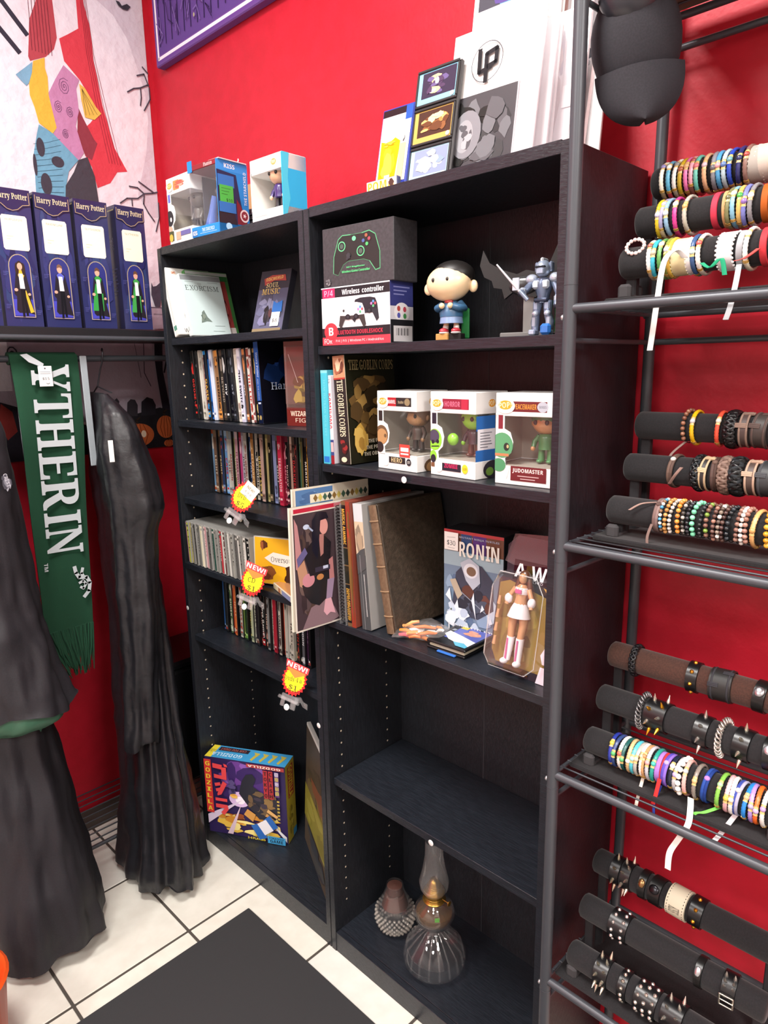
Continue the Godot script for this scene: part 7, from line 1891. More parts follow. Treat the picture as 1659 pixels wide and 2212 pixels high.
	for i in 90:
		var z := lerpf(0.366, 0.236, i / 89.0)
		var x := -0.735 + r.randf_range(-0.008, 0.01)
		var zz: float = lerpf(z, 0.285, 0.5) + r.randf_range(-0.012, 0.012)
		b.tube([Vector3(x, 0.785, z), Vector3(x + r.randf_range(-0.004, 0.012), 0.72, lerpf(z, zz, 0.4) + r.randf_range(-0.004, 0.004)), Vector3(x + r.randf_range(0, 0.014), 0.66 + r.randf_range(-0.02, 0.015), zz)], [0.0034, 0.003, 0.0012], 5)
	stuff(put(b, "fringe", knit, t))
	t = thing("price_tag", "white price tag pinned on the green scarf", "tag", Vector3(-0.716, 1.452, 0.292), Vector3(0, 90, 0))
	b = B.new()
	b.box(Vector3(0, 0.026, 0), Vector3(0.034, 0.052, 0.0012), 0.0005)
	put(b, "card", plain("eeecec", 0.5), t)
	p = pane(Vector3(-0.017, 0.052, 0.0006), Vector3.RIGHT, Vector3.DOWN, 0.034, 0.052)
	p.oval(0.5, 0.12, 0.06, 0.04, "5a5a60").rect(0.12, 0.28, 0.88, 0.3, "8a8a90").rect(0.12, 0.36, 0.88, 0.38, "8a8a90").text("$15", 0.5, 0.62, 0.14, 0.5, "3a3a40", "Droid Serif").line([Vector2(0.5, 0.84), Vector2(0.6, 0.88), Vector2(0.74, 0.84)], 0.001, "3a3a40").done(t, "print", ink)
	# orange bin at the near left edge of the floor
	t = thing("orange_bin", "orange plastic bin on the floor at the bottom left edge of the photo", "bin", Vector3(-0.352, 0.0005, 0.768))
	b = B.new()
	b.lathe([Vector2(0.0, 0.0), Vector2(0.09, 0.0), Vector2(0.108, 0.2), Vector2(0.114, 0.205), Vector2(0.108, 0.21), Vector2(0.1, 0.2), Vector2(0.084, 0.008), Vector2(0.0, 0.008)], 32)
	put(b, "body", plain("d8501c", 0.4), t)

# ---------- bracelets on their stands ----------
# part of a ring round the x axis; ribs make stacked flat beads
func arc(b: B, c: Vector3, rad: float, r: float, a0: float, a1: float, col: String, ribs := true, wide := 1.0, sec := 6):
	b.hue(col)
	var n := maxi(3, int((a1 - a0) / TAU * (64 if ribs else 30)))
	var rings := []
	for i in n + 1:
		var a := lerpf(a0, a1, i / float(n))
		var d := Vector3(0, sin(a), cos(a))
		var rr := r * (0.82 if ribs and i % 2 == 1 else 1.0)
		var row_ := PackedVector3Array()
		for j in sec:
			var t := TAU * j / sec
			row_.append(c + d * (rad + rr * cos(t)) + Vector3(rr * wide * 1.4 * sin(t), 0, 0))
		rings.append(row_)
	b.loft(rings, true, true)

func bead(b: B, c: Vector3, rad: float, ang: float, size: Vector3, col: String, seg := 8):
	var x0 := b.x
	b.x = x0 * Transform3D(Basis(Vector3.RIGHT, -ang), c + Vector3(0, sin(ang), cos(ang)) * rad)
	b.hue(col).ball(Vector3.ZERO, size, seg, 6)
	b.x = x0

func stud(b: B, c: Vector3, rad: float, ang: float, dx: float, r0: float, h: float, col: String):
	var x0 := b.x
	var d := Vector3(0, sin(ang), cos(ang))
	b.x = x0 * Transform3D(Basis(Vector3.RIGHT, PI / 2 - ang), c + d * rad + Vector3(dx, 0, 0))
	b.hue(col)
	if h > r0 * 1.6: b.lathe([Vector2(r0, 0), Vector2(r0 * 0.9, h * 0.3), Vector2(0.0003, h)], 10)
	else: b.lathe([Vector2(r0, 0), Vector2(r0 * 0.85, h * 0.6), Vector2(0.0, h)], 8)
	b.x = x0

func leather_band(b: B, c: Vector3, rad: float, w: float, thick := 0.002, col := "141416"):
	b.hue(col)
	var rings := []
	for i in 37:
		var a := TAU * i / 36
		var d := Vector3(0, sin(a), cos(a))
		rings.append(PackedVector3Array([c + d * rad + Vector3(-w / 2, 0, 0), c + d * (rad + thick) + Vector3(-w / 2 + 0.0006, 0, 0), c + d * (rad + thick) + Vector3(w / 2 - 0.0006, 0, 0), c + d * rad + Vector3(w / 2, 0, 0)]))
	# outer skin only needs smooth round normals, so build it as quads
	for i in 36:
		var a0 := TAU * i / 36
		var a1 := TAU * (i + 1) / 36
		var n0 := Vector3(0, sin(a0), cos(a0)); var n1 := Vector3(0, sin(a1), cos(a1))
		var p: PackedVector3Array = rings[i]
		var q: PackedVector3Array = rings[i + 1]
		b.tri(p[1], p[2], q[2], n0, n0, n1); b.tri(p[1], q[2], q[1], n0, n1, n1)
		b.quad(p[0], p[1], q[1], q[0], Vector3.LEFT); b.quad(p[2], p[3], q[3], q[2], Vector3.RIGHT)

func tail(t, pts: PackedVector3Array, col: String, w := 0.006, called := "cord_tail"):
	var fine := []
	for i in pts.size() - 1:
		for k in 5: fine.append(pts[i].cubic_interpolate(pts[i + 1], pts[maxi(i - 1, 0)], pts[mini(i + 2, pts.size() - 1)], k / 5.0))
	fine.append(pts[-1])
	var b := B.new()
	b.hue(col).ribbon(fine, Vector3(w, 0, 0), 0.0016)
	put(b, called, card, t)

func stand(xl: float, y0: float, offs: Array, roll_mats: Array, label: String):
	var t := thing("bracelet_stand", label, "display stand", Vector3(xl, y0, 0), Vector3.ZERO, "three-roll bracelet stands")
	var L := 0.315
	var b := B.new()
	b.box(Vector3(L / 2, 0.006, (offs[0][1] + offs[2][1]) / 2 - 0.005), Vector3(L + 0.03, 0.008, 0.16), 0.002)
	put(b, "base", velvet, t)
	for s in [0.0, 1.0]:
		for k in 3:
			var o: Array = offs[k]
			b = B.new()
			var x: float = lerpf(0.012, L - 0.012, s)
			b.box(Vector3(x, o[0] / 2 - 0.008, o[1] - 0.006), Vector3(0.016, maxf(0.012, o[0] - 0.018), 0.014), 0.002)
			put(b, "upright", plain("29272a", 0.85), t)
			if k == 0:
				b = B.new()
				for e in [-1, 1]:
					b.box(Vector3(x, 0.018, o[1] + e * 0.018), Vector3(0.02, 0.022, 0.012), 0.004)
				b.box(Vector3(x, 0.011, o[1]), Vector3(0.02, 0.006, 0.04), 0.002)
				put(b, "cradle", plain("3a383a", 0.9), t)
	for k in 3:
		var o: Array = offs[k]
		b = B.new()
		b.x = Transform3D(Basis(Vector3.FORWARD, PI / 2), Vector3(0, o[0], o[1]))
		b.lathe([Vector2(0, 0.0), Vector2(0.019, 0.0), Vector2(0.022, 0.003), Vector2(0.0225, 0.01), Vector2(0.0225, L - 0.01), Vector2(0.022, L - 0.003), Vector2(0.019, L), Vector2(0.0, L)], 30)
		put(b, "velvet_roll", roll_mats[k], t)
	return t

func bracelet(x: float, y: float, z: float, kind: String, cs: Array, look: String, tier: String, n: int, count: int):
	var lean := rng.randf_range(-5, 5)
	var t := thing("bracelet", "%s, %s from left on %s" % [look, ORD[n], tier], "bracelet", Vector3(x, y, z), Vector3(0, lean, rng.randf_range(-3, 3)), "bracelets on the " + tier)
	var R := 0.0232
	var b := B.new()
	var c := Vector3.ZERO
	match kind:
		"clay":      # flat stacked beads: three runs of colour and a charm
			var a := rng.randf_range(0.3, 1.1)
			arc(b, c, R + 0.0026, 0.0027, a, a + 2.9, cs[0])
			arc(b, c, R + 0.0026, 0.0027, a + 2.9, a + 4.6, cs[1])
			arc(b, c, R + 0.0026, 0.0026, a + 4.6, a + TAU - 0.5, cs[0])
			arc(b, c, R + 0.0026, 0.0027, a + TAU - 0.5, a + TAU, "d8b878")
			var cb_ := put(b, "clay_beads", shiny, t)
			b = B.new()
			bead(b, c, R + 0.0032, a - 0.25, Vector3(0.0042, 0.0042, 0.0035), cs[2], 10)
			put(b, "charm", shiny, cb_)
			for k in 2:
				b = B.new()
				arc(b, c, R + 0.0027, 0.0031, a + 2.85 + k * 1.7, a + 2.98 + k * 1.7, "d6ac5c")
				put(b, "gold_spacer", inked(0.3, 0.6, 0.6), t)
		"round":     # separate round beads
			var m: int = cs[3] if cs.size() > 3 else 22
			for i in m:
				var a := TAU * i / m
				if a > 3.6 and a < 5.4: continue
				b = B.new()
				var s: float = R * PI / m * 1.05
				bead(b, c, R + s * 0.9, a, Vector3(s * 0.95, s * 0.9, s), cs[i % 3], 8)
				put(b, "bead", shiny, t)
			b = B.new()
			arc(b, c, R + 0.0012, 0.0007, 0, TAU, "3a3230", false)
			put(b, "string", card, t)
		"cord":
			for k in 2: arc(b, c + Vector3((k - 0.5) * 0.004, 0, 0), R + 0.0018, 0.002, 0, TAU, cs[k], false)
			put(b, "cords", card, t)
			b = B.new()
			bead(b, c, R + 0.003, 0.9, Vector3(0.0045, 0.004, 0.003), cs[2], 10)
			put(b, "slide_knot", card, t)
		"ribbon":
			leather_band(b, c, R, 0.009, 0.0016, cs[0])
			put(b, "ribbon", card, t)
		"lace":
			leather_band(b, c, R, 0.02, 0.002, cs[0])
			put(b, "lace_band", card, t)
			b = B.new()
			for k in 2:
				for i in 26: bead(b, c + Vector3((k - 0.5) * 0.021, 0, 0), R + 0.001, TAU * i / 26, Vector3(0.0018, 0.0018, 0.0018), cs[1], 6)
			stuff(put(b, "scallops", card, t))
		"braid":     # three strands woven round the roll
			for k in 3:
				b = B.new()
				var pts := []
				for i in 73:
					var a := TAU * i / 72
					var ph := a * 7.0 + TAU * k / 3
					pts.append(Vector3(sin(ph) * cs[3], sin(a) * (R + 0.0025 + 0.0012 * cos(ph * 2)), cos(a) * (R + 0.0025 + 0.0012 * cos(ph * 2))))
				b.hue(cs[k]).tube(pts, cs[3] * 0.5, 6)
				put(b, "strand", leather if cs[k] == "18181a" else card, t)
		"strap":     # wide leather with wraps of cord
			leather_band(b, c, R, cs[3], 0.0028, cs[0])
			put(b, "strap", inked(0.5), t)
			for k in 2:
				b = B.new()
				for i in 3: arc(b, c + Vector3((k - 0.5) * cs[3] * 0.55, 0, 0), R + 0.003, 0.0016, 0.2 + i * 0.09 + k * 0.9, 0.28 + i * 0.09 + k * 0.9, cs[1], false, 4.0)
				arc(b, c + Vector3((k - 0.5) * cs[3] * 0.7, 0, 0), R + 0.0026, 0.0012, 0, TAU, cs[1], false)
				put(b, "stitched_cord", card, t)
		"chain":
			for i in 26:
				var a := TAU * i / 26
				if a > 3.7 and a < 5.3: continue
				b = B.new()
				var d := Vector3(0, sin(a), cos(a))
				var tang := Vector3(0, cos(a), -sin(a))
				b.hue(cs[0]).ring(d * (R + 0.004), (Vector3(0.7, 0, 0) + tang * 0.55 + d * 0.3).normalized(), 0.0046, 0.0017, 12, 6)
				put(b, "link", inked(0.25, 0.6, 0.75), t)
		"studs", "spikes":   # leather band with metal points
			leather_band(b, c, R, cs[0], 0.0024, "131315")
			put(b, "leather_band", leather, t)
			var rows_: int = cs[1]
			var per: int = cs[2]
			var mm := inked(0.22, 0.6, 0.9)
			for k in rows_:
				for i in per:
					var a := -0.9 + 3.2 * (i + 0.5 * (k % 2)) / per
					b = B.new()
					var dx: float = (k - (rows_ - 1) * 0.5) * cs[0] / maxf(rows_, 1.4)
					var hh := 0.013 if kind == "spikes" else 0.004
					stud(b, c, R + 0.0022, a, dx, 0.0032 if kind == "spikes" else 0.0035, hh, cs[3] if not (cs.size() > 4 and i % 2 == 0) else cs[4])
					put(b, "spike" if kind == "spikes" else "stud", mm, t)
		"plate":
			leather_band(b, c, R, cs[0], 0.0022, cs[1])
			put(b, "leather_band", inked(0.35), t)
			b = B.new()
			b.x = Transform3D(Basis(Vector3.RIGHT, -0.65), Vector3(0, sin(0.65), cos(0.65)) * (R + 0.0035))
			b.hue(cs[2]).ball(Vector3.ZERO, Vector3(cs[0] * 0.42, 0.008, 0.0025), 16, 8)
			put(b, "metal_plate", inked(0.25, 0.6, 0.8), t)
		"buckle":
			leather_band(b, c, R, cs[0], 0.0024, "131315")
			put(b, "leather_band", leather, t)
			b = B.new()
			b.x = Transform3D(Basis(Vector3.RIGHT, 0.15), Vector3(0, -0.1 * R, R + 0.005))
			b.hue("d8d4c4")
			var q := [Vector3(-0.010, -0.011, 0), Vector3(0.010, -0.011, 0), Vector3(0.010, 0.011, 0), Vector3(-0.010, 0.011, 0), Vector3(-0.010, -0.011, 0)]
			for i in 4: b.tube([q[i], q[i + 1]], 0.0014, 8)
			b.tube([Vector3(-0.010, 0, 0), Vector3(0.011, 0.002, 0.002)], 0.0012, 8)
			put(b, "buckle", inked(0.25, 0.6, 0.9), t)
			for k in 2:
				for i in 3:
					b = B.new()
					stud(b, c, R + 0.0022, 0.7 + i * 0.32, (k - 0.5) * cs[0] * 0.6, 0.003, 0.011, "d8d4cc")
					put(b, "spike", inked(0.22, 0.6, 0.9), t)
		"letters":
			leather_band(b, c, R, cs[0], 0.003, "d2ccb4")
			put(b, "leather_band", inked(0.6), t)
			b = B.new()
			for s in [-1, 1]:
				for i in 30: bead(b, c + Vector3(s * cs[0] * 0.4, 0, 0), R + 0.003, TAU * i / 30, Vector3(0.0006, 0.0013, 0.0006), "3a3630", 6)
			stuff(put(b, "stitching", card, t))
			var p := pane(Vector3(-cs[0] * 0.34, 0, R + 0.0034) + Vector3(0, 0.010, -0.001), Vector3.RIGHT, Vector3(0, -1, 0.1), cs[0] * 0.68, 0.018)
			p.text("KISS", 0.5, 0.5, 0.8, 0.6, "4a463c", "Droid Serif", 90).done(t, "lettering", ink)
	return t

func fill_bracelets():
	var V3 := [velvet, velvet, velvet]
	stand(0.68, 1.5710, [[0.060, -0.06], [0.123, -0.105], [0.186, -0.152]], V3, "black velvet bracelet stand with colourful bead bracelets on the rack's top tier")
	stand(0.68, 1.2050, [[0.050, -0.06], [0.113, -0.112], [0.179, -0.145]], V3, "black velvet bracelet stand with wood beads and brown leather on the second tier")
	stand(0.664, 0.7980, [[0.046, -0.05], [0.111, -0.09], [0.181, -0.125]], [velvet, velvet, suede], "bracelet stand with a brown top roll on the third tier of the rack")
	stand(0.661, 0.3750, [[0.041, -0.03], [0.116, -0.07], [0.186, -0.115]], V3, "black velvet bracelet stand with spiked leather bands on the bottom tier")
	var W := "f2efe8"
	var sets := [
		[1.757, -0.152, "top tier back roll", [0.7, 0.709, 0.721, 0.728, 0.736, 0.742, 0.75, 0.763, 0.773, 0.781, 0.79, 0.799, 0.808, 0.819, 0.829, 0.84],
			[["clay", ["f0ead8", "a89878", "8a84b8"], "cream bead bracelet"], ["clay", ["5aaed0", "c84a5a", W], "blue, red and white bead bracelet"], ["clay", [W, "b0a898", "8a8a88"], "white flat-bead bracelet"], ["clay", ["c4a82c", "b89a3c", "a85a3c"], "mustard yellow bead bracelet"], ["clay", ["e878b4", "b87a4c", "d8a878"], "pink flat-bead bracelet"], ["clay", ["e8a8b8", "8a5a50", "a84a50"], "pale pink bead bracelet with red charm"], ["clay", ["6cc8b8", "b83c4c", "d87a84"], "turquoise bead bracelet"], ["clay", ["e0b088", "b09878", "d0b8c0"], "peach bead bracelet with a pale flower charm"],
			["clay", ["8a8c94", "b0a078", "6a6a70"], "grey and tan bead bracelet"], ["clay", ["50a0d0", "c8b07c", "e0a0a8"], "sky blue and sand bead bracelet"], ["clay", ["b4ccd4", "8a8890", "5a7ab0"], "pale blue-grey bead bracelet"], ["clay", ["2848b0", "4a6ac0", "6aa0a8"], "royal blue bead bracelet"], ["clay", ["2c3468", "3a3c70", "28305c"], "navy bead bracelet"], ["clay", ["8a6a60", "a89c94", "a8443c"], "brown and grey bead bracelet"], ["lace", ["a8a198", "c0b8b0"], "wide grey-beige woven bracelet"], ["lace", ["c4b8ac", "d8ccc4"], "wide pale beige woven bracelet"]]],
		[1.694, -0.105, "top tier middle roll", [0.716, 0.724, 0.732, 0.742, 0.759, 0.797, 0.81, 0.816, 0.822, 0.828, 0.835, 0.845, 0.859],
			[["clay", ["dcc02c", "e0b878", "c4c0d8"], "bright yellow bead bracelet"], ["clay", ["9a94b8", "d8c49a", "b8b0cc"], "lavender and tan bead bracelet"], ["clay", ["8ab0cc", W, "c8d8e0"], "pale blue bead bracelet"], ["clay", ["d03a8c", "c83c78", W], "magenta bead bracelet with a white shell"], ["clay", ["b8b4a8", "d8d4c8", "d0a868"], "silver-grey bead bracelet standing apart"], ["ribbon", ["c83c50"], "coral red soft tube bracelet"], ["ribbon", ["d0a070"], "peach cord bracelet with an orange top"], ["clay", ["7a7a50", "8a845c", "6a6a48"], "olive bead bracelet"], ["clay", ["7fb4cc", "6a98b0", "c0d8e0"], "light blue bead bracelet"], ["clay", ["d8b464", "8a8058", "48a84c"], "tan and olive bead bracelet with green beads"], ["clay", ["7a80c8", "8a90d0", "8a6ab0"], "periwinkle bead bracelet"], ["clay", ["8c8c90", "a8a8a8", W], "grey bead bracelet with a white shell"], ["ribbon", ["b05a24"], "rust orange ribbon bracelet"]]],
		[1.631, -0.06, "top tier front roll", [0.727, 0.733, 0.744, 0.751, 0.757, 0.768, 0.782, 0.79, 0.799, 0.832, 0.849, 0.859, 0.878],
			[["clay", [W, "b8a888", "9a5a4c"], "white and gold bead bracelet"], ["clay", ["3cb4cc", W, "c4b8a0"], "cyan bead bracelet"], ["clay", ["5a9a50", "8ab070", W], "leaf green bead bracelet"], ["clay", ["8a9844", "a8b060", "c8ccd8"], "olive green bead bracelet"], ["clay", ["d8b048", "e0c070", "8a8448"], "amber yellow bead bracelet"], ["lace", ["e4d8a8", "f0e8c8"], "cream lace bracelet"], ["ribbon", ["f0eeea"], "white ribbon bracelet with a long hanging tail"], ["clay", ["3c5a8a", "48a090", "c8e0dc"], "navy and teal bead bracelet"], ["clay", [W, "d8cfc0", "d0605a"], "white bead bracelet with a coral bead"], ["lace", ["f2eef0", "ffffff"], "wide white lace bracelet"], ["ribbon", ["a4a8ac"], "grey ribbon bracelet with a bead-ended tail"], ["clay", [W, "e0d8c0", "fbf8f0"], "white shell bead bracelet"], ["ribbon", ["cc3c44"], "red ribbon bracelet"]]],
		[1.384, -0.145, "second tier back roll", [0.763, 0.775, 0.811, 0.829, 0.847, 0.87],
			[["round", ["8a5a44", "9a6a50", "7a4c3a", 20], "brown wooden bead bracelet"], ["clay", ["e8b818", "f0c830", "c8c8cc"], "yellow flat-bead bracelet"], ["clay", ["e0543c", "e8684c", "d8d4c4"], "orange-red flat-bead bracelet"], ["braid", ["18181a", "18181a", "18181a", 0.007], "black braided leather bracelet"], ["strap", ["4a3c38", "8a7468", 0, 0.014], "brown leather strap with tan wraps"], ["strap", ["3c3634", "5a4c48", 0, 0.022], "wide dark leather cuff"]]],
		[1.318, -0.112, "second tier middle roll", [0.76, 0.797, 0.808, 0.821, 0.835, 0.852, 0.873, 0.893],
			[["cord", ["6a564c", "5a4840", "c8c4c0"], "brown cord bracelet with a silver piece"], ["braid", ["18181a", "2a2c30", "18181a", 0.005], "black woven bracelet beside tan stitching"], ["strap", ["2e2c2c", "c0a888", 0, 0.012], "black strap with double tan stitching"], ["cord", ["584640", "4a3a34", "6a564c"], "plain brown leather cord bracelet"], ["braid", ["8a7468", "6a564c", "7a665c", 0.0065], "wide taupe braided leather bracelet"], ["braid", ["222426", "2c3034", "18181a", 0.0075], "wide charcoal braided leather bracelet"], ["strap", ["4c3e38", "b89c88", 0, 0.016], "brown cuff bound with pale cord"], ["strap", ["34363a", "4a4c50", 0, 0.022], "wide slate grey leather cuff"]]],
		[1.255, -0.06, "second tier front roll", [0.761, 0.77, 0.777, 0.785, 0.794, 0.802, 0.81, 0.819, 0.828, 0.836, 0.845, 0.852, 0.86, 0.867, 0.876, 0.882, 0.889, 0.9, 0.915],
			[["cord", ["7a6460", "8a7470", "5a4844"], "mauve-brown knotted cord bracelet"], ["round", ["4a9ac8", W, "8a6a4c", 26], "blue, white and brown bead bracelet"], ["round", ["c08a48", "d09a58", "b88444", 22], "tan amber bead bracelet"], ["round", ["e8e6e0", "c8c4bc", "a8a49c", 24], "silver bead bracelet beside orange beads"], ["round", ["e8963c", "d8863a", "e8a44c", 20], "orange amber bead bracelet"], ["round", ["2a2826", "b8b4ac", "4a4642", 24], "black and silver bead bracelet"], ["round", ["1c1c20", "2c2c32", "3a3a40", 24], "black bead bracelet left of the mint one"], ["round", ["7fd8b0", "90e0bc", "78d0a8", 19], "mint green bead bracelet"], ["round", ["202226", "30343a", "1a1c20", 24], "black bead bracelet right of the mint one"], ["round", ["7a5448", "8a6454", "7a9a3c", 21], "brown bead bracelet with green beads"],
			["round", ["6a4a40", "a87a68", "5a3c34", 22], "rosy brown bead bracelet"], ["round", ["8a7a6c", "5a4c44", W, 22], "brown bead bracelet with a pale stone"], ["round", ["4c3430", "5a403a", "442e2a", 22], "dark brown bead bracelet"], ["round", ["202428", "2c3238", "1c2024", 21], "glossy black bead bracelet"], ["round", ["8a6458", "9a7466", "7a5448", 21], "dusty brown bead bracelet"], ["round", ["f0eeea", "d8d4cc", "e8e4de", 22], "bright silver bead bracelet"], ["round", ["a07466", "b08474", "946858", 20], "rose brown bead bracelet"], ["clay", ["e0ae70", "e8bc84", "d09c60"], "peach flat-bead bracelet"], ["round", ["d89c24", "e0ac3c", "c88c1c", 18], "golden yellow bead bracelet"]]],
		[0.979, -0.125, "third tier brown roll", [0.71, 0.808, 0.852, 0.91],
			[["braid", ["18181a", "2a2a2e", "18181a", 0.0045], "black braided leather bracelet"], ["studs", [0.018, 1, 4, "d8a03c"], "black leather band with gold studs"], ["strap", ["222224", "3c3c40", 0, 0.034], "wide woven black leather cuff"], ["plate", [0.018, "1a1a1c", "a8a8ac"], "black band with a round metal plate"]]],
		[0.909, -0.09, "third tier middle roll", [0.743, 0.769, 0.841, 0.872, 0.901, 0.94],
			[["chain", ["8a8a8c"], "dark twisted metal chain bracelet"], ["spikes", [0.036, 2, 4, "e0dcd0", "e8a830"], "wide black band with gold spikes"], ["spikes", [0.022, 1, 4, "e0dcd4"], "black band with a row of silver spikes"], ["chain", ["d8d4cc"], "bright silver twisted chain bracelet"], ["spikes", [0.024, 1, 4, "e4e0cc"], "black band with pale spikes"], ["plate", [0.02, "1a1a1c", "b8bcc4"], "black band with a pale metal plate"]]],
		[0.844, -0.05, "third tier front roll", [0.716, 0.724, 0.733, 0.739, 0.746, 0.754, 0.761, 0.768, 0.774, 0.78, 0.788, 0.795, 0.802, 0.808, 0.817, 0.825, 0.831, 0.838, 0.854, 0.869, 0.888, 0.898, 0.905, 0.914, 0.926, 0.932, 0.939, 0.95],
			[["clay", ["2c3c98", "2a3a90", "d8cc4c"], "navy bead bracelet with a yellow eye bead"], ["clay", ["34487c", "2a5a44", "58b06a"], "dark blue and green bead bracelet"], ["clay", [W, "e8e2da", "d86a5c"], "white bead bracelet with a red bead"], ["clay", ["1f5a58", "24605c", "5ab070"], "deep teal bead bracelet"], ["clay", ["d8b888", "c87a6a", W], "tan and coral bead bracelet"], ["clay", ["58c8d8", "d89a78", "a8d8d0"], "aqua bead bracelet"], ["clay", ["b8b4ac", W, "e0c8b0"], "stone grey bead bracelet"], ["clay", ["f8f6f0", "d0a878", "e8c8a0"], "bright white bead bracelet with gold ends"], ["clay", ["c89868", "d8a878", "c08858"], "tan bead bracelet"], ["clay", ["c4c4cc", "d0d0d8", "e0a0a0"], "silver-lilac bead bracelet"], ["clay", ["2a9c8c", "30a894", "40b8a4"], "sea green bead bracelet"], ["ribbon", ["a878c8"], "lilac cord bracelet"], ["ribbon", ["d83a3c"], "red cord bracelet with a hanging tail"], ["cord", ["5a4cb0", "8a6ac8", "b0a0d8"], "purple and blue cord bracelet"],
			["clay", ["202a3c", "3c5070", W], "black and steel blue bead bracelet"], ["clay", ["c8c8cc", W, "b4a4d4"], "pale grey bracelet with lilac eye bead"], ["round", ["f4f0ec", "fbf8f4", "ece8e2", 16], "white pearl bead bracelet"], ["clay", ["e8b0a8", "e0a49c", "b8c0c0"], "salmon pink bead bracelet"], ["clay", ["8a8078", "948a80", "e0b880"], "taupe bead bracelet with a gold bead"], ["cord", ["2c4c98", "243c80", "b080d0"], "denim blue knotted cloth bracelet"], ["clay", ["80c050", "88c860", "a8e0a0"], "apple green bead bracelet"], ["clay", ["e8b4b8", "e0a8ac", "d8c050"], "light pink bead bracelet"], ["clay", [W, "f0ece4", "e0d8c8"], "white rope-like bead bracelet"], ["cord", ["3c4c9c", "b0acc4", "c8c4c0"], "blue and lilac twin cord bracelet"], ["clay", ["2c88d8", "3090e0", "d0b080"], "vivid blue bead bracelet"], ["clay", ["b090d8", "a888d0", "a8a0c0"], "violet bead bracelet"], ["clay", ["f0702c", "f87c38", "c0a8d8"], "vivid orange bead bracelet"], ["clay", ["e8e6e0", "d8d6d0", "b898d0"], "off-white rope bracelet"]]],
		[0.561, -0.115, "bottom tier back roll", [0.704, 0.726, 0.756, 0.781, 0.818, 0.849],
			[["spikes", [0.018, 1, 4, "d8ccb0"], "black leather band with tall pale spikes"], ["spikes", [0.018, 2, 4, "d8d0c0"], "black band with two spike rows"], ["plate", [0.014, "1a1a1c", "8a6a44"], "black band with a bronze plate"], ["plate", [0.022, "161618", "2a2a2c"], "plain black leather cuff"], ["letters", [0.034], "wide cream leather cuff with stamped lettering"], ["studs", [0.022, 1, 4, "d89c34"], "black leather band with gold cone studs"]]],
		[0.491, -0.07, "bottom tier middle roll", [0.736, 0.876, 0.921],
			[["studs", [0.034, 2, 6, "e8e4e0"], "wide black band with silver cone studs"], ["plate", [0.012, "1a1a1c", "b8bcc0"], "narrow black band with a silver plate"], ["buckle", [0.022], "black spiked band with a square metal buckle"]]],
		[0.416, -0.03, "bottom tier front roll", [0.727, 0.768, 0.808, 0.854],
			[["spikes", [0.026, 2, 5, "e0dcc8"], "black band with drooping pale spikes"], ["studs", [0.016, 1, 7, "c8c4b8"], "narrow black band of bullet studs"], ["studs", [0.038, 3, 6, "e4e0d8"], "wide black band with three rows of studs"], ["spikes", [0.036, 2, 5, "e8e4d8"], "wide black band with long silver spikes"]]],
	]
	var made := {}
	for s in sets:
		for i in s[4].size():
			var e: Array = s[4][i]
			made[s[2] + str(i)] = bracelet(s[3][i], s[0], s[1], e[0], e[1], e[2], s[2], i, s[4].size())
	# hanging ends
	tail(made["top tier front roll6"], [Vector3(-0.002, -0.004, 0.024), Vector3(-0.012, 0.006, 0.034), Vector3(-0.022, -0.01, 0.046), Vector3(-0.026, -0.06, 0.052), Vector3(-0.030, -0.1, 0.052), Vector3(-0.034, -0.128, 0.05)], "f0eeec", 0.008)
	tail(made["top tier front roll10"], [Vector3(0.0, -0.02, 0.016), Vector3(0.003, -0.045, 0.03), Vector3(0.004, -0.075, 0.044), Vector3(0.002, -0.092, 0.05)], "b0b4b8", 0.007)
	tail(made["top tier front roll8"], [Vector3(0.006, -0.014, 0.024), Vector3(0.02, -0.022, 0.03), Vector3(0.034, -0.012, 0.03), Vector3(0.04, -0.034, 0.03)], "2a9a70", 0.006)
	tail(made["top tier front roll12"], [Vector3(-0.004, -0.004, 0.026), Vector3(-0.018, -0.014, 0.03), Vector3(-0.03, -0.016, 0.03)], "d8504c", 0.005)
	tail(made["second tier middle roll0"], [Vector3(0.0, -0.018, 0.02), Vector3(0.012, -0.002, 0.03), Vector3(0.022, 0.012, 0.032)], "9a8078", 0.005)
	tail(made["second tier back roll0"], [Vector3(0.0, -0.022, 0.014), Vector3(-0.014, -0.04, 0.03), Vector3(-0.022, -0.062, 0.036)], "86706a", 0.004)
	tail(made["second tier front roll0"], [Vector3(-0.004, -0.01, 0.024), Vector3(-0.008, -0.03, 0.026), Vector3(-0.006, -0.048, 0.026)], "86706a", 0.004)
	tail(made["second tier front roll0"], [Vector3(-0.004, 0.022, 0.012), Vector3(-0.024, 0.018, 0.022), Vector3(-0.04, 0.006, 0.026)], "9a8078", 0.004)
	tail(made["third tier front roll7"], [Vector3(0.0, -0.022, 0.012), Vector3(-0.002, -0.05, 0.03), Vector3(-0.004, -0.075, 0.04)], "d8d0c4", 0.005)
	tail(made["third tier front roll12"], [Vector3(-0.002, -0.006, 0.026), Vector3(-0.004, -0.034, 0.03), Vector3(-0.006, -0.05, 0.032)], "d83a38", 0.006)
	tail(made["third tier front roll13"], [Vector3(-0.004, -0.02, 0.02), Vector3(-0.008, -0.05, 0.03), Vector3(-0.006, -0.066, 0.034)], "2c3c8c", 0.004)
	tail(made["third tier front roll18"], [Vector3(-0.004, -0.018, 0.024), Vector3(0.0, -0.03, 0.034), Vector3(0.002, -0.05, 0.046), Vector3(-0.008, -0.075, 0.056), Vector3(-0.018, -0.1, 0.06), Vector3(-0.02, -0.13, 0.06)], "eeece6", 0.009)
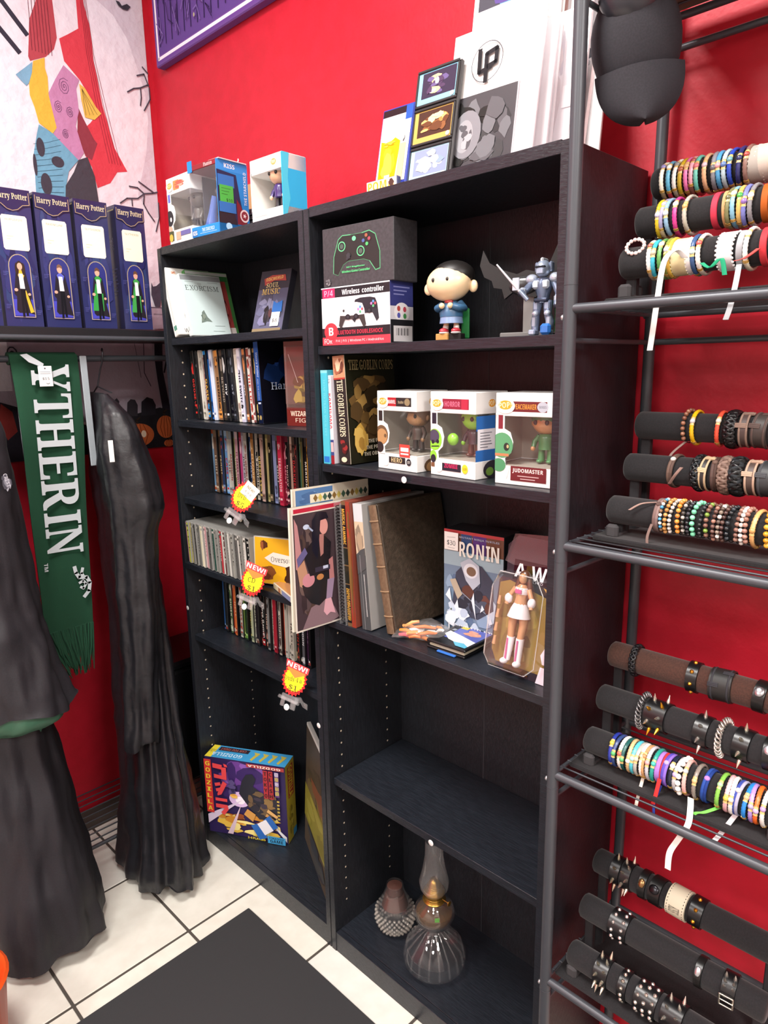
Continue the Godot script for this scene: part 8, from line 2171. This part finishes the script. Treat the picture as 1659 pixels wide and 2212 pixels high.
	tail(made["third tier front roll20"], [Vector3(0.0, -0.022, 0.016), Vector3(-0.014, -0.03, 0.03), Vector3(-0.024, -0.034, 0.034), Vector3(-0.03, -0.044, 0.036)], "74d058", 0.006)
	tail(made["third tier front roll23"], [Vector3(0.0, -0.022, 0.014), Vector3(-0.01, -0.05, 0.034), Vector3(-0.02, -0.072, 0.05)], "cfc8cc", 0.007)
	# cap hanging from the top shelf of the rack
	var t := thing("cap", "black cloth cap hanging from the rack, peak down, next to the post", "cap", Vector3(0.683, 1.93, -0.055), Vector3(0, 32, 6))
	t.scale = Vector3(0.88, 0.95, 0.88)
	var felt := rough_mat("ffffff", 0.85, "18161c", "25222a", Vector3(8, 8, 8), 0.05, 111)
	var b := B.new()
	b.ball(Vector3(0, 0.0, -0.005), Vector3(0.07, 0.085, 0.05), 26, 16)
	put(b, "crown", felt, t)
	b = B.new()
	var rings := []
	for i in 15:
		var u := sin(i / 14.0 * PI / 2)
		var ring := PackedVector3Array()
		var hw := 0.068 * sqrt(maxf(0.004, 1.0 - pow(u, 2.6)))
		var y := -0.045 - 0.078 * u
		for j in 9:
			var s := j / 8.0 * 2.0 - 1.0
			ring.append(Vector3(s * hw, y, 0.046 - 0.03 * s * s + 0.008 * u))
		for j in 9:
			var s := 1.0 - j / 8.0 * 2.0
			ring.append(Vector3(s * hw, y, 0.042 - 0.03 * s * s + 0.008 * u))
		rings.append(ring)
	b.loft(rings)
	put(b, "peak", felt, t)
	b = B.new()
	b.ball(Vector3(0, 0.085, -0.005), Vector3(0.006, 0.004, 0.006), 10, 6)
	put(b, "button", felt, t)
	b = B.new()
	b.ball(Vector3(-0.008, 0.06, 0.022), Vector3(0.05, 0.05, 0.032), 18, 10)
	put(b, "painted_sheen", plain("2c2c32", 0.3), t)  # sheen on top of the crown, put in as a paler, glossier lump
	b = B.new()
	b.tube([Vector3(0.0, 0.08, -0.03), Vector3(0.0, 0.092, -0.04), Vector3(0.004, 0.098, -0.036)], 0.0016, 6)
	put(b, "hang_loop", felt, t)
	# pale beaded loop resting on the front of the top tier
	var lp := thing("bracelet", "pale pink beaded loop lying on the left end of the top tier's front roll", "bracelet", Vector3(0.703, 1.652, -0.045), Vector3(58, 10, 0), "bracelets on the top tier front roll")
	for i in 14:
		b = B.new()
		var a := TAU * i / 14
		b.hue(["f0dcd8", "e8c8c4", "f6eae6"][i % 3]).ball(Vector3(cos(a) * 0.0125, 0, sin(a) * 0.0125), Vector3(0.003, 0.003, 0.003), 8, 6)
		put(b, "bead", shiny, lp)
